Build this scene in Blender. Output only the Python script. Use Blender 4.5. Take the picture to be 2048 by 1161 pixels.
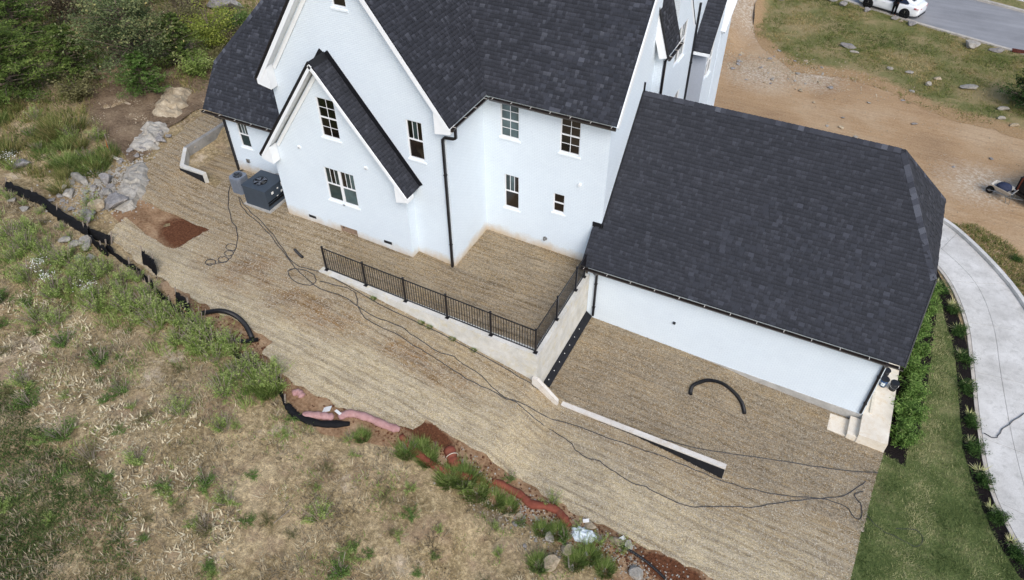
import bpy, bmesh, math, random
import numpy as np
from mathutils import Vector, Matrix, noise
from mathutils.geometry import delaunay_2d_cdt, tessellate_polygon

for o in list(bpy.data.objects): bpy.data.objects.remove(o)
SC = bpy.context.scene
COL = SC.collection
R = math.radians
random.seed(7); RNG = np.random.default_rng(7)

# ---------------------------------------------------------------- camera
cam_d = bpy.data.cameras.new('camera'); cam = bpy.data.objects.new('camera', cam_d); COL.objects.link(cam)
cam_d.lens = 25.905; cam_d.sensor_width = 36.0; cam_d.clip_start = .1; cam_d.clip_end = 2000
CAMP = Vector((12.27, -19.11, 19.76))
cam.matrix_world = (Matrix.Translation(CAMP) @ Matrix.Rotation(R(26.907), 4, 'Z') @ Matrix.Rotation(R(90-42.97), 4, 'X')
                    @ Matrix.Rotation(R(-.359), 4, 'Z'))
SC.camera = cam
# ---------------------------------------------------------------- sky and sun (bright overcast)
SUN_EL, SUN_AZ = 44.0, 138.0            # azimuth clockwise from +Y
world = bpy.data.worlds.new('World'); SC.world = world; world.use_nodes = True
wn = world.node_tree.nodes; wl = world.node_tree.links
sky = wn.new('ShaderNodeTexSky'); sky.sky_type = 'NISHITA'; sky.sun_disc = False
sky.sun_elevation = R(SUN_EL); sky.sun_rotation = R(SUN_AZ); sky.air_density = 1.0; sky.dust_density = 2.0; sky.ozone_density = 1.0
bg = wn['Background']; bg.inputs['Strength'].default_value = .135
wl.new(sky.outputs[0], bg.inputs['Color'])
sun_d = bpy.data.lights.new('sun', 'SUN'); sun_d.energy = 1.4; sun_d.angle = R(28); sun_d.color = (1, .98, .95)
sun = bpy.data.objects.new('sun', sun_d); COL.objects.link(sun)
sd = Vector((math.sin(R(SUN_AZ))*math.cos(R(SUN_EL)), math.cos(R(SUN_AZ))*math.cos(R(SUN_EL)), math.sin(R(SUN_EL))))
sun.rotation_euler = sd.to_track_quat('Z', 'Y').to_euler(); sun.location = sd*60
SC.view_settings.view_transform = 'Standard'; SC.view_settings.look = 'None'; SC.view_settings.gamma = 1
SC.view_settings.use_curve_mapping = False; SC.view_settings.exposure = 0.62
SC.render.engine = 'CYCLES'

# ---------------------------------------------------------------- helpers: materials
def rgb(h):
    h = h.lstrip('#'); c = [int(h[i:i+2], 16)/255 for i in (0, 2, 4)]
    return tuple((x/12.92 if x <= .04045 else ((x+.055)/1.055)**2.4) for x in c) + (1,)
class NT:
    def __init__(s, name, rough=.9, spec=.25):
        s.m = bpy.data.materials.new(name); s.m.use_nodes = True
        s.t = s.m.node_tree; s.b = s.t.nodes['Principled BSDF']; s.out = s.t.nodes['Material Output']
        s.b.inputs['Roughness'].default_value = rough; s.b.inputs['Specular IOR Level'].default_value = spec
        s.pos = None
    def n(s, t): return s.t.nodes.new(t)
    def l(s, a, b): s.t.links.new(a, b)
    def coord(s, kind='world'):
        if kind == 'world':
            if s.pos is None: s.pos = s.n('ShaderNodeNewGeometry').outputs['Position']
            return s.pos
        return s.n('ShaderNodeTexCoord').outputs['Object']
    def mapping(s, vec, scale=(1,1,1), rot=(0,0,0), loc=(0,0,0)):
        m = s.n('ShaderNodeMapping'); s.l(vec, m.inputs[0])
        m.inputs['Scale'].default_value = scale; m.inputs['Rotation'].default_value = rot; m.inputs['Location'].default_value = loc
        return m.outputs[0]
    def noise(s, scale, detail=3, rough=.6, vec=None, dist=0):
        n = s.n('ShaderNodeTexNoise'); n.inputs['Scale'].default_value = scale; n.inputs['Detail'].default_value = detail
        n.inputs['Roughness'].default_value = rough; n.inputs['Distortion'].default_value = dist
        s.l(vec if vec is not None else s.coord(), n.inputs['Vector']); return n.outputs[0]
    def voro(s, scale, vec=None, feature='F1', out='Distance'):
        n = s.n('ShaderNodeTexVoronoi'); n.feature = feature; n.inputs['Scale'].default_value = scale
        s.l(vec if vec is not None else s.coord(), n.inputs['Vector']); return n.outputs[out]
    def ramp(s, fac, stops, interp='LINEAR'):
        n = s.n('ShaderNodeValToRGB'); s.l(fac, n.inputs[0]); e = n.color_ramp.elements; n.color_ramp.interpolation = interp
        while len(e) > 2: e.remove(e[-1])
        for i, (p, c) in enumerate(stops):
            if i >= 2: el = e.new(p)
            else: el = e[i]; el.position = p
            el.color = c if len(c) == 4 else (*c, 1)
        return n.outputs[0]
    def grey(s, fac, a, b):
        return s.ramp(fac, [(a, (0,0,0,1)), (b, (1,1,1,1))])
    def mix(s, fac, a, b, mode='MIX'):
        n = s.n('ShaderNodeMix'); n.data_type = 'RGBA'; n.blend_type = mode
        for sock, v in ((n.inputs[0], fac), (n.inputs[6], a), (n.inputs[7], b)):
            if isinstance(v, (int, float)): sock.default_value = v
            elif isinstance(v, tuple): sock.default_value = v
            else: s.l(v, sock)
        return n.outputs[2]
    def math(s, op, a, b=0.0, clamp=False):
        n = s.n('ShaderNodeMath'); n.operation = op; n.use_clamp = clamp
        for sock, v in ((n.inputs[0], a), (n.inputs[1], b)):
            if isinstance(v, (int, float)): sock.default_value = v
            else: s.l(v, sock)
        return n.outputs[0]
    def attr(s, name):
        n = s.n('ShaderNodeAttribute'); n.attribute_name = name; return n.outputs['Fac']
    def orand(s): return s.n('ShaderNodeObjectInfo').outputs['Random']
    def sep(s, vec=None):
        n = s.n('ShaderNodeSeparateXYZ'); s.l(vec if vec is not None else s.coord(), n.inputs[0]); return n.outputs
    def comb(s, x, y, z=0.0):
        n = s.n('ShaderNodeCombineXYZ')
        for sock, v in zip(n.inputs, (x, y, z)):
            if isinstance(v, (int, float)): sock.default_value = v
            else: s.l(v, sock)
        return n.outputs[0]
    def color(s, c):
        if isinstance(c, tuple): s.b.inputs['Base Color'].default_value = c
        else: s.l(c, s.b.inputs['Base Color'])
        return s
    def bump(s, h, strength=.5, dist=.02):
        n = s.n('ShaderNodeBump'); n.inputs['Strength'].default_value = strength; n.inputs['Distance'].default_value = dist
        s.l(h, n.inputs['Height']); s.l(n.outputs[0], s.b.inputs['Normal']); return s
    def translucent(s, col, fac=.3):
        t = s.n('ShaderNodeBsdfTranslucent'); s.l(col, t.inputs[0]) if not isinstance(col, tuple) else None
        mx = s.n('ShaderNodeMixShader'); mx.inputs[0].default_value = fac
        s.l(s.b.outputs[0], mx.inputs[1]); s.l(t.outputs[0], mx.inputs[2]); s.l(mx.outputs[0], s.out.inputs[0]); return s

M = {}
def plain(name, col, rough=.6, spec=.3, metal=0, var=.12, scale=14):
    t = NT(name, rough, spec); t.b.inputs['Metallic'].default_value = metal
    c = rgb(col) if isinstance(col, str) else (*col, 1)
    n = t.noise(scale, 4, .65, t.coord('object'))
    d = tuple(x*(1-var) for x in c[:3]) + (1,); e = tuple(min(1, x*(1+var)) for x in c[:3]) + (1,)
    t.color(t.ramp(n, [(.3, d), (.7, e)])); M[name] = t.m; return t.m

# ---------------------------------------------------------------- helpers: objects
def wloc(p):
    v = Vector((0, 0, 0))
    while p is not None: v += p.location; p = p.parent
    return v
def link(o, parent=None):
    COL.objects.link(o)
    if parent is not None: o.parent = parent
    return o
def tag(o, label=None, cat=None, group=None, kind=None):
    if label: o['label'] = label
    if cat: o['category'] = cat
    if group: o['group'] = group
    if kind: o['kind'] = kind
    return o
def thing(name, loc, label, cat, group=None):
    o = bpy.data.objects.new(name, None); o.location = loc; o.empty_display_size = .2
    COL.objects.link(o); return tag(o, label, cat, group)
class MB:
    def __init__(s): s.v = []; s.f = []; s.sh = []; s.cur = .5
    def add(s, vs, fs):
        k = len(s.v); s.v += [tuple(p) for p in vs]; s.f += [tuple(i+k for i in f) for f in fs]; s.sh += [s.cur]*len(fs); return s
    def box(s, x0, x1, y0, y1, z0, z1):
        return s.add([(x0,y0,z0),(x1,y0,z0),(x1,y1,z0),(x0,y1,z0),(x0,y0,z1),(x1,y0,z1),(x1,y1,z1),(x0,y1,z1)],
                     [(3,2,1,0),(4,5,6,7),(0,1,5,4),(1,2,6,5),(2,3,7,6),(3,0,4,7)])
    def obox(s, c, a, b, d):            # centre and three half-axes
        c, a, b, d = map(Vector, (c, a, b, d)); V = []
        for k in (-1, 1):
            for (i, j) in ((-1,-1),(1,-1),(1,1),(-1,1)): V.append(c+a*i+b*j+d*k)
        return s.add(V, [(3,2,1,0),(4,5,6,7),(0,1,5,4),(1,2,6,5),(2,3,7,6),(3,0,4,7)])
    def bar(s, p, q, w, h=None, up=(0,0,1)):
        p, q = Vector(p), Vector(q); h = h or w; d = q-p; L = d.length
        if L < 1e-6: return s
        d.normalize(); u = Vector(up)
        if abs(d.dot(u)) > .98: u = Vector((1,0,0)) if abs(d.x) < .9 else Vector((0,1,0))
        r = d.cross(u).normalized(); u2 = r.cross(d)
        return s.obox((p+q)/2, r*w/2, d*L/2, u2*h/2)
    def slab(s, poly, n, t):            # planar polygon extruded by -n*t
        n = Vector(n).normalized(); P = [Vector(p) for p in poly]; Q = [p-n*t for p in P]; k = len(P)
        tri = tessellate_polygon([P])
        nn = sum(((P[(i+1)%k]-P[0]).cross(P[(i+2)%k]-P[0]) for i in range(k-2)), Vector())
        fl = nn.dot(n) < 0
        F = [tuple(t_) for t_ in tri] ; G = []
        for a in F:
            e = (P[a[1]]-P[a[0]]).cross(P[a[2]]-P[a[0]])
            a = a if e.dot(n) > 0 else a[::-1]
            G.append(a); G.append(tuple(i+k for i in a[::-1]))
        for i in range(k):
            j = (i+1) % k; q = (j, i, i+k, j+k); G.append(q if not fl else q[::-1])
        return s.add(P+Q, G)
    def tube(s, path, r, n=8, caps=True, rfun=None):
        P = [Vector(p) for p in path]; k = len(P); rings = []
        ref = Vector((0, 0, 1))
        for i, p in enumerate(P):
            d = (P[min(i+1, k-1)]-P[max(i-1, 0)]).normalized()
            if abs(d.dot(ref)) > .95: a = d.cross(Vector((1, 0, 0))).normalized()
            else: a = d.cross(ref).normalized()
            b = d.cross(a).normalized(); rr = r if rfun is None else rfun(i/(k-1))
            rings.append([p+a*rr*math.cos(2*math.pi*j/n)+b*rr*math.sin(2*math.pi*j/n) for j in range(n)])
        V = [q for g in rings for q in g]; F = []
        for i in range(k-1):
            for j in range(n): F.append((i*n+j, i*n+(j+1) % n, (i+1)*n+(j+1) % n, (i+1)*n+j))
        if caps: F.append(tuple(range(n))[::-1]); F.append(tuple((k-1)*n+j for j in range(n)))
        return s.add(V, F)
    def cyl(s, c, r0, r1, h, n=16, axis=(0,0,1)):
        c = Vector(c); a = Vector(axis).normalized()
        return s.tubeR([c, c+a*h], [r0, r1], n)
    def tubeR(s, path, rs, n=12):
        it = iter(rs); L = list(rs); k = len(L)
        return s.tube(path, 1, n, True, lambda t: L[int(round(t*(k-1)))])
    def build(s, name, mat, parent=None, smooth=False, shade=False):
        me = bpy.data.meshes.new(name); off = wloc(parent) if parent else Vector((0,0,0))
        me.from_pydata([tuple(Vector(p)-off) for p in s.v], [], s.f); me.update()
        me.materials.append(M[mat] if isinstance(mat, str) else mat)
        if smooth: me.polygons.foreach_set('use_smooth', [True]*len(me.polygons))
        if shade:
            a = me.attributes.new('shade', 'FLOAT', 'FACE'); a.data.foreach_set('value', s.sh)
        return link(bpy.data.objects.new(name, me), parent)
def single(name, mb, mat, loc, label, cat, group=None, smooth=False, shade=False):
    """a thing that is one mesh, its origin at its base"""
    e = bpy.data.objects.new('tmp', None); e.location = loc
    o = mb.build(name, mat, e, smooth, shade); o.parent = None; o.location = loc; bpy.data.objects.remove(e)
    return tag(o, label, cat, group)
def fast_mesh(name, V, F, shade=None, mat=None, smooth=False):
    """V (n,3) array, F (m,k) int array with a fixed k"""
    me = bpy.data.meshes.new(name); m, k = F.shape
    me.vertices.add(len(V)); me.vertices.foreach_set('co', np.asarray(V, np.float32).ravel())
    me.loops.add(m*k); me.loops.foreach_set('vertex_index', F.astype(np.int32).ravel())
    me.polygons.add(m); me.polygons.foreach_set('loop_start', np.arange(0, m*k, k, dtype=np.int32))
    me.polygons.foreach_set('loop_total', np.full(m, k, dtype=np.int32))
    if smooth: me.polygons.foreach_set('use_smooth', np.ones(m, dtype=bool))
    me.update(calc_edges=True)
    if shade is not None:
        a = me.attributes.new('shade', 'FLOAT', 'FACE'); a.data.foreach_set('value', np.asarray(shade, np.float32))
    if mat is not None: me.materials.append(M[mat] if isinstance(mat, str) else mat)
    return me
def catmull(pts, n=6, closed=False):
    P = [Vector(p) for p in pts]; out = []; k = len(P)
    rng = range(k if closed else k-1)
    for i in rng:
        a = P[(i-1) % k] if closed or i > 0 else P[0]; b = P[i]; c = P[(i+1) % k]
        d = P[(i+2) % k] if closed or i+2 < k else P[-1]
        for j in range(n):
            t = j/n
            out.append(.5*((2*b)+(c-a)*t+(2*a-5*b+4*c-d)*t*t+(3*b-a-3*c+d)*t**3))
    if not closed: out.append(P[-1])
    return out
def inside(poly, X, Y):
    """vectorised point in polygon"""
    P = np.asarray(poly, float); X = np.asarray(X, float); Y = np.asarray(Y, float); c = np.zeros(X.shape, bool); k = len(P)
    for i in range(k):
        x0, y0 = P[i]; x1, y1 = P[(i+1) % k]
        cond = (y0 > Y) != (y1 > Y)
        with np.errstate(divide='ignore', invalid='ignore'):
            c ^= cond & (X < (x1-x0)*(Y-y0)/(y1-y0+1e-12)+x0)
    return c
def in_poly(poly, x, y): return bool(inside(poly, np.array([x]), np.array([y]))[0])

# ---------------------------------------------------------------- lie of the land (metres; origin at the foot of the house corner)
def lerp_tab(t,x):
    if x<=t[0][0]: return t[0][1]
    for (a,b),(c,d) in zip(t,t[1:]):
        if x<=c: return b+(d-b)*(x-a)/(c-a)
    return t[-1][1]
SLOPE=[(-60,3.4),(-30,2.1),(-20,1.45),(-15,1.0),(-12.2,.45),(-9,.32),(-4.4,.30),(-2.4,.1),(-.3,-.25),(2.1,-.72),(4.9,-1.34),(5.8,-2.0),(6.1,-2.15),(8,-2.19),(9,-2.23),(10.6,-2.44),(12.3,-2.74),(16,-2.98),(20,-3.1),(40,-3.4)]
PATIO=[(-4.4,.30),(-1.8,.19),(0,0),(2.2,-.05),(5.2,-.14)]
PAD=[(5,-2.25),(10.6,-2.5),(12.3,-2.74),(16,-2.98),(20,-3.1),(40,-3.4)]
def zg(x,y):
    if y>9:
        k=min(1,(y-9)/6)
        zl=lerp_tab(SLOPE,x)+.02*(y-9)
        if x>4: return lerp_tab(PAD,max(x,12.3))*(1-k)+k*(-3.1-.4*min(1,max(0,(y-15)/22)))
        if x<-9: return zl
        t=(x+9)/13; return zl*(1-t)+t*(-3.1)
    if x>5.05 and y>-2.75: return lerp_tab(PAD,x)
    if -4.6<x<=5.05 and y>-2.75: return lerp_tab(PATIO,x)
    return lerp_tab(SLOPE,x)

# plan positions in metres
P = {
 'mat_edge_left': [(-16.11, 3.45), (-16.34, 3.08), (-16.33, 2.23), (-16.01, 0.91), (-15.63, -0.55), (-15.65, -1.42), (-14.84, -2.39), (-13.98, -3.02), (-12.4, -2.91), (-10.32, -2.95), (-10.65, -4.55), (-11.07, -4.67), (-13.76, -4.14), (-13.52, -5.31), (-12.37, -5.53), (-10.78, -6.01), (-9.44, -6.16), (-7.81, -6.37), (-6.41, -6.52), (-4.9, -6.6), (-3.76, -6.67), (-3.7, -7.29), (-2.65, -7.69), (-1.69, -7.83), (-0.69, -7.79), (0.29, -7.75), (1.05, -7.71), (1.86, -7.43), (2.47, -7.16), (2.53, -6.6), (3.52, -6.63), (4.73, -6.73), (6.14, -6.51), (7.35, -6.7), (8.33, -6.86), (10.06, -6.79), (11.74, -6.65), (13.07, -6.66)],
 'mat_right': [(17.3, 0.97), (17.16, -0.4), (17.1, -1.31), (16.98, -2.23), (16.98, -3.45), (16.91, -4.63)],
 'bedL': [(18.52, 11.0), (18.87, 9.4), (19.25, 7.96), (19.54, 5.98), (19.68, 4.38), (19.89, 2.44), (20.28, 1.0), (20.63, 0.07), (21.04, -0.96), (21.64, -1.82), (21.86, -2.09)],
 'bedR': [(18.21, 13.16), (18.49, 12.32), (19.09, 10.94), (19.58, 9.12), (19.95, 7.4), (20.11, 5.43), (20.35, 3.94), (20.55, 2.78), (20.92, 1.1), (21.33, 0.01), (21.9, -1.11)],
 'shrubbed': [(17.32, 0.85), (18.06, 0.65), (18.07, 1.48), (18.4, 2.67), (18.45, 4.29), (18.51, 7.26), (18.49, 10.62)],
 'drvR': [(18.46, 16.52), (19.4, 15.87), (20.43, 14.29), (21.18, 12.74), (21.79, 11.26), (21.95, 10.66)],
 'joints': [(18.91, 12.26), (21.12, 13.16), (19.75, 9.7), (21.95, 10.07), (20.12, 6.72), (21.94, 6.93), (20.54, 3.27), (21.92, 3.22)],
 'jl': [(18.59, 14.17), (19.16, 13.65), (20.18, 11.87), (20.74, 9.72), (21.03, 7.35), (21.27, 5.75), (21.45, 4.24), (21.91, 1.38)],
 'grassF': [(3.96, 41.48), (4.95, 35.79), (8.52, 32.03), (11.69, 32.79), (14.3, 32.07), (16.55, 30.51), (18.61, 29.74), (20.55, 29.69), (22.12, 29.14)],
 'kerbN': [(9.95, 45.1), (10.72, 44.72), (15.21, 43.02), (18.29, 41.72), (21.66, 40.99), (22.23, 40.75)],
 'kerbF': [(18.12, 49.55), (22.26, 48.74)],
 'walkF': [(20.21, 50.55), (22.27, 50.46)],
 'car': [(11.53, 44.7), (14.24, 43.81)],
 'person': [(13.44, 44.11)],
 'corners': [(-35.58, 6.85), (-23.04, 14.6), (-4.5, -17.09), (21.9, -2.07), (1.74, 38.93), (22.27, 51.57), (7.47, -9.78)],
 'hose_ac': [(-11.72, -0.08), (-11.09, -0.92), (-10.0, -1.94), (-9.2, -2.46), (-8.48, -3.37), (-8.32, -3.72), (-8.23, -4.13), (-8.57, -4.48), (-8.89, -4.64)],
 'hose_a': [(-10.72, -0.59), (-9.88, -1.06), (-8.68, -1.5), (-7.05, -2.31), (-5.69, -3.03), (-4.14, -2.96), (-1.6, -3.19), (0.28, -3.13), (2.33, -3.09), (3.66, -3.1), (4.57, -3.16), (5.33, -3.1), (5.8, -2.95)],
 'hose_b': [(-10.76, -0.61), (-9.96, -1.19), (-8.7, -1.63), (-7.09, -2.39), (-5.78, -3.08), (-4.76, -3.51), (-3.92, -3.73), (-2.99, -3.6), (-2.16, -3.73), (-1.26, -3.81), (-0.36, -3.68), (0.55, -3.79), (1.42, -3.89), (2.03, -3.76), (2.48, -3.86), (3.16, -3.88), (3.72, -4.08), (4.24, -4.22), (4.67, -4.22), (5.58, -4.19), (6.1, -4.18), (6.93, -4.31), (7.44, -4.59), (7.86, -4.68), (8.21, -4.61), (8.74, -4.73), (9.25, -4.81), (9.63, -4.85), (9.95, -4.77), (10.55, -4.77), (11.14, -4.74), (11.73, -4.59), (12.53, -4.09), (13.46, -3.63), (14.11, -3.13), (14.93, -2.52), (15.7, -2.01), (16.3, -1.56), (16.85, -0.67), (17.35, 0.16), (17.69, 0.93)],
 'hose_c': [(-4.17, -3.4), (-3.08, -3.17), (-2.59, -3.24), (-2.19, -3.69), (-1.69, -4.02), (-0.99, -4.11), (-0.12, -4.07), (0.56, -4.15), (1.39, -4.19), (2.33, -4.29), (3.02, -4.34), (3.82, -4.27), (4.47, -4.28), (4.66, -4.2), (5.56, -3.9), (6.77, -3.61), (8.04, -3.57), (9.13, -3.46), (10.12, -3.31), (10.72, -3.27), (11.54, -3.17), (12.35, -3.1), (13.28, -2.93), (14.27, -2.66), (15.55, -2.13), (16.37, -2.02), (16.66, -2.29), (16.9, -2.27), (16.86, -1.76), (16.58, -1.41), (16.83, -1.13)],
 'hose_d': [(9.21, -2.61), (10.22, -2.5), (11.27, -2.24), (12.63, -1.73), (14.65, -1.05), (16.15, -0.54), (17.21, -0.1), (17.94, 0.19), (18.69, 1.22), (19.15, 1.93)],
 'hose_drive': [(20.53, 3.51), (20.95, 3.48), (21.11, 3.93), (21.54, 4.68), (21.93, 5.27)],
 'hose_lawn': [(17.03, -2.0), (17.55, -2.35), (18.04, -2.4), (18.67, -2.47), (18.87, -2.07), (18.61, -1.84), (18.01, -2.11)],
 'coil': [(-5.64, -3.5), (-5.5, -3.27), (-4.96, -3.16), (-4.41, -3.33), (-4.29, -3.71), (-4.76, -3.89), (-5.29, -3.78)],
 'pipe_arc': [(10.25, -0.11), (10.2, 0.3), (10.42, 0.66), (10.74, 0.94), (11.22, 1.05), (11.73, 0.87), (12.11, 0.55), (12.32, 0.13)],
 'pipe_left': [(-6.92, -6.9), (-6.43, -6.5), (-5.78, -6.42), (-5.06, -6.63), (-4.38, -7.04)],
 'pipe_left2': [(-5.1, -7.43), (-4.53, -7.29), (-4.16, -6.97)],
 'pipe_short': [(-6.23, -2.36), (-5.94, -2.49), (-5.62, -2.61)],
 'sock_pink': [(-0.91, -8.72), (-0.42, -8.43), (-0.0, -8.24)],
 'sock_pink2': [(0.14, -8.16), (0.34, -7.83), (0.91, -7.64), (1.64, -7.55), (2.06, -7.44)],
 'sock_black': [(-1.59, -8.66), (-1.27, -8.78), (-0.99, -8.83), (-0.24, -8.68), (0.57, -8.15)],
 'sock_scrap': [(-1.71, -8.21), (-1.58, -8.05), (-1.34, -8.13)],
 'sock_red1': [(3.76, -7.11), (4.03, -7.38), (4.34, -7.59)],
 'sock_red2': [(5.46, -7.23), (5.85, -7.07), (6.41, -7.06), (6.88, -7.2), (7.33, -7.06), (7.71, -7.02), (8.04, -7.17), (8.36, -7.35)],
 'black_pipe_br': [(9.81, -7.13), (10.92, -7.24), (11.66, -7.45)],
 'fence_left': [(-19.07, -5.61), (-18.18, -5.56), (-17.04, -5.52), (-15.92, -5.73), (-14.68, -5.84), (-13.63, -5.83), (-13.01, -5.72)],
 'fence_left2': [(-14.21, -5.78), (-13.36, -6.09), (-12.58, -6.21)],
 'fence_mid': [(-11.1, -5.84), (-10.62, -5.91), (-10.08, -6.12)],
 'fence_mid2': [(-8.22, -6.94), (-7.62, -7.04), (-7.23, -7.28)],
 'fence_low': [(-3.74, -7.82), (-3.08, -7.95), (-2.31, -8.11)],
 'dirt_strip': [(-9.4, -6.2), (-6.94, -6.49), (-4.86, -6.64), (-3.78, -6.71), (-3.73, -7.3), (-2.77, -7.68), (-1.67, -7.86), (-0.66, -7.83), (1.07, -7.74), (2.52, -7.18), (2.55, -6.64), (3.54, -6.66), (4.75, -6.76), (6.16, -6.55), (8.34, -6.9), (10.08, -6.82), (11.75, -6.68), (13.04, -6.69), (11.11, -7.78), (10.27, -7.33), (8.97, -7.13), (7.89, -6.68), (6.35, -6.94), (5.02, -7.26), (3.66, -7.21), (2.83, -7.1), (1.32, -8.11), (-0.24, -8.68), (-1.51, -8.33), (-3.3, -7.95), (-4.66, -7.4), (-6.34, -7.13), (-7.92, -7.04)],
 'dirt_tri': [(-13.76, -4.14), (-13.92, -3.03), (-12.4, -2.91), (-10.32, -2.95), (-10.65, -4.55), (-11.07, -4.67)],
 'dark_tri': [(-13.57, -2.96), (-12.4, -2.91), (-10.32, -2.95), (-10.61, -4.45), (-11.39, -3.85)],
 'rocks': [(-18.09, 3.06), (-17.83, 1.33), (-16.74, -0.21), (-16.37, -1.16), (-16.04, -3.17), (-16.24, -2.43), (-16.29, -3.83), (-16.12, -4.68), (-15.47, -3.43), (-15.38, -2.96), (-15.21, -2.43), (-14.29, -3.2), (-14.26, -3.78), (-14.38, -4.85), (-14.44, -4.32), (-16.66, -2.04), (-13.89, -6.33), (-14.23, -6.5), (-17.01, -6.03), (-12.95, -6.48), (8.31, -8.43), (8.74, -8.01), (10.86, -7.09), (8.28, -8.16), (8.26, -6.48), (8.11, -6.35), (8.1, -8.16), (10.24, -6.69), (9.87, -7.1), (8.7, -6.67), (8.15, -6.85), (8.61, -7.51), (11.08, -7.23), (7.34, -5.21), (6.2, -7.75), (6.67, -7.41), (8.0, -6.73)],
 'rocksF': [(11.03, 36.29), (11.96, 36.96), (11.58, 36.01), (11.43, 43.86), (13.5, 43.19), (14.6, 42.83), (18.95, 40.66), (20.56, 40.46), (14.1, 34.02), (15.22, 33.92), (16.55, 32.65), (18.91, 33.4), (17.08, 33.88), (11.52, 34.0), (4.53, 42.92), (5.17, 42.67), (9.76, 43.81), (9.33, 44.14), (21.1, 31.37), (20.83, 29.85), (8.69, 44.61), (20.83, 29.16), (12.52, 31.31)],
 'rocksTL': [(-25.06, 12.1), (-23.42, 12.58), (-20.68, 7.18), (-21.87, 9.21), (-29.17, 10.29), (-19.85, 0.62), (-19.66, 0.91), (-20.59, -0.2), (-21.51, 12.37)],
 'weeds': [(-10.3, -10.23), (-6.97, -13.05), (-5.48, -13.26), (-6.71, -10.87), (-4.12, -12.65), (-2.65, -10.42), (-1.84, -12.22), (-0.9, -12.33), (-8.48, -10.26), (-4.27, -10.7), (-9.04, -12.63), (-0.87, -13.31), (1.71, -11.35), (3.13, -12.34), (-13.73, -9.96), (-12.05, -9.82), (-12.18, -7.92), (-12.67, -8.73), (-13.87, -8.66), (-15.1, -8.27), (-10.55, -8.42), (-10.16, -7.6), (-10.52, -6.52), (-9.55, -6.95), (-8.05, -7.41), (-8.93, -7.54), (-11.02, -6.8), (-7.33, -7.63), (-6.49, -7.48), (-5.47, -7.8), (-6.11, -8.13), (-4.81, -7.75), (-3.6, -8.11), (-2.73, -8.12), (-3.6, -8.62), (-2.31, -8.11), (-2.88, -8.45), (-3.6, -9.36), (-6.75, -8.45), (-11.86, -6.77), (-12.73, -7.17), (-13.5, -7.41), (-16.24, -7.58), (-15.26, -7.69), (4.34, -8.06), (4.92, -8.1), (3.94, -8.02), (5.43, -7.7), (5.87, -6.73), (8.39, -7.81), (9.02, -7.67), (9.42, -7.36), (10.07, -7.27), (8.68, -7.27), (2.71, -7.86), (3.39, -7.4), (7.52, -6.87), (8.1, -9.09), (6.77, -9.22), (6.23, -8.54), (6.88, -8.01), (0.89, -8.61), (-15.4, -4.41), (-14.74, -5.14), (-12.24, -8.11), (-11.37, -9.73), (-9.98, -12.18), (-12.04, -7.34)],
 'tallgrass': [(-21.03, -2.74), (-22.66, -2.24), (-19.83, -2.94), (-19.42, -2.21), (-21.45, -3.46), (-18.7, -1.73), (-17.44, -2.31), (-18.44, -2.51), (-17.3, -1.3), (-18.85, -3.23), (-22.43, -1.61), (-17.75, -3.39), (-21.67, -1.13)],
 'trees': [(-24.73, -0.33), (-26.66, 3.33), (-21.28, 2.41), (-19.51, 2.66), (-20.69, 5.19), (-18.52, 5.42), (-20.07, 8.25), (-31.58, 4.45), (-29.06, 6.02), (-26.33, 7.8), (-20.94, 6.34), (-25.97, 1.24)],
 'shrubs': [(16.98, 7.74), (17.58, 6.76), (17.97, 5.6), (17.99, 4.32), (17.91, 3.18), (17.7, 1.67), (17.99, 8.95), (18.19, 10.47), (18.14, 8.35)],
 'hedge': [(18.72, 11.3), (19.28, 10.05), (19.6, 8.79), (19.86, 7.2), (20.02, 5.53), (20.23, 3.88), (20.39, 2.58), (20.76, 1.24), (21.25, -0.14), (21.86, -1.32)],
 'yucca': [(18.42, 11.7), (19.07, 10.5), (19.39, 9.01), (19.56, 7.49), (19.86, 5.86), (20.07, 4.32), (20.12, 2.92), (20.5, 1.69), (20.89, 0.25), (21.49, -0.83)],
 'barrow': [(21.02, 20.23)],
 'trailer': [(21.96, 20.97), (21.73, 21.88)],
 'meter': [(19.96, 20.21), (20.67, 20.32)],
 'treeR': [(21.94, 32.53)],
 'acs': [(-10.46, -0.56), (-9.08, -1.03), (-8.68, -0.01), (-9.89, 0.61)],
 'wallL': [(-14.42, 2.67), (-14.4, -0.24), (-14.95, 0.49), (-12.4, -0.71), (-12.64, -0.68), (-14.23, -0.33)],
 'greentufts': [(0.89, -8.61), (3.81, -8.42), (3.34, -6.98), (-0.43, -9.48), (0.75, -8.7), (2.65, -7.45)],
 'debris': [(-0.39, -8.2), (-0.05, -8.07), (-16.87, -1.71), (-14.44, -2.91), (-5.03, -0.55)],
 'leftrockledge': [(-16.08, -1.88), (-15.58, -1.79), (-14.36, -2.85), (-14.15, -3.89), (-14.17, -4.68), (-14.76, -4.36), (-15.07, -3.39), (-16.24, -2.43), (-17.83, 1.33), (-18.09, 2.23), (-18.6, 3.58), (-18.12, 3.6)],
}


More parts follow.
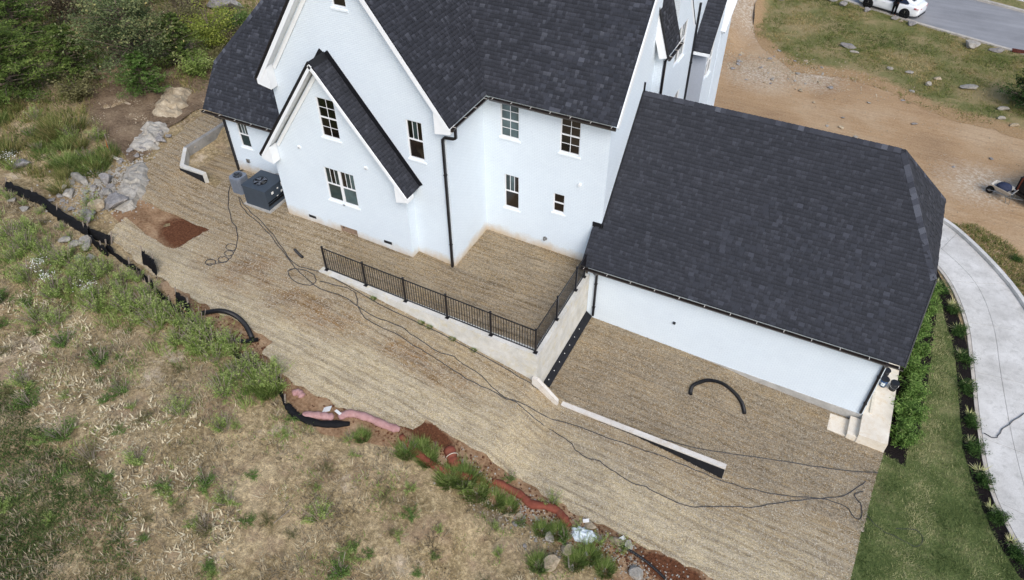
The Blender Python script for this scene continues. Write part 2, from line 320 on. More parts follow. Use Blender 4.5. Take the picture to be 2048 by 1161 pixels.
# ---------------------------------------------------------------- materials
def make_materials():
    # straw erosion mat: fine straw fibres over soil, palest towards the outer edge, browner on the patio and pad
    t = NT('straw', .95, .12); s = t.sep()
    f1 = t.noise(17, 3, .8, t.mapping(t.coord(), (1, 4.2, 1), (0, 0, .3)))
    f2 = t.noise(20, 3, .8, t.mapping(t.coord(), (3.8, 1, 1), (0, 0, -.6)))
    f3 = t.noise(60, 2, .8)
    fib = t.math('ADD', t.math('MULTIPLY', t.math('ADD', f1, f2), .34), t.math('MULTIPLY', f3, .32))
    pale = t.ramp(fib, [(.41, rgb('#5a4c37')), (.465, rgb('#a99878')), (.52, rgb('#cdbc98')), (.59, rgb('#efe2c2'))])
    brown = t.ramp(fib, [(.41, rgb('#473a29')), (.465, rgb('#836f53')), (.53, rgb('#a8926f')), (.60, rgb('#d2be98'))])
    grad = t.n('ShaderNodeMapRange'); grad.interpolation_type = 'SMOOTHSTEP'; t.l(s['Y'], grad.inputs[0]); grad.inputs[1].default_value = -6.4; grad.inputs[2].default_value = -2.0
    w_ = t.math('ADD', grad.outputs[0], t.math('MULTIPLY', t.math('SUBTRACT', t.noise(.5, 4, .6), .5), 1.3), True)
    c = t.mix(w_, pale, brown)
    # ochre stains where water has run, at their own places on the slope
    def blot(x, y, rx, ry):
        dx = t.math('DIVIDE', t.math('SUBTRACT', s['X'], x), rx); dy = t.math('DIVIDE', t.math('SUBTRACT', s['Y'], y), ry)
        return t.math('SUBTRACT', 1.0, t.math('SQRT', t.math('ADD', t.math('MULTIPLY', dx, dx), t.math('MULTIPLY', dy, dy))), True)
    bl = t.math('MAXIMUM', t.math('MAXIMUM', blot(-7.0, -4.2, 3.2, 1.7), blot(-3.6, -4.7, 3.6, 1.3)), blot(1.2, -4.6, 3.0, .9))
    big = t.math('MULTIPLY', t.math('MULTIPLY', bl, 2.2), t.math('ADD', t.math('MULTIPLY', t.noise(1.1, 6, .7), 2.6), -.75), True)
    c = t.mix(t.math('MULTIPLY', big, .8), c, t.mix(.9, c, rgb('#b38a50'), 'MULTIPLY'))
    dk = t.grey(t.noise(1.3, 6, .7, t.mapping(t.coord(), (.6, 1.3, 1))), .47, .7)
    c = t.mix(t.math('MULTIPLY', dk, .5), c, t.mix(.8, c, rgb('#857a6d'), 'MULTIPLY'))
    # rolls laid along X: fine ribs and a few overlaps
    st1 = t.noise(5.5, 3, .7, t.mapping(t.coord(), (.05, 2.2, 1), (0, 0, .02)))
    c = t.mix(t.math('MULTIPLY', t.grey(st1, .5, .66), .5), c, t.mix(.85, c, rgb('#857868'), 'MULTIPLY'))
    c = t.mix(t.math('MULTIPLY', t.grey(st1, .5, .36), .2), c, rgb('#d9d0bd'))
    rib = t.n('ShaderNodeTexWave'); rib.bands_direction = 'Y'; rib.inputs['Scale'].default_value = .9; rib.inputs['Distortion'].default_value = 5; rib.inputs['Detail'].default_value = 4; rib.inputs['Detail Scale'].default_value = 1.2; rib.inputs['Detail Roughness'].default_value = .7
    t.l(t.mapping(t.coord(), (.22, 1, 1)), rib.inputs['Vector'])
    c = t.mix(t.math('MULTIPLY', t.math('MULTIPLY', t.grey(rib.outputs['Fac'], .55, .95), t.grey(t.noise(.8, 3), .35, .65)), .5), c, t.mix(.9, c, rgb('#80715c'), 'MULTIPLY'))
    dash = t.grey(t.noise(1.0, 4, .75, t.mapping(t.coord(), (2.2, 13, 1))), .56, .68)
    c = t.mix(t.math('MULTIPLY', dash, .45), c, t.mix(.9, c, rgb('#6e6355'), 'MULTIPLY'))
    w = t.math('FRACT', t.math('MULTIPLY', t.math('ADD', s['Y'], t.math('MULTIPLY', t.noise(.5, 2), .35)), .47))
    c = t.mix(t.math('MULTIPLY', t.math('LESS_THAN', w, .035), .3), c, rgb('#62574a'))
    t.color(c); t.bump(t.math('ADD', fib, t.math('MULTIPLY', st1, .5)), 1.0, .04); M['straw'] = t.m
    # dry field soil
    t = NT('field_soil', .95, .1)
    a = t.noise(.5, 6, .65); b = t.noise(6, 6, .75); g = t.noise(26, 4, .8)
    c = t.ramp(a, [(.33, rgb('#6d6346')), (.45, rgb('#958869')), (.55, rgb('#b5a688')), (.66, rgb('#d6c8aa'))])
    c = t.mix(.55, c, t.ramp(b, [(.34, rgb('#473d2d')), (.5, rgb('#92836a')), (.66, rgb('#dccdac'))]))
    c = t.mix(.5, c, t.ramp(g, [(.36, rgb('#3f372a')), (.64, rgb('#dacdb2'))]), 'OVERLAY')
    red = t.grey(t.noise(.9, 5, .6, t.mapping(t.coord(), (1, 1, 1), (0, 0, 0), (7, 3, 0))), .52, .66); c = t.mix(t.math('MULTIPLY', red, .45), c, rgb('#8c7462'))
    bare = t.grey(t.noise(.45, 6, .7, t.mapping(t.coord(), (1, 1, 1), (0, 0, 0), (1, 9, 0))), .58, .66); c = t.mix(t.math('MULTIPLY', bare, .75), c, t.mix(.35, rgb('#cdbba4'), t.ramp(g, [(.36, rgb('#7d6d5a')), (.64, rgb('#e0d2bd'))])))
    t.color(c); t.bump(b, .8, .07); M['field_soil'] = t.m
    # hillside brown earth with stone crumbs
    t = NT('hill_earth', .95, .1)
    a = t.noise(.8, 6, .65); b = t.noise(9, 5, .7); v = t.voro(9)
    c = t.ramp(a, [(.35, rgb('#4c3d30')), (.5, rgb('#6e5b49')), (.66, rgb('#96836b'))])
    c = t.mix(.5, c, t.ramp(b, [(.3, rgb('#43362a')), (.7, rgb('#9c8870'))]))
    c = t.mix(t.math('MULTIPLY', t.math('LESS_THAN', v, .16), t.grey(t.noise(1.3, 3), .48, .62)), c, rgb('#b3aa9c'))
    t.color(c); t.bump(b, .8, .08); M['hill_earth'] = t.m
    # red clay strip
    t = NT('red_clay', .95, .1); s = t.sep()
    a = t.noise(.9, 5, .6); b = t.noise(12, 5, .75)
    c = t.ramp(a, [(.38, rgb('#64462f')), (.5, rgb('#8d6d50')), (.62, rgb('#ac9274'))])
    c = t.mix(.45, c, t.ramp(b, [(.32, rgb('#4d3424')), (.68, rgb('#b79d7e'))]))
    def damp(x, y, rx, ry):
        dx = t.math('DIVIDE', t.math('SUBTRACT', s['X'], x), rx); dy = t.math('DIVIDE', t.math('SUBTRACT', s['Y'], y), ry)
        return t.math('SUBTRACT', 1.0, t.math('SQRT', t.math('ADD', t.math('MULTIPLY', dx, dx), t.math('MULTIPLY', dy, dy))), True)
    dm = t.math('MAXIMUM', damp(-10.9, -3.5, 1.9, 1.3), t.math('MAXIMUM', damp(11.8, -7.1, 1.6, .6), damp(2.9, -7.0, 1.2, .5)))
    dm = t.math('ADD', t.math('MULTIPLY', dm, 1.6), t.math('MULTIPLY', t.math('SUBTRACT', t.noise(2.2, 5, .7), .5), .9), True)
    c = t.mix(t.grey(dm, .25, .6), c, t.ramp(b, [(.3, rgb('#3f271a')), (.6, rgb('#6a4530')), (.75, rgb('#8d6c50'))]))
    t.color(c); t.bump(b, .8, .05); M['red_clay'] = t.m
    t = NT('wet_clay', .85, .2); b = t.noise(10, 5, .75)
    t.color(t.ramp(b, [(.3, rgb('#3f271a')), (.6, rgb('#6a4530')), (.75, rgb('#8d6c50'))])); t.bump(b, .8, .05); M['wet_clay'] = t.m
    # front dirt yard, graded, streaked along X, limestone dust patches
    t = NT('yard_dirt', .95, .1)
    a = t.noise(.16, 5, .6); st = t.noise(3.4, 5, .7, t.mapping(t.coord(), (.16, 1.5, 1), (0, 0, .18))); b = t.noise(11, 4, .7)
    c = t.ramp(a, [(.36, rgb('#8a6c4f')), (.5, rgb('#a88763')), (.64, rgb('#b99f80'))])
    c = t.mix(.3, c, t.ramp(st, [(.3, rgb('#6d5640')), (.55, rgb('#a58c6b')), (.72, rgb('#bfab8f'))]))
    c = t.mix(.25, c, t.ramp(b, [(.3, rgb('#5e432b')), (.7, rgb('#d3bc9b'))]))
    s = t.sep()
    lime = t.noise(.35, 5, .65); lime2 = t.noise(6, 4, .75)
    def spot(x, y, r):
        dx = t.math('SUBTRACT', s['X'], x); dy = t.math('SUBTRACT', s['Y'], y)
        d = t.math('SQRT', t.math('ADD', t.math('MULTIPLY', dx, dx), t.math('MULTIPLY', t.math('MULTIPLY', dy, dy), 1.0)))
        return t.math('SUBTRACT', 1.0, t.math('DIVIDE', d, r), True)
    sp = t.math('MAXIMUM', t.math('MAXIMUM', spot(20.0, 21.5, 3.6), spot(6.5, 29.5, 4.2)), t.math('MAXIMUM', spot(9.5, 30.3, 3.2), spot(4.0, 39, 7.5)))
    sp = t.math('MULTIPLY', sp, t.math('ADD', t.math('MULTIPLY', lime2, 1.7), -.35), True)
    c = t.mix(t.math('MULTIPLY', t.grey(sp, .12, .5), .85), c, t.ramp(lime2, [(.35, rgb('#8d7d6a')), (.6, rgb('#c4b8a6'))]))
    t.color(c); t.bump(st, .6, .08); M['yard_dirt'] = t.m
    # grass verge soil under the blades
    t = NT('verge_soil', .95, .1)
    a = t.noise(.5, 6, .65); b = t.noise(9, 4, .75)
    c = t.ramp(a, [(.36, rgb('#666a3c')), (.48, rgb('#837b52')), (.58, rgb('#a28d69'))])
    c = t.mix(.4, c, t.ramp(b, [(.3, rgb('#3d4a22')), (.55, rgb('#73734a')), (.75, rgb('#a3946f'))]))
    e = t.math('ADD', t.attr('edge'), t.math('MULTIPLY', t.math('SUBTRACT', t.noise(1.1, 6, .75), .5), 2.0))
    dirt = t.mix(.5, rgb('#a3835e'), t.ramp(b, [(.3, rgb('#6d563c')), (.7, rgb('#c0a884'))]))
    c = t.mix(t.grey(e, .15, .75), dirt, c)
    t.color(c); t.bump(b, .8, .08); M['verge_soil'] = t.m
    t = NT('lawn_soil', .95, .1)
    a = t.noise(.9, 5, .65); b = t.noise(14, 4, .75)
    c = t.ramp(a, [(.36, rgb('#414f2a')), (.52, rgb('#5f6b40')), (.66, rgb('#8a8560'))])
    c = t.mix(.45, c, t.ramp(b, [(.3, rgb('#2f3b1c')), (.7, rgb('#77804d'))]))
    t.color(c); t.bump(b, .8, .04); M['lawn_soil'] = t.m
    t = NT('mulch', .95, .1); b = t.noise(22, 4, .75)
    t.color(t.ramp(b, [(.35, rgb('#0f0d0c')), (.6, rgb('#262120')), (.75, rgb('#3d3431'))])); t.bump(b, 1, .05); M['mulch'] = t.m
    # concretes
    def concrete(name, a, b, stain, rough=.85, sc=1.2):
        t = NT(name, rough, .2); n1 = t.noise(sc, 5, .65); n2 = t.noise(38, 3, .7); n3 = t.noise(3.6, 5, .7, dist=.6)
        c = t.ramp(n1, [(.32, rgb(a)), (.66, rgb(b))])
        c = t.mix(t.math('MULTIPLY', t.grey(n3, .5, .7), .5), c, rgb(stain))
        c = t.mix(.18, c, t.ramp(n2, [(.3, (.2, .2, .2, 1)), (.7, (1, 1, 1, 1))]), 'OVERLAY')
        t.color(c); t.bump(n2, .15, .01); M[name] = t.m
    concrete('drive_concrete', '#aeaba5', '#cfccc6', '#989690', sc=.7)
    concrete('wall_concrete', '#b9b6ae', '#d6d3cb', '#c3b489', sc=1.5)
    concrete('porch_concrete', '#cfc3b0', '#e0d8c8', '#c9ae84', sc=1.6)
    concrete('foundation_concrete', '#9a9892', '#b5b2ac', '#8a857c', sc=2)
    concrete('kerb_concrete', '#a39c92', '#bdb6ab', '#877f74', sc=2)
    concrete('grey_wall', '#7f7d79', '#97948f', '#605d59', sc=1.5)
    concrete('pale_wall', '#c2bcb2', '#d6d0c6', '#b29c86', sc=1.2)
    t = NT('asphalt', .9, .2); a = t.noise(.35, 5, .6); b = t.noise(60, 2, .7)
    st = t.noise(1.2, 4, .6, t.mapping(t.coord(), (.12, 1.4, 1), (0, 0, .33)))
    c = t.ramp(a, [(.35, rgb('#7b7b7d')), (.65, rgb('#929294'))])
    c = t.mix(.3, c, t.ramp(st, [(.3, rgb('#68686a')), (.7, rgb('#a5a4a4'))])); c = t.mix(.2, c, t.ramp(b, [(.3, rgb('#4a4a4c')), (.7, rgb('#b9b9b9'))]))
    t.color(c); t.bump(b, .3, .01); M['asphalt'] = t.m
    # painted white brick, with mud splashed along the foot of the wall
    for ax in ('X', 'Y'):
        t = NT('brick_'+ax, .75, .25); s = t.sep()
        h = t.comb(s[ax], s['Z'])
        wob = t.noise(1.3, 2); vec = t.comb(t.math('ADD', s[ax], t.math('MULTIPLY', wob, .03)), t.math('ADD', s['Z'], t.math('MULTIPLY', wob, .03)))
        br = t.n('ShaderNodeTexBrick'); t.l(vec, br.inputs['Vector']); br.inputs['Scale'].default_value = 1
        br.inputs['Brick Width'].default_value = .2; br.inputs['Row Height'].default_value = .068
        br.inputs['Mortar Size'].default_value = .006; br.inputs['Mortar Smooth'].default_value = .4
        br.inputs['Color1'].default_value = (.73, .805, .86, 1); br.inputs['Color2'].default_value = (.705, .78, .84, 1); br.inputs['Mortar'].default_value = (.585, .655, .715, 1)
        grime = t.noise(.7, 5, .6); c = t.mix(t.math('MULTIPLY', t.grey(grime, .45, .75), .16), br.outputs[0], rgb('#b9c2cc'))
        # splash line follows the ground: patio near z=0..0.3, pad near -2.3 (garage)
        gx = t.math('ADD', t.math('MULTIPLY', s['X'], -.037), .05)
        hh = t.math('SUBTRACT', s['Z'], gx)
        hh = t.math('ADD', hh, t.math('MULTIPLY', t.math('SUBTRACT', t.noise(1.7, 5, .7), .5), .9))
        spl = t.math('SUBTRACT', 1.0, t.math('DIVIDE', hh, .5), True)
        low = t.math('LESS_THAN', s['X'], 5.08)
        c = t.mix(t.math('MULTIPLY', t.math('MULTIPLY', spl, low), .85), c, rgb('#c3ac88'))
        pit = t.grey(t.noise(9, 3, .7), .66, .72); c = t.mix(t.math('MULTIPLY', pit, .3), c, rgb('#a9b4bd')); t.color(c); n2 = t.noise(30, 3, .7)
        t.bump(t.math('ADD', br.outputs['Fac'], t.math('MULTIPLY', n2, -.35)), .5, -.014); M['brick_'+ax] = t.m
    plain('sill_paint', (.75, .81, .85), .7, .3, var=.05)
    plain('white_trim', (.80, .82, .83), .5, .3, var=.04, scale=3)
    plain('shaded_wall_grey', '#aab0ba', .6, .3, var=.05)  # white wall standing in shade, the shade painted in as grey
    plain('vinyl', (.79, .80, .81), .4, .4, var=.03)
    plain('black_metal', '#16151a', .35, .5, var=.2)
    plain('gutter_brown', '#2c2624', .3, .6, var=.35, scale=5)
    plain('clip', '#c2bcb2', .35, .5, var=.1)
    plain('flashing', '#101116', .6, .4, var=.25, scale=6)
    plain('underlay', '#1b1c21', .9, .2, var=.2)
    plain('black_plastic', '#17171a', .5, .4, var=.2)
    plain('black_fabric', '#121214', .8, .2, var=.4, scale=9)
    plain('membrane', '#1d1e22', .75, .25, var=.35, scale=5)
    plain('steel', '#9a9a98', .35, .5, metal=.8, var=.15)
    plain('vent_dark', '#2a2d33', .6, .3, var=.2)
    plain('wood_door', '#8d7765', .8, .2, var=.3, scale=8)
    plain('hose_black', '#3a3a3c', .55, .35, var=.25, scale=5)
    plain('ac_dark', '#3b444e', .5, .4, var=.1, scale=4)
    plain('ac_grey', '#747b86', .5, .4, var=.1, scale=6)
    plain('ac_black', '#0e0f12', .6, .3, var=.2)
    plain('paper_white', '#e6e4de', .7, .2, var=.05)
    for nm, ca, cb in (('sock_red', '#6f3a2d', '#8c5141'), ('sock_pink', '#9f7672', '#b99490')):
        t = NT(nm, .85, .15); co = t.coord('object'); n1 = t.noise(5, 5, .7, co); v = t.voro(60, co)
        c = t.ramp(n1, [(.3, rgb(ca)), (.7, rgb(cb))]); mud = t.grey(t.noise(2.2, 6, .7, co), .55, .7)
        c = t.mix(t.math('MULTIPLY', mud, .45), c, rgb('#7c5f49')); t.color(c); t.bump(t.math('ADD', v, n1), .6, .02); M[nm] = t.m
    plain('rubber', '#151515', .8, .3, var=.3)
    plain('bark', '#6e6357', .9, .1, var=.35, scale=11)
    plain('stick', '#8b8074', .9, .1, var=.3)
    plain('rust', '#5d2f22', .8, .2, var=.3)
    plain('board', '#cfc6b4', .8, .2, var=.15)
    plain('bag_plastic', '#cfd8dc', .3, .5, var=.25, scale=10)
    plain('orange_tape', '#c9522c', .6, .3, var=.2)
    plain('bucket_blue', '#26456b', .45, .4, var=.4, scale=20)
    plain('navy_cloth', '#2b3247', .75, .2, var=.3, scale=12)
    plain('barrow_tray', '#b9b4aa', .5, .4, var=.2, scale=9)
    plain('trailer_black', '#1b1817', .6, .3, var=.4, scale=4)
    plain('car_paint', (.82, .83, .84), .22, .5, var=.02)
    M['car_paint'].node_tree.nodes['Principled BSDF'].inputs['Coat Weight'].default_value = .6
    plain('car_glass', '#141b2e', .08, .6, var=.1)
    plain('rim_dark', '#1d1d1f', .35, .5, var=.2)
    plain('tail_red', '#a3101c', .25, .5, var=.1)
    plain('chrome', '#8f9093', .2, .5, metal=1, var=.1)
    plain('skin', '#a5745a', .6, .3, var=.06)
    plain('hair', '#1c1512', .6, .3, var=.2)
    plain('cloth_black', '#0e0e11', .85, .15, var=.3, scale=14)
    plain('shoe', '#151517', .6, .3, var=.2)
    for nm, col, ro in (('glass_dark', '#11100e', .06), ('glass_brown', '#211b16', .07), ('glass_green', '#4a5a5c', .08), ('glass_teal', '#2c3838', .07)):
        t = NT(nm, ro, .6); n = t.noise(1.6, 3, .6); a = rgb(col)
        t.color(t.ramp(n, [(.3, tuple(x*.65 for x in a[:3])+(1,)), (.7, tuple(min(1, x*1.35) for x in a[:3])+(1,))])); M[nm] = t.m
    # shingles: tone per tab
    t = NT('shingle', .92, .25)
    sh = t.attr('shade'); gr = t.noise(60, 2, .8); mid = t.noise(.6, 3, .6)
    c = t.ramp(sh, [(0, rgb('#292b30')), (.35, rgb('#34363c')), (.7, rgb('#41434a')), (1, rgb('#595c63'))])
    c = t.mix(.3, c, t.ramp(gr, [(.3, (.05, .05, .06, 1)), (.7, (.9, .9, .95, 1))]), 'OVERLAY')
    c = t.mix(t.math('MULTIPLY', t.grey(mid, .4, .7), .2), c, rgb('#3c3d44'))
    t.color(c); t.bump(gr, .25, .006); M['shingle'] = t.m
    # stones
    def stone(name, a, b, d, sc=2.5):
        t = NT(name, .9, .2); co = t.coord('object'); n1 = t.noise(sc, 5, .7, co); n2 = t.noise(sc*5, 4, .75, co); r = t.orand()
        c = t.ramp(n1, [(.3, rgb(d)), (.48, rgb(a)), (.68, rgb(b))]); c = t.mix(.35, c, t.ramp(n2, [(.3, rgb(d)), (.7, rgb(b))]))
        c = t.mix(t.math('MULTIPLY', r, .35), c, rgb(d)); t.color(c); t.bump(n2, .7, .04); M[name] = t.m
    stone('stone_grey', '#8f8b88', '#bcb8b3', '#5a5552'); stone('stone_tan', '#a4957c', '#cdbfa6', '#6d5d4a'); stone('stone_pale', '#9f9a90', '#c6c0b5', '#69635a')
    # foliage: tone by face attribute, tint by object
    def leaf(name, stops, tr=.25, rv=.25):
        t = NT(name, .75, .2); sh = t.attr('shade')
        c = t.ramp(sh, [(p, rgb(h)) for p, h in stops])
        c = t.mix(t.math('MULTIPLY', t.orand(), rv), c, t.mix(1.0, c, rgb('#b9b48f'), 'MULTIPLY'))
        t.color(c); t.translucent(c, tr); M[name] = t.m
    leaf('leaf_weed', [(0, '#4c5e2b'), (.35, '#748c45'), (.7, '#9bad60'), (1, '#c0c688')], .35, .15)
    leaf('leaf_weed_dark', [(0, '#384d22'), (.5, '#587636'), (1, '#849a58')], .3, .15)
    leaf('leaf_olive', [(0, '#4a4a2e'), (.5, '#6c6a44'), (1, '#8f8a62')])
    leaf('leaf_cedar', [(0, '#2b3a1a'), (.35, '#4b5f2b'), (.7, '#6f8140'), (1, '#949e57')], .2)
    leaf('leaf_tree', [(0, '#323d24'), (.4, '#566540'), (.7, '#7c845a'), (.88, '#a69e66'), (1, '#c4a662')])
    leaf('leaf_brown', [(0, '#453c2e'), (.5, '#6a604c'), (1, '#968a70')])
    leaf('leaf_lime', [(0, '#5b6b2a'), (.5, '#869440'), (1, '#b0b35e')])
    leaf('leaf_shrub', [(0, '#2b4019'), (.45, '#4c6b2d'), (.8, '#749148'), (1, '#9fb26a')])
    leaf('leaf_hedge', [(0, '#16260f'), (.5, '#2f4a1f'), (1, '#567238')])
    leaf('leaf_yucca', [(0, '#7d8a4a'), (.4, '#c4c58a'), (1, '#e6e0b8')])
    leaf('grass_field', [(0, '#574d3e'), (.25, '#7d715e'), (.5, '#a6997f'), (.8, '#cdc0a2'), (1, '#e6dabc')], .2)
    leaf('grass_mixed', [(0, '#48552a'), (.4, '#67743a'), (.68, '#8a8650'), (.85, '#a08b5e'), (1, '#bfae82')], .2)
    leaf('grass_lawn', [(0, '#36451f'), (.35, '#536636'), (.65, '#7a8651'), (1, '#aea97c')], .25, 0)
    leaf('grass_green', [(0, '#435826'), (.45, '#64793a'), (.8, '#8a9c55'), (1, '#b3b97c')], .25, .15)
    leaf('flower_white', [(0, '#cfd0c4'), (1, '#f2f2ea')], .2)
    leaf('straw_bits', [(0, '#5a5042'), (.5, '#9f927d'), (1, '#d9cfbb')], .1, 0)
make_materials()

# ---------------------------------------------------------------- the ground
def patch(name, poly, zf, mat, step=.45, amp=0.0, kind='structure', seed=0):
    P = []
    for i, p in enumerate(poly):
        q = poly[(i+1) % len(poly)]; L = math.dist(p, q); n = max(1, int(L/step))
        for j in range(n): P.append((p[0]+(q[0]-p[0])*j/n, p[1]+(q[1]-p[1])*j/n))
    k = len(P); E = [(i, (i+1) % k) for i in range(k)]
    A = np.array(P); xs = np.arange(A[:,0].min(), A[:,0].max(), step); ys = np.arange(A[:,1].min(), A[:,1].max(), step)
    X, Y = np.meshgrid(xs, ys); X = X.ravel()+.07*step; Y = Y.ravel()+.05*step; m = inside(P, X, Y)
    X, Y = X[m], Y[m]
    d = np.min(np.hypot(X[:,None]-A[None,:,0], Y[:,None]-A[None,:,1]), axis=1) if len(X) else np.array([])
    X, Y = X[d > .35*step], Y[d > .35*step]
    V = [Vector(p) for p in P]+[Vector((x, y)) for x, y in zip(X, Y)]
    vo, eo, fo = delaunay_2d_cdt(V, E, [], 1, 1e-5)[:3]
    verts = []
    for v in vo:
        z = zf(v.x, v.y)
        if amp: z += amp*noise.noise(Vector((v.x*1.1+seed, v.y*1.1, 0)))
        verts.append((v.x, v.y, z))
    faces = []
    for f in fo:
        a, b, c = [verts[i] for i in f[:3]]
        cr = (b[0]-a[0])*(c[1]-a[1])-(b[1]-a[1])*(c[0]-a[0]); faces.append(tuple(f) if cr > 0 else tuple(f)[::-1])
    me = bpy.data.meshes.new(name); me.from_pydata(verts, [], faces); me.update(); me.materials.append(M[mat])
    me.polygons.foreach_set('use_smooth', [True]*len(me.polygons))
    return tag(link(bpy.data.objects.new(name, me)), kind=kind)
def ragged(pts, amp=.12, n=4, seed=0):
    out = []
    for i, (p, q) in enumerate(zip(pts, pts[1:])):
        for j in range(n):
            t = j/n; x, y = p[0]+(q[0]-p[0])*t, p[1]+(q[1]-p[1])*t
            out.append((x+amp*noise.noise(Vector((x*2.3, y*2.3, seed))), y+amp*noise.noise(Vector((x*2.3, y*2.3, seed+9)))))
    out.append(pts[-1]); return out
zs = lambda x, y: lerp_tab(SLOPE, x)
mat_left = ragged(P['mat_edge_left'], .16, 7)
slope_poly = mat_left+[(14.6, -7.4), (16.9, -7.2)]+P['mat_right'][::-1][:3]+[(17.05, -2.72), (5.0, -2.72), (-4.5, -2.7), (-4.5, -.3), (-8.0, -.3), (-8.0, 1.3),
    (-12.2, 1.3), (-12.2, -.5), (-12.7, -.52), (-14.1, -.47), (-15.1, .75), (-15.0, 6), (-16.6, 6)]
patio_poly = [(-4.5, -2.7), (4.9, -2.7), (4.9, 2.9), (-.1, 2.9), (-.1, .15), (-1.9, .15), (-1.9, -.3), (-4.5, -.3)]
pad_poly = [(5.0, -2.72), (17.05, -2.72)]+P['mat_right'][:3][::-1]+[(17.2, .9), (16.2, .9), (16.2, 2.1), (5.0, 2.1)]
pocket_poly = [(-12.2, -.5), (-12.2, 6), (-14.95, 6), (-15.05, .75), (-14.1, -.42), (-12.7, -.47)]
clay_low = [(-9.7, -6.35), (-8.6, -6.9), (-7.6, -7.15), (-6.3, -7.3), (-4.7, -7.55), (-3.3, -8.0), (-1.7, -8.5), (0, -8.95), (1.3, -8.5), (2.8, -7.9), (3.7, -7.8), (5, -7.9), (6.4, -7.85), (7.9, -8.0), (9, -8.15), (10.3, -8.4), (12, -9.0), (14, -9.3), (17, -9.4), (17, -7.0)]
me_i = P['mat_edge_left']
clay_poly = [(x, y+.25) for x, y in me_i[16:]]+[(14.6, -7.2)]+clay_low[::-1]
clay_poly = ragged(clay_poly+[clay_poly[0]], .1, 3)[:-1]
tri_poly = ragged(P['dirt_tri']+[P['dirt_tri'][0]], .35, 9)[:-1]
wet_poly = ragged(P['dark_tri']+[P['dark_tri'][0]], .5, 9, 4)[:-1]
lawn_poly = P['mat_right'][:]+[(16.9, -7.6), (23.5, -6.2), (21.95, -2.2)]+P['bedL'][::-1][1:]+[(18.3, 11.5), (18.3, 10.62)]+P['shrubbed'][::-1][1:]
lawn_poly = ragged(lawn_poly+[lawn_poly[0]], .05, 2)[:-1]
bed_poly = ragged(P['bedL'], .05, 3)+[(22.4, -2.0)]+P['bedR'][::-1]+[(18.0, 12.6)]
shrub_poly = [(17.2, .8)]+P['shrubbed']+[(18.3, 11.6), (16.0, 11.6), (16.0, 2.0), (17.2, 2.0)]
yard_poly = [(5.5, 9.5), (16.5, 9.5), (16.3, 13.8), (17.5, 16.9), (18.6, 16.7), (19.6, 15.9), (20.6, 14.3), (21.35, 12.8), (22.0, 11.3), (23.6, 8.2), (30, 6), (40, 20), (40, 27)]+P['grassF'][::-1]+[(3.2, 47), (-4, 47), (-4, 9.5)]
yard_poly = ragged(yard_poly+[yard_poly[0]], .15, 3)[:-1]
verge_poly = [(x-.6 if i == 0 else x, y-1.4) for i, (x, y) in enumerate(P['grassF'])]+[(40, 27), (40, 34.2), (22.23, 40.55), (21.66, 40.8), (18.29, 41.52), (15.21, 42.82), (10.72, 44.5), (9.9, 44.9), (3.2, 47.1)]
verge_poly = ragged(verge_poly+[verge_poly[0]], .3, 4)[:-1]

# base sheet
def axis(lo, hi, st, far): return np.concatenate([np.array([-far, -far*.5, lo-30.]), np.arange(lo, hi, st), np.array([hi+30., far*.5, far])])
gx = axis(-42, 34, .5, 400); gy = axis(-24, 56, .5, 400)
GX, GY = np.meshgrid(gx, gy); Z0 = np.vectorize(zg)(GX, GY)
OV = np.zeros(GX.shape, bool)
for pl in (slope_poly, patio_poly, pad_poly, pocket_poly, lawn_poly, bed_poly, shrub_poly, yard_poly, verge_poly, clay_poly): OV |= inside(pl, GX, GY)
foot = [(-13, .8), (-7.7, .8), (-8.2, -.5), (-1.7, -.5), (0, 0), (0, 2.7), (5, 2.7), (5, 1.9), (16.6, 1.9), (16.6, 10.5), (6.2, 10.5), (6.2, 16), (-8, 16), (-13, 10)]
OV |= inside(foot, GX, GY)
pad_ = np.pad(Z0, 1, mode='edge'); mn = np.min([pad_[i:i+Z0.shape[0], j:j+Z0.shape[1]] for i in range(3) for j in range(3)], axis=0)
mxz = np.max([pad_[i:i+Z0.shape[0], j:j+Z0.shape[1]] for i in range(3) for j in range(3)], axis=0)
po = np.pad(OV, 1, mode='edge'); allin = np.min([po[i:i+Z0.shape[0], j:j+Z0.shape[1]] for i in range(3) for j in range(3)], axis=0)
anyin = np.max([po[i:i+Z0.shape[0], j:j+Z0.shape[1]] for i in range(3) for j in range(3)], axis=0)
ZB = Z0-.02
for idx in np.ndindex(ZB.shape):
    if not anyin[idx] and abs(GX[idx]) < 60 and abs(GY[idx]) < 70:
        x, y = GX[idx], GY[idx]
        ZB[idx] += .09*noise.noise(Vector((x*.8, y*.8, 3)))+.05*noise.noise(Vector((x*2.1, y*2.1, 5)))
ZB = np.where(OV, Z0-.06, ZB); ZB = np.where(allin.astype(bool), mn-.3, ZB); ZB = np.where((mxz-mn > .3) & anyin.astype(bool), mn-.3, ZB)
nx, ny = len(gx), len(gy); ii = (np.arange(ny-1)[:,None]*nx+np.arange(nx-1)[None,:]).ravel()
gm = fast_mesh('ground', np.stack([GX, GY, ZB], -1).reshape(-1, 3), np.stack([ii, ii+1, ii+nx+1, ii+nx], -1), None, 'field_soil', True)
tag(link(bpy.data.objects.new('ground', gm)), kind='structure')

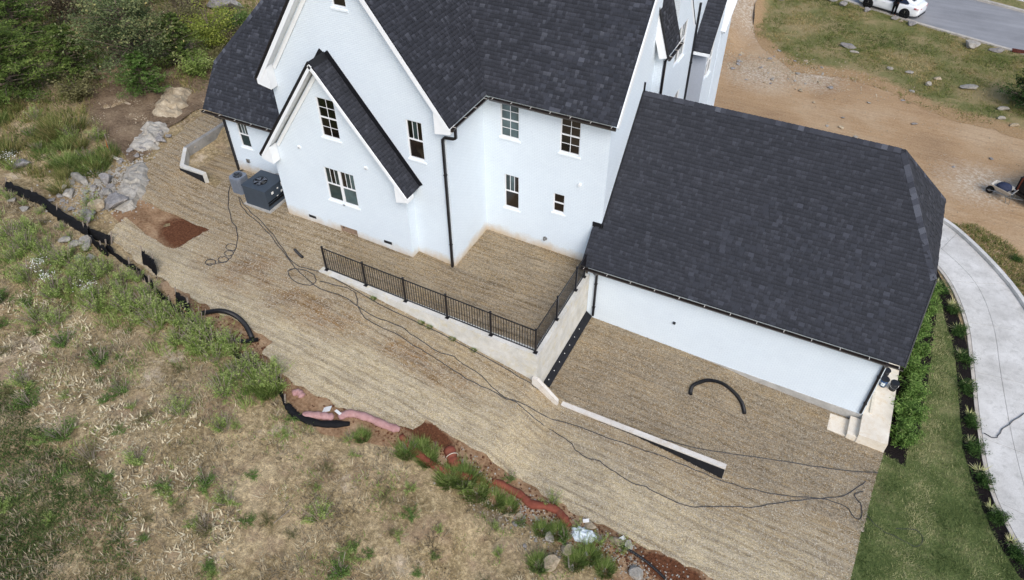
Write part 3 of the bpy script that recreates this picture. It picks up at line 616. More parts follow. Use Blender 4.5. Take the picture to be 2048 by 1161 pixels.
zoff = lambda f, d: (lambda x, y: f(x, y)+d)
patch('straw_mat_slope', slope_poly, zoff(zs, .03), 'straw', .4, .03)
patch('straw_mat_patio', patio_poly, lambda x, y: lerp_tab(PATIO, x)+.03, 'straw', .4, .02)
patch('straw_mat_pad', pad_poly, lambda x, y: lerp_tab(PAD, x)+.03, 'straw', .4, .03)
patch('straw_mat_pocket', pocket_poly, lambda x, y: .42, 'straw', .4, .04)
patch('clay_strip', clay_poly, zoff(zs, .012), 'red_clay', .3, .05)
patch('clay_patch', [(-14.6, -2.6), (-12.3, -2.5), (-9.9, -2.7), (-10.3, -4.9), (-11.1, -5.0), (-14.3, -4.4)], zoff(zs, .008), 'red_clay', .25, .02)
patch('lawn', lawn_poly, zoff(zg, .01), 'lawn_soil', .5, .03)
patch('mulch_bed', bed_poly, zoff(zg, .02), 'mulch', .35, .04)
patch('mulch_bed', shrub_poly, zoff(zg, .02), 'mulch', .35, .04)
patch('dirt_yard', yard_poly, zoff(zg, .0), 'yard_dirt', .8, .015)
vg = patch('grass_verge', verge_poly, zoff(zg, .015), 'verge_soil', .6, .015)
GF = P['grassF']+[(40, 24)]
def edge_attr(o, val=None):
    at = o.data.attributes.new('edge', 'FLOAT', 'POINT'); out = []
    for v in o.data.vertices:
        if val is not None: out.append(val); continue
        best = 9
        for p, q in zip(GF, GF[1:]):
            a, bq, c = Vector(p), Vector(q), Vector((v.co.x, v.co.y)); d = bq-a; tt = max(0, min(1, (c-a).dot(d)/d.length_squared)); w = c-(a+d*tt); sg = 1 if d.cross(w) > 0 else -1
            if w.length < abs(best): best = sg*w.length
        out.append(max(-1, min(2, best*.9+.35)))
    at.data.foreach_set('value', out)
edge_attr(vg)
hill_poly = ragged([(-15.2, 7), (-16.2, 4.5), (-16.9, 3.2), (-16.8, 1.2), (-16.2, -.4), (-16.2, -1.4), (-17.6, -1.0), (-19.2, -.6), (-20.5, .2), (-22.5, 1.6), (-23.5, 3.2), (-22, 5), (-21, 7.5), (-19, 9), (-16, 10), (-15.2, 7)], .35, 4)[:-1]
patch('bare_hillside', hill_poly, zoff(zg, .05), 'hill_earth', .4, .12)

# road, kerbs and far pavement
def strip(name, A, B, z, mat, h=None, thing_label=None):
    mb = MB(); n = len(A)
    V = [(a[0], a[1], z) for a in A]+[(b[0], b[1], z) for b in B]; F = [(i, i+1, n+i+1, n+i) for i in range(n-1)]
    mb.add(V, [f[::-1] if (Vector(V[f[1]])-Vector(V[f[0]])).cross(Vector(V[f[2]])-Vector(V[f[0]])).z < 0 else f for f in F])
    if h:
        V2 = [(a[0], a[1], z-h) for a in A]+[(b[0], b[1], z-h) for b in B]
        mb.add(V+V2, [(i, i+1, 2*n+i+1, 2*n+i) for i in range(n-1)]+[(n+i, n+i+1, 3*n+i+1, 3*n+i) for i in range(n-1)])
    return mb.build(name, mat)
rn = [(-30, 58.5), (-10, 51.8), (3.2, 47.3), (9.95, 45.1), (15.21, 43.0), (22.2, 40.8), (30, 38.2), (45, 33.5)]
off = lambda L, d: [(x+.3*d, y+.95*d) for x, y in L]
zr = -3.5
tag(strip('road', off(rn, .02), off(rn, 7.5), zr+.06, 'asphalt'), kind='structure')
tag(strip('kerb', off(rn, -.22), off(rn, .04), zr+.1, 'kerb_concrete', .2), kind='structure')
tag(strip('kerb', off(rn, 7.4), off(rn, 7.7), zr+.2, 'kerb_concrete', .3), kind='structure')
edge_attr(tag(strip('grass_verge', off(rn, 7.7), off(rn, 9.3), zr+.19, 'verge_soil'), kind='structure'), 2.0)
tag(strip('pavement', off(rn, 9.3), off(rn, 11.4), zr+.21, 'drive_concrete', .2), kind='structure')
edge_attr(tag(strip('grass_verge', off(rn, 11.4), off(rn, 40), zr+.18, 'verge_soil'), kind='structure'), 2.0)

# driveway of poured panels
rows = [((16.2, 14.3), (16.9, 15.6), (17.5, 17.3)), ((17.75, 13.7), (18.4, 14.5), (19.0, 16.15)), ((18.9, 12.2), (19.95, 12.55), (21.2, 13.1)), ((19.75, 9.65), (20.74, 9.9), (22.45, 10.15)),
        ((20.13, 6.7), (21.1, 6.85), (23.0, 7.05)), ((20.52, 3.3), (21.6, 3.25), (23.5, 3.2)), ((21.1, .6), (22.3, .4), (24.3, 0)), ((22.6, -2.3), (23.9, -2.8), (25.6, -3.6))]
drive = tag(bpy.data.objects.new('driveway', None), kind='structure'); link(drive)
cols = [catmull([(*r[k], 0) for r in rows], 6) for k in range(3)]
for r in range(len(rows)-1):
    for c in range(2):
        A = cols[c][r*6:r*6+7]; B = cols[c+1][r*6:r*6+7]; g = .008; V = []
        for i in range(7):
            a, b = A[i], B[i]; d = (b-a).normalized()*g
            for p in (a+d, b-d):
                if i == 0: p = p+(A[1]-A[0]).normalized()*g
                if i == 6: p = p-(A[6]-A[5]).normalized()*g
                V.append((p.x, p.y, zg(p.x, p.y)+.055))
        T = [(2*i, 2*i+1, 2*i+3, 2*i+2) for i in range(6)]
        k = len(V); V2 = [(x, y, z-.1) for x, y, z in V]
        S = [(2*i, 2*i+2, 2*i+2+k, 2*i+k) for i in range(6)]+[(2*i+1, 2*i+1+k, 2*i+3+k, 2*i+3) for i in range(6)]+[(0, k, k+1, 1), (12, 13, 13+k, 12+k)]
        m = MB(); fix = []
        for f in T:
            p, q, w = (Vector(V[i]) for i in f[:3]); fix.append(f if (q-p).cross(w-p).z > 0 else f[::-1])
        m.add(V+V2, fix+S); m.build('panel', 'drive_concrete', drive)
# underside filler, left flush edging and raised right kerb
m = MB(); A = cols[0]; B = cols[2]
m.add([(p.x, p.y, zg(p.x, p.y)+.02) for p in A]+[(p.x, p.y, zg(p.x, p.y)+.02) for p in B], [(i, i+1, len(A)+i+1, len(A)+i) for i in range(len(A)-1)])
m.build('joint_filler', 'kerb_concrete', drive)
def ribbon(name, path, w0, w1, z0, z1, mat, parent=None):
    mb = MB(); n = len(path); V = []
    for i, p in enumerate(path):
        d = (path[min(i+1, n-1)]-path[max(i-1, 0)]).normalized(); s = Vector((-d.y, d.x, 0)); b = zg(p.x, p.y)
        for w, z in ((w0, z0), (w1, z0), (w1, z1), (w0, z1)): V.append((p.x+s.x*w, p.y+s.y*w, b+z))
    F = []
    for i in range(n-1):
        for j in range(4): F.append((4*i+j, 4*i+(j+1) % 4, 4*i+4+(j+1) % 4, 4*i+4+j))
    F += [(0, 1, 2, 3), (4*n-4, 4*n-3, 4*n-2, 4*n-1)]
    mb.add(V, F); return mb.build(name, mat, parent)
ribbon('edging', cols[0], -.14, -.01, -.05, .05, 'kerb_concrete', drive)
ribbon('kerb_upstand', cols[2], .01, .2, -.05, .22, 'drive_concrete', drive)

# ---------------------------------------------------------------- the house
house = thing('house', (0, 0, 0), 'large white painted brick house with steep dark shingle roofs and a long right wing', 'house')
X3 = Vector((1, 0, 0)); Y3 = Vector((0, 1, 0)); Z3 = Vector((0, 0, 1))
def wall(poly, holes, plane, at, n, depth=.12, name='wall', mat=None):
    """poly and holes in (h, z); plane 'Y' -> h is x, plane 'X' -> h is y; n = outward sign"""
    to = (lambda h, z, d=0: Vector((h, at-n*d, z))) if plane == 'Y' else (lambda h, z, d=0: Vector((at-n*d, h, z)))
    loops = [[to(h, z) for h, z in poly]]+[[to(a, c), to(b, c), to(b, d), to(a, d)] and [to(a, c), to(a, d), to(b, d), to(b, c)] for a, b, c, d in holes]
    flat = [p for L in loops for p in L]; tri = tessellate_polygon(loops)
    nv = Vector((0, n, 0)) if plane == 'Y' else Vector((n, 0, 0)); F = []
    for t in tri:
        a, b, c = (flat[i] for i in t); F.append(tuple(t) if (b-a).cross(c-a).dot(nv) > 0 else tuple(t)[::-1])
    m = MB(); m.add(flat, F)
    for a, b, c, d in holes:                                   # reveals
        o = [to(a, c), to(b, c), to(b, d), to(a, d)]; i = [to(a, c, depth), to(b, c, depth), to(b, d, depth), to(a, d, depth)]
        m.add(o+i, [(k, (k+1) % 4, 4+(k+1) % 4, 4+k) for k in range(4)]); m.add(i, [(0, 1, 2, 3)])
    return m.build(name, mat or ('brick_X' if plane == 'Y' else 'brick_Y'), house)
def window(h0, h1, z0, z1, plane, at, n, style, glass, sill=True):
    """frame set back in the opening, two sashes; style: (cols, rows) of lites for upper and lower sash"""
    def bx(m, a, b, c, d, p, q):                               # p..q depth behind the wall face
        lo, hi = at-n*q, at-n*p; lo, hi = min(lo, hi), max(lo, hi)
        if plane == 'Y': m.box(a, b, lo, hi, c, d)
        else: m.box(lo, hi, a, b, c, d)
    fr = .04; m = MB(); mid = (z0+z1)/2
    bx(m, h0+.002, h0+fr, z0+.002, z1-.002, .03, .10); bx(m, h1-fr, h1-.002, z0+.002, z1-.002, .03, .10)
    bx(m, h0+fr, h1-fr, z0+.002, z0+fr, .03, .10); bx(m, h0+fr, h1-fr, z1-fr, z1-.002, .03, .10)
    w = m.build('window', 'vinyl', house)
    s = MB(); bx(s, h0+fr, h1-fr, mid-.024, mid+.024, .04, .098)
    s.build('sash_rail', 'vinyl', w)
    for k, (c0, c1) in enumerate(((mid+.024, z1-fr), (z0+fr, mid-.024))):
        nc, nr = style[k]; cw = (h1-h0-2*fr)/nc; rh = (c1-c0)/nr
        for i in range(1, nc):
            q = MB(); x = h0+fr+cw*i; bx(q, x-.011, x+.011, c0, c1, .062, .082); q.build('muntin', 'vinyl', w)
        for j in range(1, nr):
            q = MB(); z = c0+rh*j; bx(q, h0+fr, h1-fr, z-.011, z+.011, .0635, .0805); q.build('muntin', 'vinyl', w)
        for i in range(nc):
            for j in range(nr):
                q = MB(); g = glass[(i*7+j*3+k*5) % len(glass)]
                bx(q, h0+fr+cw*i+.004, h0+fr+cw*(i+1)-.004, c0+rh*j+.004, c0+rh*(j+1)-.004, .072, .076); q.build('pane', g, w)
    if sill:
        q = MB(); lo, hi = (at+n*.05, at-n*.05); lo, hi = min(lo, hi), max(lo, hi)
        if plane == 'Y':
            q.add([(h0-.06, at+n*.035, z0-.11), (h1+.06, at+n*.035, z0-.11), (h1+.06, at+n*.035, z0-.04), (h0-.06, at+n*.035, z0-.04), (h0-.06, at-n*.03, z0-.11), (h1+.06, at-n*.03, z0-.11), (h1+.06, at-n*.03, z0+.0), (h0-.06, at-n*.03, z0+.0)],
                  [(0, 1, 2, 3), (3, 2, 6, 7), (0, 3, 7, 4), (1, 5, 6, 2), (0, 4, 5, 1)])
        else:
            q.add([(at+n*.035, h0-.06, z0-.11), (at+n*.035, h1+.06, z0-.11), (at+n*.035, h1+.06, z0-.04), (at+n*.035, h0-.06, z0-.04), (at-n*.03, h0-.06, z0-.11), (at-n*.03, h1+.06, z0-.11), (at-n*.03, h1+.06, z0), (at-n*.03, h0-.06, z0)],
                  [(0, 1, 2, 3), (3, 2, 6, 7), (0, 3, 7, 4), (1, 5, 6, 2), (0, 4, 5, 1)])
        q.build('sill', 'sill_paint', w)
    return w
DK, BR, GR, TL = 'glass_dark', 'glass_brown', 'glass_green', 'glass_teal'
EV = 6.7; SL = 1.38; RX = -3.8                                 # main gable: eaves at x=.42 and -8.02
zmain = lambda x: EV+SL*(.42-x) if x > RX else EV+SL*(x+8.02)
# main gable wall (plane y=0)
Wm = [(-4.08, -3.5, 9.98, 11.15), (-1.65, -.97, 4.77, 6.37)]
wall([(-7.69, -.6), (0, -.6), (0, zmain(0)-.33), (RX, zmain(RX)-.33), (-7.69, zmain(-7.69)-.33)], Wm, 'Y', 0, -1)
window(*Wm[0], 'Y', 0, -1, ((1, 1), (1, 1)), [DK]); window(*Wm[1], 'Y', 0, -1, ((3, 1), (1, 1)), [DK, TL, BR])
# left flank of the main block
wall([(0, -.6), (13, -.6), (13, 6.9), (0, 6.9)], [], 'X', -7.69, -1)
# nose flank facing the recess
wall([(0, -.6), (2.73, -.6), (2.73, 6.9), (0, 6.9)], [], 'X', 0, 1)
# recessed wall
Wr = [(.74, 1.53, 4.84, 6.32), (3.2, 4.0, 4.82, 6.32), (.88, 1.53, 1.55, 3.16), (3.03, 3.52, 2.02, 2.91)]
wall([(0, -.8), (5.13, -.8), (5.13, 6.95), (0, 6.95)], Wr, 'Y', 2.73, -1)
window(*Wr[0], 'Y', 2.73, -1, ((2, 2), (2, 2)), [GR, GR, TL, GR]); window(*Wr[1], 'Y', 2.73, -1, ((2, 2), (2, 2)), [BR, BR, DK])
window(*Wr[2], 'Y', 2.73, -1, ((3, 1), (1, 1)), [TL, GR, BR]); window(*Wr[3], 'Y', 2.73, -1, ((1, 1), (1, 1)), [BR])
# right gable end of the main block, rising to the central ridge
CE, CS, CR = 6.67, 1.23, 7.0                                    # central roof: eave y=2.3, slope, ridge y
zc = lambda y: CE+CS*(y-2.3) if y < CR else CE+CS*(2*CR-2.3-y)
wall([(2.73, -3.2), (7.25, -3.2), (7.25, zc(7.25)-.3), (CR, zc(CR)-.3), (2.73, zc(2.73)-.3)], [], 'X', 5.13, 1)
# gabled bay in front of the main gable
BY = -.45; BE, BS, BX = 3.55, 1.33, -4.82                       # eaves x=-1.33 and -8.31
zbay = lambda x: BE+BS*(-1.33-x) if x > BX else BE+BS*(x+8.31)
Wb = [(-5.24, -4.41, 4.96, 6.62), (-5.56, -4.1, 1.93, 3.5)]
bay_door = (-5.32, -4.43, .02, .66); v1 = (-6.94, -6.55, .54, .68); v2 = (-3.1, -2.7, .51, .65)
wall([(-8.08, -.6), (-1.72, -.6), (-1.72, zbay(-1.72)-.3), (BX, zbay(BX)-.3), (-8.08, zbay(-8.08)-.3)], Wb+[bay_door, v1, v2], 'Y', BY, -1)
wall([(BY, -.6), (0, -.6), (0, 4.0), (BY, 4.0)], [], 'X', -1.72, 1); wall([(BY, -.6), (1.15, -.6), (1.15, 4.0), (BY, 4.0)], [], 'X', -8.08, -1)
window(*Wb[0], 'Y', BY, -1, ((2, 2), (2, 2)), [DK, DK, BR])
wd = window(-5.56, -4.85, 1.93, 3.5, 'Y', BY, -1, ((3, 1), (1, 1)), [TL, DK, TL]); window(-4.81, -4.1, 1.93, 3.5, 'Y', BY, -1, ((3, 1), (1, 1)), [BR, TL, GR])
m = MB(); m.box(-4.852, -4.808, BY+.028, BY+.1, 1.94, 3.49); m.build('mullion', 'vinyl', wd)
m = MB(); m.box(bay_door[0]+.02, bay_door[1]-.02, BY+.06, BY+.09, .04, .64); cd = m.build('crawl_door', 'wood_door', house)
m = MB(); m.box(-5.2, -5.12, BY+.045, BY+.0595, .52, .57); m.build('latch', 'black_metal', cd)
for v in (v1, v2):
    m = MB(); m.box(v[0]+.01, v[1]-.01, BY-.004, BY+.02, v[2]+.005, v[3]-.005); f = m.build('foundation_vent', 'vent_dark', house)
    for k in range(4):
        q = MB(); z = v[2]+.03+k*.027; q.box(v[0]+.02, v[1]-.02, BY-.012, BY-.0045, z, z+.012); q.build('louvre', 'black_metal', f)
# left wing
WY = 1.15; WE, WS, WR_ = 3.55, 1.22, 5.45                       # eave y=.8
Ww = [(-11.66, -11.06, 1.86, 3.14)]
wall([(-12.35, -.3), (-7.69, -.3), (-7.69, 3.75), (-12.35, 3.75)], Ww, 'Y', WY, -1)
window(*Ww[0], 'Y', WY, -1, ((3, 1), (1, 1)), [TL, GR, TL])
wall([(WY, -.3), (9.8, -.3), (9.8, 3.75), (7.6, 5.3), (3.2, 5.3), (WY, 3.75)], [], 'X', -12.35, -1)
# garage wing
GY = 1.95; GE, GS, GRY = .68, 1.185, 6.2                        # eave y=1.64
zgar = lambda y: GE+GS*(min(y, 2*GRY-y)-1.64)
wall([(5.0, -2.6), (16.27, -2.6), (16.27, .72), (5.0, .72)], [], 'Y', GY, -1)
m = MB(); m.box(5.0, 16.3, GY-.03, GY+.2, -3.4, -2.44)
m.v = [(x, y, z if z < -3 else -2.33-.22*(x-5)/11.3) for x, y, z in m.v]; m.build('foundation', 'foundation_concrete', house)
wall([(GY, -3.3), (10.45, -3.3), (10.45, .72), (8.75, 2.9), (3.65, 2.9), (GY, .72)], [], 'X', 16.27, 1)
wall([(5.1, -3.3), (16.27, -3.3), (16.27, .72), (5.1, .72)], [], 'Y', 10.45, 1); wall([(GY, -2.6), (2.73, -2.6), (2.73, 1.2), (GY, .72)], [], 'X', 5.0, -1)
# street-side blocks beyond the right gable
wall([(5.13, -3.2), (5.45, -3.2), (5.45, 7.2), (5.13, 7.6)], [], 'Y', 7.25, -1)
Ws = [(8.94, 10.37, 5.89, 7.45), (9.5, 10.8, 2.6, 4.15)]
wall([(7.25, -3.2), (16, -3.2), (16, 11), (8.6, 11), (8.6, 7.15), (7.25, 7.15)], Ws, 'X', 5.45, 1)
for (a, b, c, d) in Ws:
    window(a, (a+b)/2-.02, c, d, 'X', 5.45, 1, ((2, 1), (2, 1)), [TL, GR, TL], False); window((a+b)/2+.02, b, c, d, 'X', 5.45, 1, ((2, 1), (2, 1)), [GR, TL, TL])
wall([(5.45, -3.2), (6.1, -3.2), (6.1, 5.45), (5.45, 5.45)], [], 'Y', 12.15, -1, mat='shaded_wall_grey')  # front in the recess; its shade is in the wall colour
Wt = [(12.3, 13.35, 3.94, 5.3)]
wall([(12.15, -3.2), (14.3, -3.2), (14.3, 6.6), (13.5, 6.9), (12.15, 5.4)], Wt, 'X', 6.1, 1)
window(12.3, 12.8, 3.94, 5.3, 'X', 6.1, 1, ((1, 2), (1, 1)), [TL, GR], False); window(12.85, 13.35, 3.94, 5.3, 'X', 6.1, 1, ((1, 2), (1, 1)), [GR, TL])
m = MB(); m.box(5.4, 6.13, 14.3, 16, -3.2, 5.5); m.build('wall', 'brick_X', house)
m = MB(); m.slab([(5.3, 14.2, 5.5), (6.3, 14.2, 5.5), (6.3, 16.2, 6.9), (5.3, 16.2, 6.9)], (0, -.57, .82), .15); m.build('eave_return', 'white_trim', house)

# ---- roofs
TABS = []; ROOFS = []
def pl(L, v):
    if v <= L[0][0]: return L[0][1]
    for (a, b), (c, d) in zip(L, L[1:]):
        if v <= c: return b if c-a < 1e-6 else b+(d-b)*(v-a)/(c-a)
    return L[-1][1]
def roof(P0, u, v, left, right, shingles=True, contrast=.72, expo=.143, thick=.16, under='white_trim', start=0):
    """P0 eave origin; left/right: lists of (v, u) boundaries; builds deck, soffit and the list of shingle tabs"""
    P0, u, v = Vector(P0), Vector(u).normalized(), Vector(v).normalized(); n = u.cross(v).normalized()
    if n.z < 0: n = -n
    pts = [(b, a) for a, b in left]+[(b, a) for a, b in reversed(right)]
    poly = []
    for a, b in pts:
        p = P0+u*a+v*b
        if not poly or (p-poly[-1]).length > 1e-4: poly.append(p)
    if (poly[0]-poly[-1]).length < 1e-4: poly.pop()
    m = MB(); m.slab([p-n*.002 for p in poly], n, .03); rf = m.build('roof', 'underlay', house)
    cen = sum(poly, Vector())/len(poly); vtop = max((p-P0).dot(v) for p in poly)
    m = MB(); m.slab([p-n*.034+(cen-p).normalized()*.03-(v*.3 if (p-P0).dot(v) > vtop-.05 else Vector()) for p in poly], n, thick); m.build('soffit', under, rf)
    ROOFS.append(rf)
    if shingles:
        vmax = max(left[-1][0], right[-1][0]); k = 0
        while k*expo < vmax-.02:
            a, b = k*expo, min((k+1)*expo, vmax); A0, B0 = pl(left, a+1e-5), pl(right, a+1e-5); A1, B1 = pl(left, b-1e-5), pl(right, b-1e-5)
            s = min(A0, A1)-random.uniform(0, .3); hi = max(B0, B1); tone = random.uniform(-.05, .05); run = .3
            while s < hi:
                w = random.choice((.09, .11, .13, .15, .18, .22)); e = s+w
                q = [max(s, A0), min(e, B0), min(e, B1), max(s, A1)]
                if q[1]-q[0] > .01 or q[2]-q[3] > .01:
                    q[1] = max(q[1], q[0]+.002); q[2] = max(q[2], q[3]+.002)
                    r = random.random(); sh = (random.uniform(.12, .4) if r < .6 else random.uniform(.4, .62) if r < .85 else random.uniform(.7, 1))
                    sh = .33+(sh-.33)*contrast+tone; th = random.choice((.003, .004, .004, .013, .017))
                    full = (q[0] == s and q[3] == s and q[1] == e and q[2] == e)
                    TABS.append((P0+u*q[0]+v*a, P0+u*q[1]+v*a, P0+u*q[2]+v*(b+.012), P0+u*q[3]+v*(b+.012), n, u, v, th, sh, full, w-.006, b+.012-a, rf))
                s = e
            k += 1
    return rf
def vlen(run, slope): return run*math.hypot(1, slope)
fv = lambda slope: (0, 1, slope)
# garage front slope, left part notched round the house corner, half hip at the right end
L = lambda y: vlen(y-1.64, GS)
roof((4.78, 1.64, GE), X3, fv(GS), [(0, 0), (L(2.66), 0), (L(2.66)+1e-4, .36), (L(GRY), .36)], [(0, 11.92), (L(3.65), 11.92), (L(GRY), 9.69)], contrast=.48, thick=.1)
roof((16.7, 10.76, GE), -X3, (0, -1, GS), [(0, 0), (L(3.65), 0), (L(GRY), 2.23)], [(0, 11.57), (L(GRY), 11.57)], shingles=False)
HZ = zgar(3.65); hs = (zgar(GRY)-HZ)/(16.7-14.47); hl = vlen(16.7-14.47, hs)
roof((16.7, 3.65, HZ), Y3, (-1, 0, hs), [(0, 0), (hl, 2.55)], [(0, 5.1), (hl, 2.55)], contrast=.6)
# central front slope, valley on the left
Lc = lambda y: vlen(y-2.3, CS); vx = lambda z: .42-(z-EV)/SL
zt = zc(CR)
roof((.42, 2.3, CE), X3, fv(CS), [(0, 0), (Lc(CR), vx(zt)-.42)], [(0, 5.05), (Lc(CR), 5.05)])
roof((5.47, 2*CR-2.3, CE), -X3, (0, -1, CS), [(0, 0), (Lc(CR), 0)], [(0, 6), (Lc(CR), 6)], shingles=False)
# main gable slopes
Lm = vlen(.42-RX, SL)
vy = lambda v: 2.3+(EV+SL*v/math.hypot(1, SL)-CE)/CS            # valley y at slope length v
roof((.42, -.36, EV), Y3, (-1, 0, SL), [(0, 0), (Lm, 0)], [(0, 2.3+.36), (Lm, vy(Lm)+.36)])
roof((-8.02, 13, EV), -Y3, (1, 0, SL), [(0, 0), (Lm, 0)], [(0, 13.36), (Lm, 13.36)], shingles=False)
# bay roof
Lb = vlen(-1.33-BX, BS)
roof((-1.33, -.86, BE), Y3, (-1, 0, BS), [(0, 0), (Lb, 0)], [(0, .84), (Lb, .84)], contrast=.55, thick=.1)
roof((-8.31, 0, BE), -Y3, (1, 0, BS), [(0, 0), (Lb, 0)], [(0, .86), (Lb, .86)], shingles=False, thick=.1)
# left wing with a half hip at its left end
Lw = lambda y: vlen(y-.8, WS); hw = WE+WS*(2.12-.8); rx = -13.05+(WE+WS*(WR_-.8)-hw)/1.34
roof((-13.05, .8, WE), X3, fv(WS), [(0, 0), (Lw(2.12), 0), (Lw(WR_), rx+13.05)], [(0, 5.36), (Lw(WR_), 5.36)], contrast=.8)
hlw = vlen(rx+13.05, 1.34)
roof((-13.05, 2*WR_-2.12, hw), -Y3, (1, 0, 1.34), [(0, 0), (hlw, WR_-2.12)], [(0, 2*(WR_-2.12)), (hlw, WR_-2.12)], shingles=False)
roof((-7.69, 2*WR_-.8, WE), -X3, (0, -1, WS), [(0, 0), (Lw(WR_), 0)], [(0, 5.36), (Lw(2.12), 5.36), (Lw(WR_), 5.36-(rx+13.05))], shingles=False)
# street-side roofs
roof((5.68, 6.95, 7.25), Y3, (-1, 0, 3.0), [(0, 0), (3.4, 0)], [(0, 1.65), (3.4, 1.65)], contrast=.9)
wall([(4.2, 7.0), (5.45, 7.0), (5.45, 11), (4.2, 11)], [], 'Y', 8.6, -1)
roof((5.46, 11.85, 5.42), X3, (0, 1, 1.18), [(0, 0), (3.2, 0)], [(0, .8), (3.2, .8)], contrast=.5, thick=.1)
# shingle tabs: the 300 that show largest are objects, the rest one joined part
def score(t):
    c = (t[0]+t[2])/2; d = CAMP-c; L = d.length
    return (t[10]*t[11])*max(0, t[4].dot(d)/L)/(L*L) if t[9] else 0
order = sorted(range(len(TABS)), key=lambda i: -score(TABS[i])); big = set(order[:300])
unit = {}
def unit_shingle(k):
    if k not in unit:
        me = bpy.data.meshes.new('shingle')
        me.from_pydata([(0, 0, 0), (1, 0, 0), (1, 1, 0), (0, 1, 0), (0, 0, 1), (1, 0, 1), (1, 1, .15), (0, 1, .15)], [], [(4, 5, 6, 7), (0, 1, 5, 4), (1, 2, 6, 5), (3, 0, 4, 7), (2, 3, 7, 6)])
        a = me.attributes.new('shade', 'FLOAT', 'FACE'); a.data.foreach_set('value', [k/14]*5); me.materials.append(M['shingle']); unit[k] = me
    return unit[k]
V = []; F = []; S = []
for i, t in enumerate(TABS):
    p, q, r, s, n, u, v, th, sh, full, w, l, rf = t
    if i in big:
        o = bpy.data.objects.new('shingle', unit_shingle(max(0, min(14, round(sh*14)))))
        mm = Matrix((u, v, u.cross(v))).transposed().to_4x4()
        if u.cross(v).dot(n) < 0: mm = Matrix((-u, v, n)).transposed().to_4x4(); p = q
        o.rotation_euler = mm.to_euler(); o.location = p+n*.002; o.scale = (w, l, th); link(o, rf)
    else:
        k = len(V); g = u*.003
        V += [p+g, q-g, p+g+n*th, q-g+n*th, r-g+n*.003, s+g+n*.003]
        flip = u.cross(v).dot(n) < 0
        fs = [(k+2, k+3, k+4, k+5), (k, k+1, k+3, k+2), (k+1, k+4, k+3, k+3), (k, k+2, k+5, k+5)]
        for f in fs[:2]: F.append(f[::-1] if flip else f); S.append(sh)
me = fast_mesh('shingle_field', np.array([tuple(x) for x in V]), np.array(F), S, 'shingle')
tag(link(bpy.data.objects.new('shingle_field', me), house), kind='stuff')
# ridge and hip caps, one object each
def caps(p, q, a, b, rf, w=.17, step=.16, tones=(0, 0, 1, 1, 2, 2, 3, 4, 6)):
    p, q, a, b = map(Vector, (p, q, a, b)); d = (q-p).normalized(); a.normalize(); b.normalize(); up = -(a+b).normalized(); n = int((q-p).length/step); ms = []
    for k in range(7):
        me = bpy.data.meshes.new('ridge_cap'); Ls = step+.03; h = .03
        Vv = [up*h, a*w+up*h*.55, b*w+up*h*.55, d*Ls+up*.014, d*Ls+a*w+up*.006, d*Ls+b*w+up*.006, Vector((0, 0, 0)), a*w, b*w]
        me.from_pydata([tuple(x) for x in Vv], [], [(0, 1, 4, 3), (0, 3, 5, 2), (0, 6, 7, 1), (0, 2, 8, 6)])
        at = me.attributes.new('shade', 'FLOAT', 'FACE'); at.data.foreach_set('value', [.25+.11*k]*4); me.materials.append(M['shingle']); ms.append(me)
    for i in range(n):
        o = bpy.data.objects.new('ridge_cap', ms[random.choice(tones)]); o.location = p+d*(i*step)+up*.012; link(o, rf)
gz_ = zgar(GRY)
caps((5.14, GRY, gz_), (14.5, GRY, gz_), (0, -1, -GS), (0, 1, -GS), ROOFS[0], step=.2)
caps((16.68, 3.67, HZ), (14.47, GRY, gz_), (-1, -.55, -.65), (.42, .9, -.55), ROOFS[2], .17, .2, (1, 2, 2, 3, 4, 5, 6))
caps((16.68, 8.73, HZ), (14.47, GRY, gz_), (-1, .55, -.65), (.42, -.9, -.55), ROOFS[2])
wi = [i for i, r in enumerate(ROOFS)][9]
caps((-13.04, 2.13, hw), (rx, WR_, WE+WS*(WR_-.8)), (1, -.55, -.65), (-.42, .9, -.55), ROOFS[wi])
# rake boards, frieze boards and eave returns
def rake(p, q, h=.26, t=.035, drop=.05, name='rake_board', out=(0, -1, 0)):
    p, q, o = Vector(p), Vector(q), Vector(out); d = (q-p).normalized(); nn = o.cross(d).normalized(); nn = nn if nn.z > 0 else -nn
    q = q-d*((drop+h)*abs(d.z/max(.2, math.hypot(d.x, d.y)))*.95 if name == 'frieze_board' else drop)
    m = MB(); c = (p+q)/2-nn*(drop+h/2); m.obox(c, d*(q-p).length/2, o*t/2, nn*h/2); return m.build(name, 'white_trim', house)
ap = zmain(RX)
for e, s in ((.42, 1), (-8.02, -1)):
    rake((e, -.372, EV), (RX, -.372, ap), .15); rake((e-s*.42, -.03, EV+.42*SL-.02), (RX, -.03, ap-.02), .14, .03, .24, 'frieze_board')
    m = MB(); m.slab([(e, -.37, EV-.05), (e, -.37, EV-.25), (e-s*.62, -.37, EV-.36), (e-s*.62, -.37, EV+.62*SL-.3)], (0, -1, 0), .36); m.build('eave_return', 'white_trim', house)
apb = zbay(BX)
for e, s in ((-1.33, 1), (-8.31, -1)):
    rake((e, -.872, BE), (BX, -.872, apb), .11); rake((e-s*.4, BY-.03, BE+.4*BS-.02), (BX, BY-.03, apb-.02), .12, .03, .22, 'frieze_board')
    m = MB(); m.slab([(e, -.87, BE-.05), (e, -.87, BE-.22), (e-s*.55, -.87, BE-.34), (e-s*.55, -.87, BE+.55*BS-.28)], (0, -1, 0), .4); m.build('eave_return', 'white_trim', house)
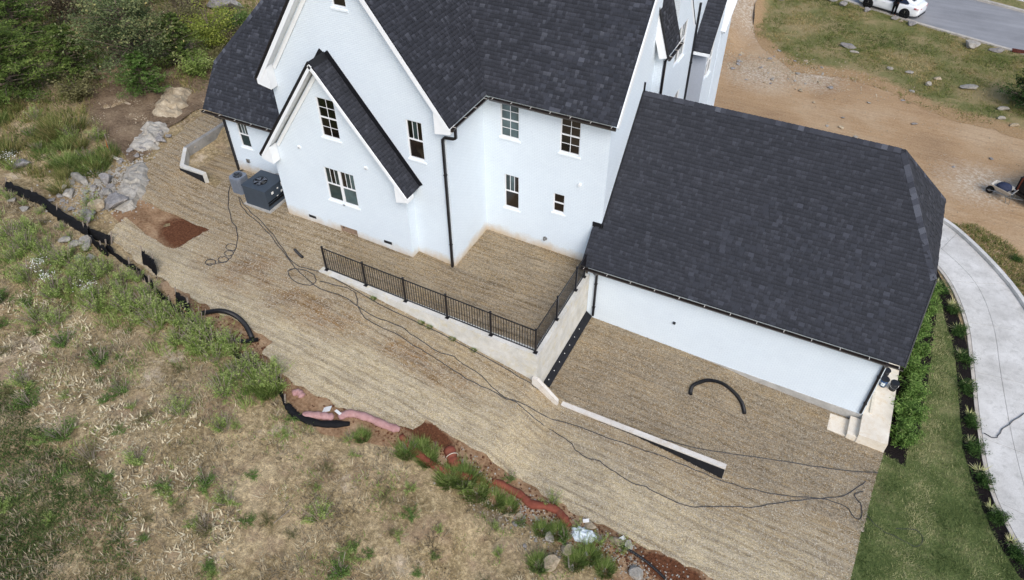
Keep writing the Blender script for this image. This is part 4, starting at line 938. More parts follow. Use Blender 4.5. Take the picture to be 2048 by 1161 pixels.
# black drip edges on the rakes turned away from us, step flashing where roofs meet walls
def strip_bar(p, q, w, h, mat='flashing', name='flashing', up=(0, 0, 1)):
    m = MB(); m.bar(p, q, w, h, up); return m.build(name, mat, house)
strip_bar((-8.04, -.385, EV+.02), (RX, -.385, ap+.02), .05, .07, 'black_metal', 'drip_edge'); strip_bar((-8.33, -.885, BE+.02), (BX, -.885, apb+.03), .05, .07, 'black_metal', 'drip_edge')
for e, s in ((-1.36, 1), (-8.28, -1)):
    n0 = Vector((s*BS, 0, 1)).normalized(); p0 = Vector((e, -.012, BE)); p1 = Vector((BX, -.012, apb))
    strip_bar(p0+n0*.11, p1+n0*.11, .02, .22, up=n0)
m = MB(); m.slab([(BX-.22, -.86, apb-.25), (BX, -.86, apb+.03), (BX+.22, -.86, apb-.25), (BX+.2, -.02, apb-.2), (BX, -.02, apb+.06), (BX-.2, -.02, apb-.2)][:3], (0, -1, 0), .02)
m = MB(); m.add([(BX, -.86, apb+.045), (BX, 0, apb+.045), (BX+.17, 0, apb-.16), (BX+.17, -.86, apb-.16), (BX-.17, 0, apb-.16), (BX-.17, -.86, apb-.16)], [(0, 3, 2, 1), (0, 1, 4, 5)]); m.build('ridge_flashing', 'flashing', house)
ng = Vector((0, -GS, 1)).normalized()
strip_bar(Vector((5.14, 2.66, zgar(2.66)))+ng*.06, Vector((5.14, GRY, gz_))+ng*.06, .02, .12, up=ng)
strip_bar((4.76, 2.71, zgar(2.66)+.1), (5.2, 2.71, zgar(2.66)+.1), .05, .2); strip_bar((5.15, GRY-.05, gz_+.02), (5.15, GRY-.05, gz_+.4), .03, .1)
m = MB(); m.bar((16.72, 1.64, GE-.02), (16.72, 3.65, HZ-.02), .03, .12); m.build('rake_board', 'black_metal', house)
m = MB(); m.bar((5.5, 2.3, CE-.06), (5.5, CR, zc(CR)-.06), .05, .22); m.build('rake_board', 'white_trim', house)
strip_bar((5.5, 2.3, CE+.03), (5.5, CR, zc(CR)+.03), .04, .03, 'white_trim', 'drip_edge')
rake((5.7, 6.94, 7.22), (4.6, 6.94, 10.52), .3); strip_bar((5.71, 6.92, 7.24), (4.61, 6.92, 10.54), .05, .05, 'black_metal', 'drip_edge')
m = MB(); m.box(5.46, 6.27, 11.82, 11.87, 5.27, 5.4); m.build('fascia', 'white_trim', house)
# gutters with hangers
def gutter(p, q, out, hang=.78, mat='gutter_brown'):
    p, q, o = Vector(p), Vector(q), Vector(out); d = (q-p).normalized(); L = (q-p).length
    prof = [(0, .0), (0, -.11), (.075, -.11), (.12, -.03), (.125, .0), (.112, .0), (.108, -.025), (.07, -.098), (.008, -.098), (.008, 0)]
    V = [e+o*a+Z3*b for e in (p, q) for a, b in prof]; k = len(prof)
    m = MB(); m.add(V, [(i, (i+1) % k, k+(i+1) % k, k+i) for i in range(k)]+[tuple(range(5)), tuple(range(k, k+5))])
    g = m.build('gutter', mat, house)
    n = int(L/hang)
    for i in range(n+1):
        c = p+d*(.15+i*(L-.3)/max(1, n)); h = MB(); h.obox(c+o*.065+Z3*.008, d*.013, o*.06, Z3*.006); h.build('gutter_hanger', 'clip', g)
gutter((4.8, 1.63, GE-.03), (16.7, 1.63, GE-.03), (0, -1, 0), .95); gutter((.55, 2.29, CE-.03), (5.45, 2.29, CE-.03), (0, -1, 0), .75)
gutter((.43, -.33, EV-.03), (.43, 2.2, EV-.03), (1, 0, 0), .7); gutter((-13.04, .79, WE-.03), (-8.35, .79, WE-.03), (0, -1, 0), .8)
gutter((-8.03, -.36, EV-.03), (-8.03, 4, EV-.03), (-1, 0, 0), .9); gutter((-8.32, -.85, BE-.03), (-8.32, .5, BE-.03), (-1, 0, 0), .5, 'black_metal')
gutter((5.7, 6.97, 7.2), (5.7, 8.55, 7.2), (1, 0, 0), .55)
# downspouts
def downspout(path, w=.085):
    m = MB()
    for a, b in zip(path, path[1:]):
        d = (Vector(b)-Vector(a)).normalized()*.02; m.bar(Vector(a)-d, Vector(b)+d, w, w, (0, 1, 0))
    o = m.build('downspout', 'black_metal', house)
    a, b = Vector(path[-2]), Vector(path[-1]); zz = (a.z+b.z)/2
    for f in (.25, .8):
        c = a.lerp(b, f); q = MB(); q.obox(c, (.06, 0, 0), (0, .052, 0), (0, 0, .02)); q.build('strap', 'black_metal', o)
downspout([(.5, -.14, EV-.13), (.5, -.14, EV-.46), (.38, -.12, EV-.54), (.02, -.1, EV-.6), (-.09, -.07, EV-.72), (-.09, -.07, .02)])
downspout([(-12.25, .72, WE-.12), (-12.25, .9, WE-.3), (-12.28, WY-.05, WE-.42), (-12.28, WY-.05, .35)]); downspout([(5.4, 1.57, GE-.12), (5.4, 1.7, GE-.3), (5.4, GY-.05, GE-.38), (5.4, GY-.05, -2.05)])
downspout([(16.18, 1.57, GE-.12), (16.18, 1.7, GE-.3), (16.18, GY-.05, GE-.38), (16.18, GY-.05, -2.42)]); downspout([(5.62, 7.3, 7.1), (5.52, 7.3, 6.9), (5.52, 7.3, -3.0)]); downspout([(5.5, 11.85, 7.5), (5.5, 11.85, -3.0)])
# small vents and pipes on the walls
def box_vent(x, z, y, w=.13, h=.1, mat='white_trim'):
    m = MB(); m.box(x-w/2, x+w/2, y-.06, y, z-h/2, z+h/2); v = m.build('wall_vent', mat, house)
    q = MB(); q.box(x-w/2+.02, x+w/2-.02, y-.064, y-.0605, z-h/2+.015, z-h/2+.04); q.build('flap', 'vent_dark', v)
box_vent(-3.39, 4.07, BY); box_vent(-6.56, 4.12, BY); box_vent(-11.52, 1.12, WY, .17, .17, 'steel'); box_vent(8.76, -1.03, GY, .1, .1, 'vent_dark')
m = MB(); m.cyl((4.11, 2.73, 3.63), .07, .06, .09, 14, (0, -1, 0)); m.build('wall_vent', 'white_trim', house)
m = MB(); m.cyl((2.75, 2.73, .53), .05, .05, .14, 12, (0, -1, 0)); m.cyl((2.75, 2.72, .53), .09, .09, .02, 14, (0, -1, 0)); m.build('pipe_outlet', 'steel', house)
# side porch slab and steps
m = MB(); m.box(16.28, 17.27, .9, 6.2, -3.35, -2.5); po_ = m.build('porch', 'porch_concrete', house)
m = MB(); m.box(15.92, 16.279, .93, 1.85, -3.3, -2.7); m.build('step', 'porch_concrete', po_)
m = MB(); m.box(15.24, 15.919, .97, 1.8, -3.2, -2.88); m.build('step', 'porch_concrete', po_)

# ---------------------------------------------------------------- retaining walls
def top_edge(x): return .36-.028*(x+4.43)
rw = thing('retaining_wall', (5.0, -2.8, -2.3), 'tall L-shaped concrete retaining wall holding the patio level, railing bolted on its top', 'retaining wall')
m = MB(); m.slab([(-4.55, -2.98, -.2), (4.86, -2.98, -2.6), (4.86, -2.98, top_edge(4.86)), (-4.55, -2.98, top_edge(-4.55))], (0, -1, 0), .3); m.build('front_wall', 'wall_concrete', rw)
m = MB(); m.box(4.862, 5.09, -2.984, 1.93, -2.9, .1); m.build('side_wall', 'wall_concrete', rw)
m = MB(); m.slab([(4.95, -3.12, -1.05), (5.16, -3.12, -1.03), (6.0, -3.12, -1.82), (6.0, -3.12, -2.5), (4.95, -3.12, -2.5)], (0, -1, 0), .13); m.build('wing_fin', 'pale_wall', rw)
m = MB(); m.add([(5.092, 1.92, -1.95), (5.092, -2.5, -1.98), (5.34, -2.35, -2.2), (5.36, 1.92, -2.16)], [(0, 1, 2, 3)]); m.build('membrane_flap', 'membrane', rw)
for i in range(9):
    y = -2.1+i*.5; q = MB(); q.obox((5.2, y, -2.06), (.013, 0, -.01), (0, .013, 0), (.008, 0, .01)); q.build('fixing_washer', 'paper_white', rw)
lw = thing('low_wall', (9, -2.9, -2.5), 'long low concrete wall lying flush in the straw mat, black coated end exposed', 'retaining wall')
m = MB(); m.box(5.95, 12.3, -3.0, -2.8, -3.2, -2.09); m.build('wall_body', 'pale_wall', lw)
m = MB(); m.box(7.6, 12.295, -3.012, -3.003, -3.1, -2.15); m.build('membrane', 'membrane', lw)
cw = thing('curved_wall', (-14, 0, .4), 'bent grey concrete retaining wall beside the left wing, black coated outer face', 'retaining wall')
path = [(-14.95, 6.0), (-15.05, .75), (-14.1, -.42), (-12.68, -.48)]
def offp(path, d):
    out = []
    for i, p in enumerate(path):
        a = Vector(path[max(i-1, 0)]); b = Vector(path[min(i+1, len(path)-1)]); t = (b-a).normalized(); out.append((p[0]+t.y*d, p[1]-t.x*d))
    return out
O, I = offp(path, -.1), offp(path, .1)
for k in range(3):
    nm = ('far_panel', 'corner_panel', 'end_panel')[k]; a, b, c, d = O[k], O[k+1], I[k+1], I[k]; m = MB()
    m.add([(x, y, z) for z in (0.0, 1.06) for x, y in (a, b, c, d)], [(3, 2, 1, 0), (4, 5, 6, 7), (0, 1, 5, 4), (1, 2, 6, 5), (2, 3, 7, 6), (3, 0, 4, 7)])
    m.build(nm, 'grey_wall' if k == 0 else 'wall_concrete', cw)
m = MB(); (ax, ay), (bx_, by) = I[2], I[3]; (ex, ey), (fx, fy) = O[2], O[3]
yy = min(ay, by, ey, fy)
m.slab([(-14.12, yy-.004, .98), (-12.7, yy-.004, 1.0), (-12.7, yy-.004, .2), (-14.12, yy-.004, .2)], (0, -1, 0), .008); m.build('membrane', 'membrane', cw)

# ---------------------------------------------------------------- railing
rl = thing('railing', (4.94, -2.88, .08), 'black metal picket railing along the top of the patio retaining wall', 'railing')
fp = [(4.95, -2.86), (3.14, -2.84), (1.28, -2.82), (-.57, -2.8), (-2.41, -2.78), (-4.3, -2.76)]
sp = [(4.95, -2.86), (4.95, -1.0), (4.95, .8), (4.95, 1.67)]
RH = 1.15
def railpost(x, y, z):
    m = MB(); m.box(x-.03, x+.03, y-.03, y+.03, z, z+RH+.03); o = m.build('post', 'black_metal', rl)
    q = MB(); q.box(x-.075, x+.075, y-.075, y+.075, z, z+.02); q.build('base_plate', 'black_metal', o)
    q = MB(); q.box(x-.04, x+.04, y-.04, y+.04, z+RH+.031, z+RH+.05); q.build('post_cap', 'black_metal', o)
zt_ = lambda x: top_edge(x)+.001 if x < 4.8 else .101
for x, y in fp+sp[1:]: railpost(x, y, zt_(x))
bal = None
def panel(a, b, n):
    global bal
    (xa, ya), (xb, yb) = a, b; za, zb = zt_(xa), zt_(xb)
    for h, w in ((RH-.03, .04), (.09, .032)):
        m = MB(); m.bar((xa, ya, za+h), (xb, yb, zb+h), .03, w); m.build('rail', 'black_metal', rl)
    for i in range(1, n):
        t = i/n; x, y, z = xa+(xb-xa)*t, ya+(yb-ya)*t, za+(zb-za)*t
        if bal is None:
            mm = MB(); mm.box(-.009, .009, -.009, .009, 0, RH-.13); me = bpy.data.meshes.new('baluster'); me.from_pydata(mm.v, [], mm.f); me.materials.append(M['black_metal']); bal = me
        o = bpy.data.objects.new('baluster', bal); o.location = Vector((x, y, z+.1))-rl.location; link(o, rl)
for a, b in zip(fp, fp[1:]): panel(a, b, 17)
for a, b, n in ((sp[0], sp[1], 17), (sp[1], sp[2], 17), (sp[2], sp[3], 8)): panel(a, b, n)

# ---------------------------------------------------------------- air conditioning units
def fan(t, c, r, mat='ac_black'):
    m = MB(); m.cyl((c[0], c[1], c[2]-.08), r, r, .082, 28); w = m.build('fan_well', mat, t)
    for k in range(5):
        a = k*2*math.pi/5; q = MB(); d = Vector((math.cos(a), math.sin(a), 0)); s = Vector((-d.y, d.x, 0))
        q.add([Vector(c)+d*.05+s*.03+Z3*.012, Vector(c)+d*.05-s*.03+Z3*.006, Vector(c)+d*r*.92-s*.11+Z3*.006, Vector(c)+d*r*.92+s*.11+Z3*.02], [(0, 1, 2, 3)]); q.build('fan_blade', 'steel' if k == 0 else 'ac_grey', w)
    q = MB(); q.cyl((c[0], c[1], c[2]+.004), .07, .06, .03, 14); q.build('fan_hub', 'ac_grey', w)
    q = MB()
    for rr in (.45, .75, 1.0): q.tube([Vector(c)+Vector((math.cos(a), math.sin(a), 0))*r*rr+Z3*.045 for a in np.linspace(0, 2*math.pi, 30)], .006, 5)
    for k in range(10):
        a = k*math.pi/5; q.bar(Vector(c)+Z3*.045, Vector(c)+Vector((math.cos(a), math.sin(a), 0))*r+Z3*.045, .008)
    q.build('fan_guard', 'ac_black', t)
ac = thing('package_unit', (-9.5, -.1, .34), 'big dark slate box air conditioner with round top fan against the bay wall', 'air conditioner')
x0, x1, y0, y1, z0, z1 = -10.15, -8.88, -.76, .5, .42, 1.36
m = MB(); m.box(x0-.12, x1+.12, y0-.1, y1+.1, .3, .419); m.build('pad', 'foundation_concrete', ac)
m = MB(); m.box(x0, x1, y0, y1, z0, z1); m.build('cabinet', 'ac_dark', ac)
m = MB(); m.box(x0-.02, x1+.02, y0-.02, y1+.02, z1+.001, z1+.04); m.build('lid', 'ac_dark', ac)
fan(ac, (-9.58, -.2, z1+.045), .3)
for y, z, w, h in ((-.35, 1.1, .13, .12), (0, 1.15, .09, .06), (.2, .9, .12, .1), (-.1, .8, .1, .06), (.3, 1.2, .12, .2)):
    q = MB(); q.box(x1+.001, x1+.006, y-w/2, y+w/2, z-h/2, z+h/2); q.build('data_label', 'paper_white', ac)
q = MB(); q.box(x1+.002, x1+.03, -.72, .3, .62, .7); q.box(x1+.002, x1+.03, -.72, .3, .76, .8); q.build('service_panel', 'ac_black', ac)
q = MB()
for dz in (0, .06): q.tube(catmull([(-9.6, .5, 1.1+dz), (-9.6, .8, 1.12+dz), (-9.1, .85, 1.12+dz), (-8.3, .85, 1.1+dz)], 5), .02, 6)
q.build('conduit', 'steel', ac)
ac2 = thing('condenser', (-11.0, -.1, .34), 'small light grey condenser with vertical slats left of the dark unit', 'air conditioner')
cx_, cy_, hw_ = -11.02, -.1, .31; oct_ = [(cx_+hw_*sx, cy_+hw_*sy) for sx, sy in ((-1, -.7), (-.7, -1), (.7, -1), (1, -.7), (1, .7), (.7, 1), (-.7, 1), (-1, .7))]
def prism(poly, z0, z1):
    k = len(poly); m = MB(); m.add([(x, y, z) for z in (z0, z1) for x, y in poly], [tuple(range(k))[::-1], tuple(range(k, 2*k))]+[(i, (i+1) % k, k+(i+1) % k, k+i) for i in range(k)]); return m
prism([(cx_+(x-cx_)*1.2, cy_+(y-cy_)*1.2) for x, y in oct_], .3, .39).build('pad', 'foundation_concrete', ac2)
prism([(cx_+(x-cx_)*.95, cy_+(y-cy_)*.95) for x, y in oct_], .391, 1.15).build('coil', 'ac_grey', ac2)
prism(oct_, 1.151, 1.22).build('lid', 'ac_grey', ac2); prism(oct_, .4, .46).build('base_ring', 'ac_grey', ac2)
for k in range(8):
    a, b = oct_[k], oct_[(k+1) % 8]; n = 8 if math.dist(a, b) > .3 else 2
    for j in range(n):
        t = (j+.5)/n; q = MB(); q.box(-.013, .013, -.013, .013, .461, 1.15); x, y = a[0]+(b[0]-a[0])*t, a[1]+(b[1]-a[1])*t
        x, y = cx_+(x-cx_)*.98, cy_+(y-cy_)*.98
        q.v = [(p[0]+x, p[1]+y, p[2]) for p in q.v]; q.build('slat', 'ac_grey', ac2)
fan(ac2, (cx_, cy_, 1.226), .2)
q = MB(); q.tube(catmull([(-11.2, .2, .8), (-11.5, .5, .95), (-11.9, .7, .7), (-12.0, 1.1, .5)], 5), .025, 6); q.build('refrigerant_line', 'black_plastic', ac2)

# ---------------------------------------------------------------- hoses, pipes and tubes on the ground
def ground_path(pts, h, n=5, f=zg, jit=.0):
    C = catmull([(x, y, 0) for x, y in pts], n); out = []
    for i, p in enumerate(C):
        out.append(Vector((p.x+jit*noise.noise(Vector((i*.5, 1, 2))), p.y+jit*noise.noise(Vector((i*.5, 7, 2))), f(p.x, p.y)+h)))
    return out
def hose(pts, label, r=.017, n=5, mat='hose_black', jit=.05, f=zg):
    pa = ground_path(pts, .03+r, n, f, jit); m = MB(); m.tube(pa, r, 6)
    single('hose', m, mat, pa[0], label, 'hose', 'dark hoses lying on the straw mat', True)
def loops(pts, where, rad):                                     # insert small coils
    out = []
    for i, p in enumerate(pts):
        out.append(p)
        if i in where:
            r = rad*random.uniform(.8, 1.15)
            for k in range(1, 7): a = k*math.pi/3; out.append((p[0]-r+r*math.cos(a), p[1]-r*.8*math.sin(a)))
    return out
hose(loops(P['hose_ac'], (4, 5, 6, 7), .22), 'dark hose dropping from the small grey condenser, ending in small loops')
hose(P['hose_a'], 'dark hose running close below the patio railing wall to the low wall')
hose(P['hose_b'][:-2], 'longest dark hose winding from the air conditioners across the pale slope to the lawn')
hose(P['hose_c'], 'dark hose crossing below the low wall and looping at the lawn edge')
hose(P['hose_d'][:-3], 'dark hose lying on the lower pad behind the low wall toward the shrub bed')
hose(P['coil']+[P['coil'][0], P['coil'][1]], 'dark hose coiled in one oval loop near the railing end')
hose(P['hose_drive'], 'dark hose trailing over the concrete driveway', f=lambda x, y: zg(x, y)+.05)
hose(P['hose_lawn'], 'thin dark hose looped on the green lawn', .009)
def corrugated(pts, r, label, closed=False, n=10, mat='black_plastic', cat='pipe', h=.03):
    pa = ground_path(pts, h+r, n); k = len(pa); m = MB()
    fine = []
    for a, b in zip(pa, pa[1:]):
        for j in range(3): fine.append(a.lerp(b, j/3))
    fine.append(pa[-1]); kk = len(fine)
    m.tube(fine, r, 10, True, lambda t: r*(1.0 if int(round(t*(kk-1))) % 2 else .8)); return single('corrugated_pipe', m, mat, pa[0], label, cat)
corrugated(P['pipe_arc'], .075, 'black corrugated drain pipe lying in an arch on the lower pad')
corrugated(P['pipe_left'], .095, 'thick black corrugated pipe curving across the red clay by the weeds')
corrugated(P['pipe_left2'], .085, 'short straight black corrugated pipe crossing the end of the curved one')
corrugated(P['pipe_short'], .06, 'stub of black corrugated pipe by the hoses near the railing end')
corrugated(P['black_pipe_br'], .05, 'thin black drain pipe among the pale stones at the bottom of the slope')
def sock(pts, r, mat, label, n=8):
    pa = ground_path(pts, r*.5, n); m = MB(); k = len(pa)
    m.tube(pa, r, 12, True, lambda t: r*(.6+.4*min(1, 9*t, 9*(1-t)))*(1+.09*math.sin(t*31)+.06*math.sin(t*73))); m.v = [(x, y, zg(x, y)+(z-zg(x, y))*.8) for x, y, z in m.v]; single('silt_sock', m, mat, pa[0], label, 'silt sock', None, True)
sock(P['sock_pink'], .14, 'sock_pink', 'pink silt sock segment next to the black one, white paper behind it')
sock(P['sock_pink2'], .14, 'sock_pink', 'long pale pink silt sock bulging along the straw mat edge')
sock(P['sock_black'], .13, 'black_fabric', 'black silt sock curving round the left end of the pink ones')
sock([(2.2, -7.62), (2.9, -7.85), (3.6, -7.95), (4.4, -7.85), (5.0, -7.6), (5.5, -7.42)], .14, 'sock_red', 'half buried rusty silt sock between the pink and red ones')
sock(P['sock_scrap'], .12, 'sock_pink', 'torn pink silt sock scrap lying above the black sock')
sock(P['sock_red1'], .2, 'sock_red', 'short upright brick red silt sock tied with cord')
sock(P['sock_red2'], .14, 'sock_red', 'long brick red silt sock snaking among grass at the bank foot')
m = MB(); c = Vector((4.03, -7.38, zg(4, -7.3)+.1)); pd = Vector((.64, .77, 0)); m.tube([c+pd*.215*math.cos(a)+Z3*.19*math.sin(a) for a in np.linspace(0, 6.28, 18)], .012, 5)
m.tube([c+Vector((-.2, -.1, 0)), c+Vector((-.6, -.25, -.15)), c+Vector((-.9, -.5, -.2))], .01, 5); single('cord', m, 'board', c, 'pale cord tied round the short red silt sock', 'cord')

# ---------------------------------------------------------------- silt fence runs
def fence(pts, h, label, lean=.1, sag=.3):
    C = catmull([(x, y, 0) for x, y in pts], 6); n = len(C); t = thing('silt_fence', (C[0].x, C[0].y, zg(C[0].x, C[0].y)), label, 'silt fence'); V = []; rows = 4
    for i, p in enumerate(C):
        hh = h*(1-sag*(.5+.5*noise.noise(Vector((i*.6, p.x, 1)))))
        for j in range(rows+1):
            f = j/rows; V.append((p.x+.1*noise.noise(Vector((i*.7, j*.9, 4))), p.y+lean*f+.1*noise.noise(Vector((i*.7, j*.9, 8))), zg(p.x, p.y)-.05+hh*f))
    F = [(i*(rows+1)+j, (i+1)*(rows+1)+j, (i+1)*(rows+1)+j+1, i*(rows+1)+j+1) for i in range(n-1) for j in range(rows)]
    m = MB(); m.add(V, F); fb = m.build('fabric', 'black_fabric', t, True); md = fb.modifiers.new('thick', 'SOLIDIFY'); md.thickness = .02
    for i in range(0, n, 9):
        p = C[i]; q = MB(); z = zg(p.x, p.y); q.bar((p.x, p.y+lean*.4, z-.1), (p.x, p.y+lean*1.3, z+h*1.05), .04); q.build('stake', 'stick', t)
fence(P['fence_left'], .46, 'long sagging black silt fence running down to the straw mat corner', .25)
fence(P['fence_left2'], .5, 'torn lower flap of black silt fence hanging beside the rubble', .1)
fence(P['fence_mid'], .75, 'crumpled black silt fence piece beside the clay strip above the weeds', .2)
fence(P['fence_mid2'], .7, 'black silt fence heap where the thick curved pipe starts', .2)
fence([(-13.0, -5.95), (-12, -6.15), (-11, -6.3), (-10, -6.6), (-9, -6.95), (-8, -7.2), (-7, -7.4), (-6, -7.6), (-5, -7.8), (-4, -8.0), (-3, -8.2), (-2.2, -8.4), (-1.7, -8.7)], .34, 'low collapsed run of black silt fence buried in the band of weeds', .15, .8)
fence(P['fence_low'], .4, 'low black silt fence remnant half hidden in weeds near the pink socks', .1)

# ---------------------------------------------------------------- buckets, boards and litter
def bucket(x, y, label, body):
    z = -2.5; t = thing('bucket', (x, y, z), label, 'bucket', 'buckets on the side porch'); m = MB(); m.tubeR([(x, y, z), (x, y, z+.36)], [.125, .15], 24); b = m.build('pail', body, t, True)
    m = MB(); m.tubeR([(x, y, z+.361), (x, y, z+.375), (x, y, z+.395)], [.162, .165, .155], 24); m.build('lid', 'black_plastic', t)
    m = MB(); m.tube([Vector((x+.155*math.cos(a), y-.155*abs(math.sin(a))*.35-.1*abs(math.sin(a)), z+.3-.12*abs(math.sin(a)))) for a in np.linspace(0, math.pi, 14)], .006, 5); m.build('handle', 'steel', t)
    m = MB(); n = 10
    A = [(x+.147*math.cos(a), y+.147*math.sin(a)) for a in np.linspace(R(235), R(290), n)]
    m.add([(px, py, z+.1) for px, py in A]+[(px+.003*(px-x)/.15, py+.003*(py-y)/.15, z+.27) for px, py in A], [(i, i+1, n+i+1, n+i) for i in range(n-1)]); m.build('print_label', 'vent_dark' if body == 'black_plastic' else 'bag_plastic', b)
bucket(16.75, 4.24, 'black lidded bucket farthest back on the porch, half hidden by the gutter', 'black_plastic')
bucket(16.76, 3.74, 'blue labelled bucket with black lid close to the house wall', 'bucket_blue'); bucket(17.12, 3.7, 'black lidded bucket at the outer edge of the porch', 'black_plastic')
m = MB(); m.obox((16.53, 2.65, -2.47), (.045, 0, 0), (0, .55, 0), (0, 0, .025)); single('offcut_board', m, 'board', (16.53, 2.65, -2.498), 'narrow pale timber offcut lying on the porch by the wall', 'board')
def litter(name, x, y, w, l, a, mat, label, cat, h=.03, tilt=.15):
    z = zg(x, y)+.06; m = MB(); d = Vector((math.cos(a), math.sin(a), tilt)); s = Vector((-math.sin(a), math.cos(a), 0)); m.obox((x, y, z+.04), d*l/2, s*w/2, Z3*h/2); single(name, m, mat, (x, y, z), label, cat)
litter('paper_sheet', -.35, -8.12, .22, .3, .3, 'paper_white', 'white paper square propped behind the pink silt sock', 'paper', .015, .5)
litter('paper_sheet', .02, -8.02, .1, .3, -.3, 'paper_white', 'thin white paper strip beside the white square', 'paper', .015)
litter('plank', -17.0, -1.55, .14, .75, -.25, 'board', 'pale plank on the rock ledge edge near the orange ribbon', 'board'); litter('board_scrap', -14.9, -2.85, .28, .32, .8, 'board', 'square white board scrap on the grey ledge above the straw mat', 'board')
litter('paper_sheet', 8.75, -6.95, .12, .2, .5, 'paper_white', 'small white scrap beside the end of the long red sock', 'paper'); litter('paper_sheet', 10.0, -6.95, .13, .22, .9, 'paper_white', 'small white scrap on clay by the thin black pipe', 'paper')
litter('stick', .75, -12.0, .02, .9, 1.0, 'stick', 'pale dead stick leaning in the dry field', 'stick', .02, .5)
litter('stick', 8.7, -8.3, .05, .9, -1.1, 'stick', 'grey weathered stick between pale stones at the bottom edge', 'stick', .05)
m = MB(); B0 = Vector((8.85, -7.45, zg(8.8, -7.4)+.05)); bm = bmesh.new(); bmesh.ops.create_icosphere(bm, subdivisions=3, radius=.3)
for v in bm.verts:
    k = 1+.5*noise.noise(v.co*7); v.co = Vector((v.co.x*1.25*k, v.co.y*.8*k, max(-.03, v.co.z*.7*k)))
m.add([v.co+B0 for v in bm.verts], [tuple(w.index for w in f.verts) for f in bm.faces]); bm.free(); single('plastic_bag', m, 'bag_plastic', B0, 'crumpled white and blue plastic bag among the pale stones', 'plastic bag')
t = thing('marker_ribbon', (-17.55, -1.3, zg(-17.55, -1.3)), 'orange survey ribbon tied to tall dry grass above the ledge', 'ribbon')
m = MB(); z = zg(-17.55, -1.3); m.bar((-17.55, -1.3, z), (-17.5, -1.25, z+1.0), .025); m.build('stake', 'stick', t)
m = MB(); m.add([(-17.53, -1.3, z+.8), (-17.47, -1.34, z+.78), (-17.47, -1.4, z+.4), (-17.55, -1.36, z+.36), (-17.42, -1.42, z+.3)], [(0, 1, 2, 3), (1, 4, 2)]); m.build('tape', 'orange_tape', t)

# ---------------------------------------------------------------- stones
def rock_mesh(seed, sub=3, flat=.6, ang=.55):
    bm = bmesh.new(); bmesh.ops.create_icosphere(bm, subdivisions=sub, radius=1); rs = random.Random(seed); planes = [(Vector((rs.gauss(0, 1), rs.gauss(0, 1), rs.gauss(0, 1))).normalized(), rs.uniform(.42, .78)) for _ in range(13)]
    for v in bm.verts:
        p = v.co.copy()
        for n, d in planes:
            e = p.dot(n)
            if e > d: p -= n*(e-d)*.95
        p *= 1+.12*noise.noise(p*2.2+Vector((seed, 0, 0)))+.05*noise.noise(p*6+Vector((seed, 3, 0))); p.z *= flat; v.co = p
    me = bpy.data.meshes.new('rock'); bm.to_mesh(me); bm.free(); return me
ROCKS = {(s, k): None for s in range(7) for k in ('stone_grey', 'stone_tan', 'stone_pale')}
def rock(x, y, sx, sy, sz, rz, mat, label, group=None, name='rock', sink=.35, base=None):
    s = random.randrange(7)
    if ROCKS[(s, mat)] is None: me = rock_mesh(s); me.materials.append(M[mat]); ROCKS[(s, mat)] = me
    o = bpy.data.objects.new(name, ROCKS[(s, mat)]); o.location = (x, y, (zg(x, y) if base is None else base)+sz*.6*(1-sink)); o.scale = (sx, sy, sz); o.rotation_euler = (random.uniform(-.15, .15), random.uniform(-.15, .15), rz); link(o)
    return tag(o, label, 'rock', group)
rr = lambda a, b: random.uniform(a, b)
# boulders by the left wing
def ledge(path, w, h, seed, mat, label):
    C = catmull([(x, y, 0) for x, y in path], 5); n = len(C); rows = 7; V = []; rs = random.Random(seed)
    for i, p in enumerate(C):
        d = (C[min(i+1, n-1)]-C[max(i-1, 0)]).normalized(); sd_ = Vector((-d.y, d.x, 0)); e = math.sin(math.pi*min(1, max(0, (i+.4)/(n-.2))))**.35
        for j in range(rows):
            f = j/(rows-1)*2-1; q = Vector((p.x*2.3+seed, p.y*2.3, f*1.5)); st = round((noise.noise(q)+.5*noise.noise(q*2.1))*3)/3
            prof = (1-abs(f)**3.5)*e; ww = w*(1+.35*noise.noise(Vector((i*.45, seed, 2))))
            pos = p+sd_*(f*ww*.5+rs.uniform(-.06, .06))+d*rs.uniform(-.09, .09); V.append((pos.x, pos.y, zg(p.x, p.y)-.1+prof*h*(.75+.45*st+rs.uniform(-.12, .12))))
    F = []
    for i in range(n-1):
        for j in range(rows-1):
            q4 = (i*rows+j, i*rows+j+1, (i+1)*rows+j+1, (i+1)*rows+j); F += [q4[:3], (q4[0], q4[2], q4[3])] if rs.random() < .5 else [(q4[0], q4[1], q4[3]), q4[1:]]
    m = MB(); m.add(V, [t_[::-1] for t_ in F]); c0 = C[n//2]; single('rock_ledge', m, mat, (c0.x, c0.y, zg(c0.x, c0.y)), label, 'rock')
ledge([(-19.0, 4.4), (-18.6, 3.7), (-18.1, 2.8), (-17.7, 2.1)], 1.6, .6, 3, 'stone_tan', 'broken pale rock outcrop highest up beside the left wing')
ledge([(-17.6, 1.5), (-17.2, .8), (-16.9, .1), (-16.6, -.5)], 1.3, .5, 8, 'stone_pale', 'jagged pale rock ledge stepping down toward the rubble')
ledge([(-16.0, -1.4), (-15.4, -1.9), (-14.9, -2.6), (-14.5, -3.3), (-14.5, -4.0)], 1.2, .42, 14, 'stone_pale', 'pale grey ledge curving round the straw mat corner')
None; None
None; rock(-16.4, .55, .45, .3, .3, .3, 'stone_grey', 'flat grey stone tucked under the long pale boulder', name='rock')
None; rock(-14.55, -3.75, .7, .6, .45, .5, 'stone_grey', 'blue grey rock at the low end of the ledge by the red clay', name='boulder')
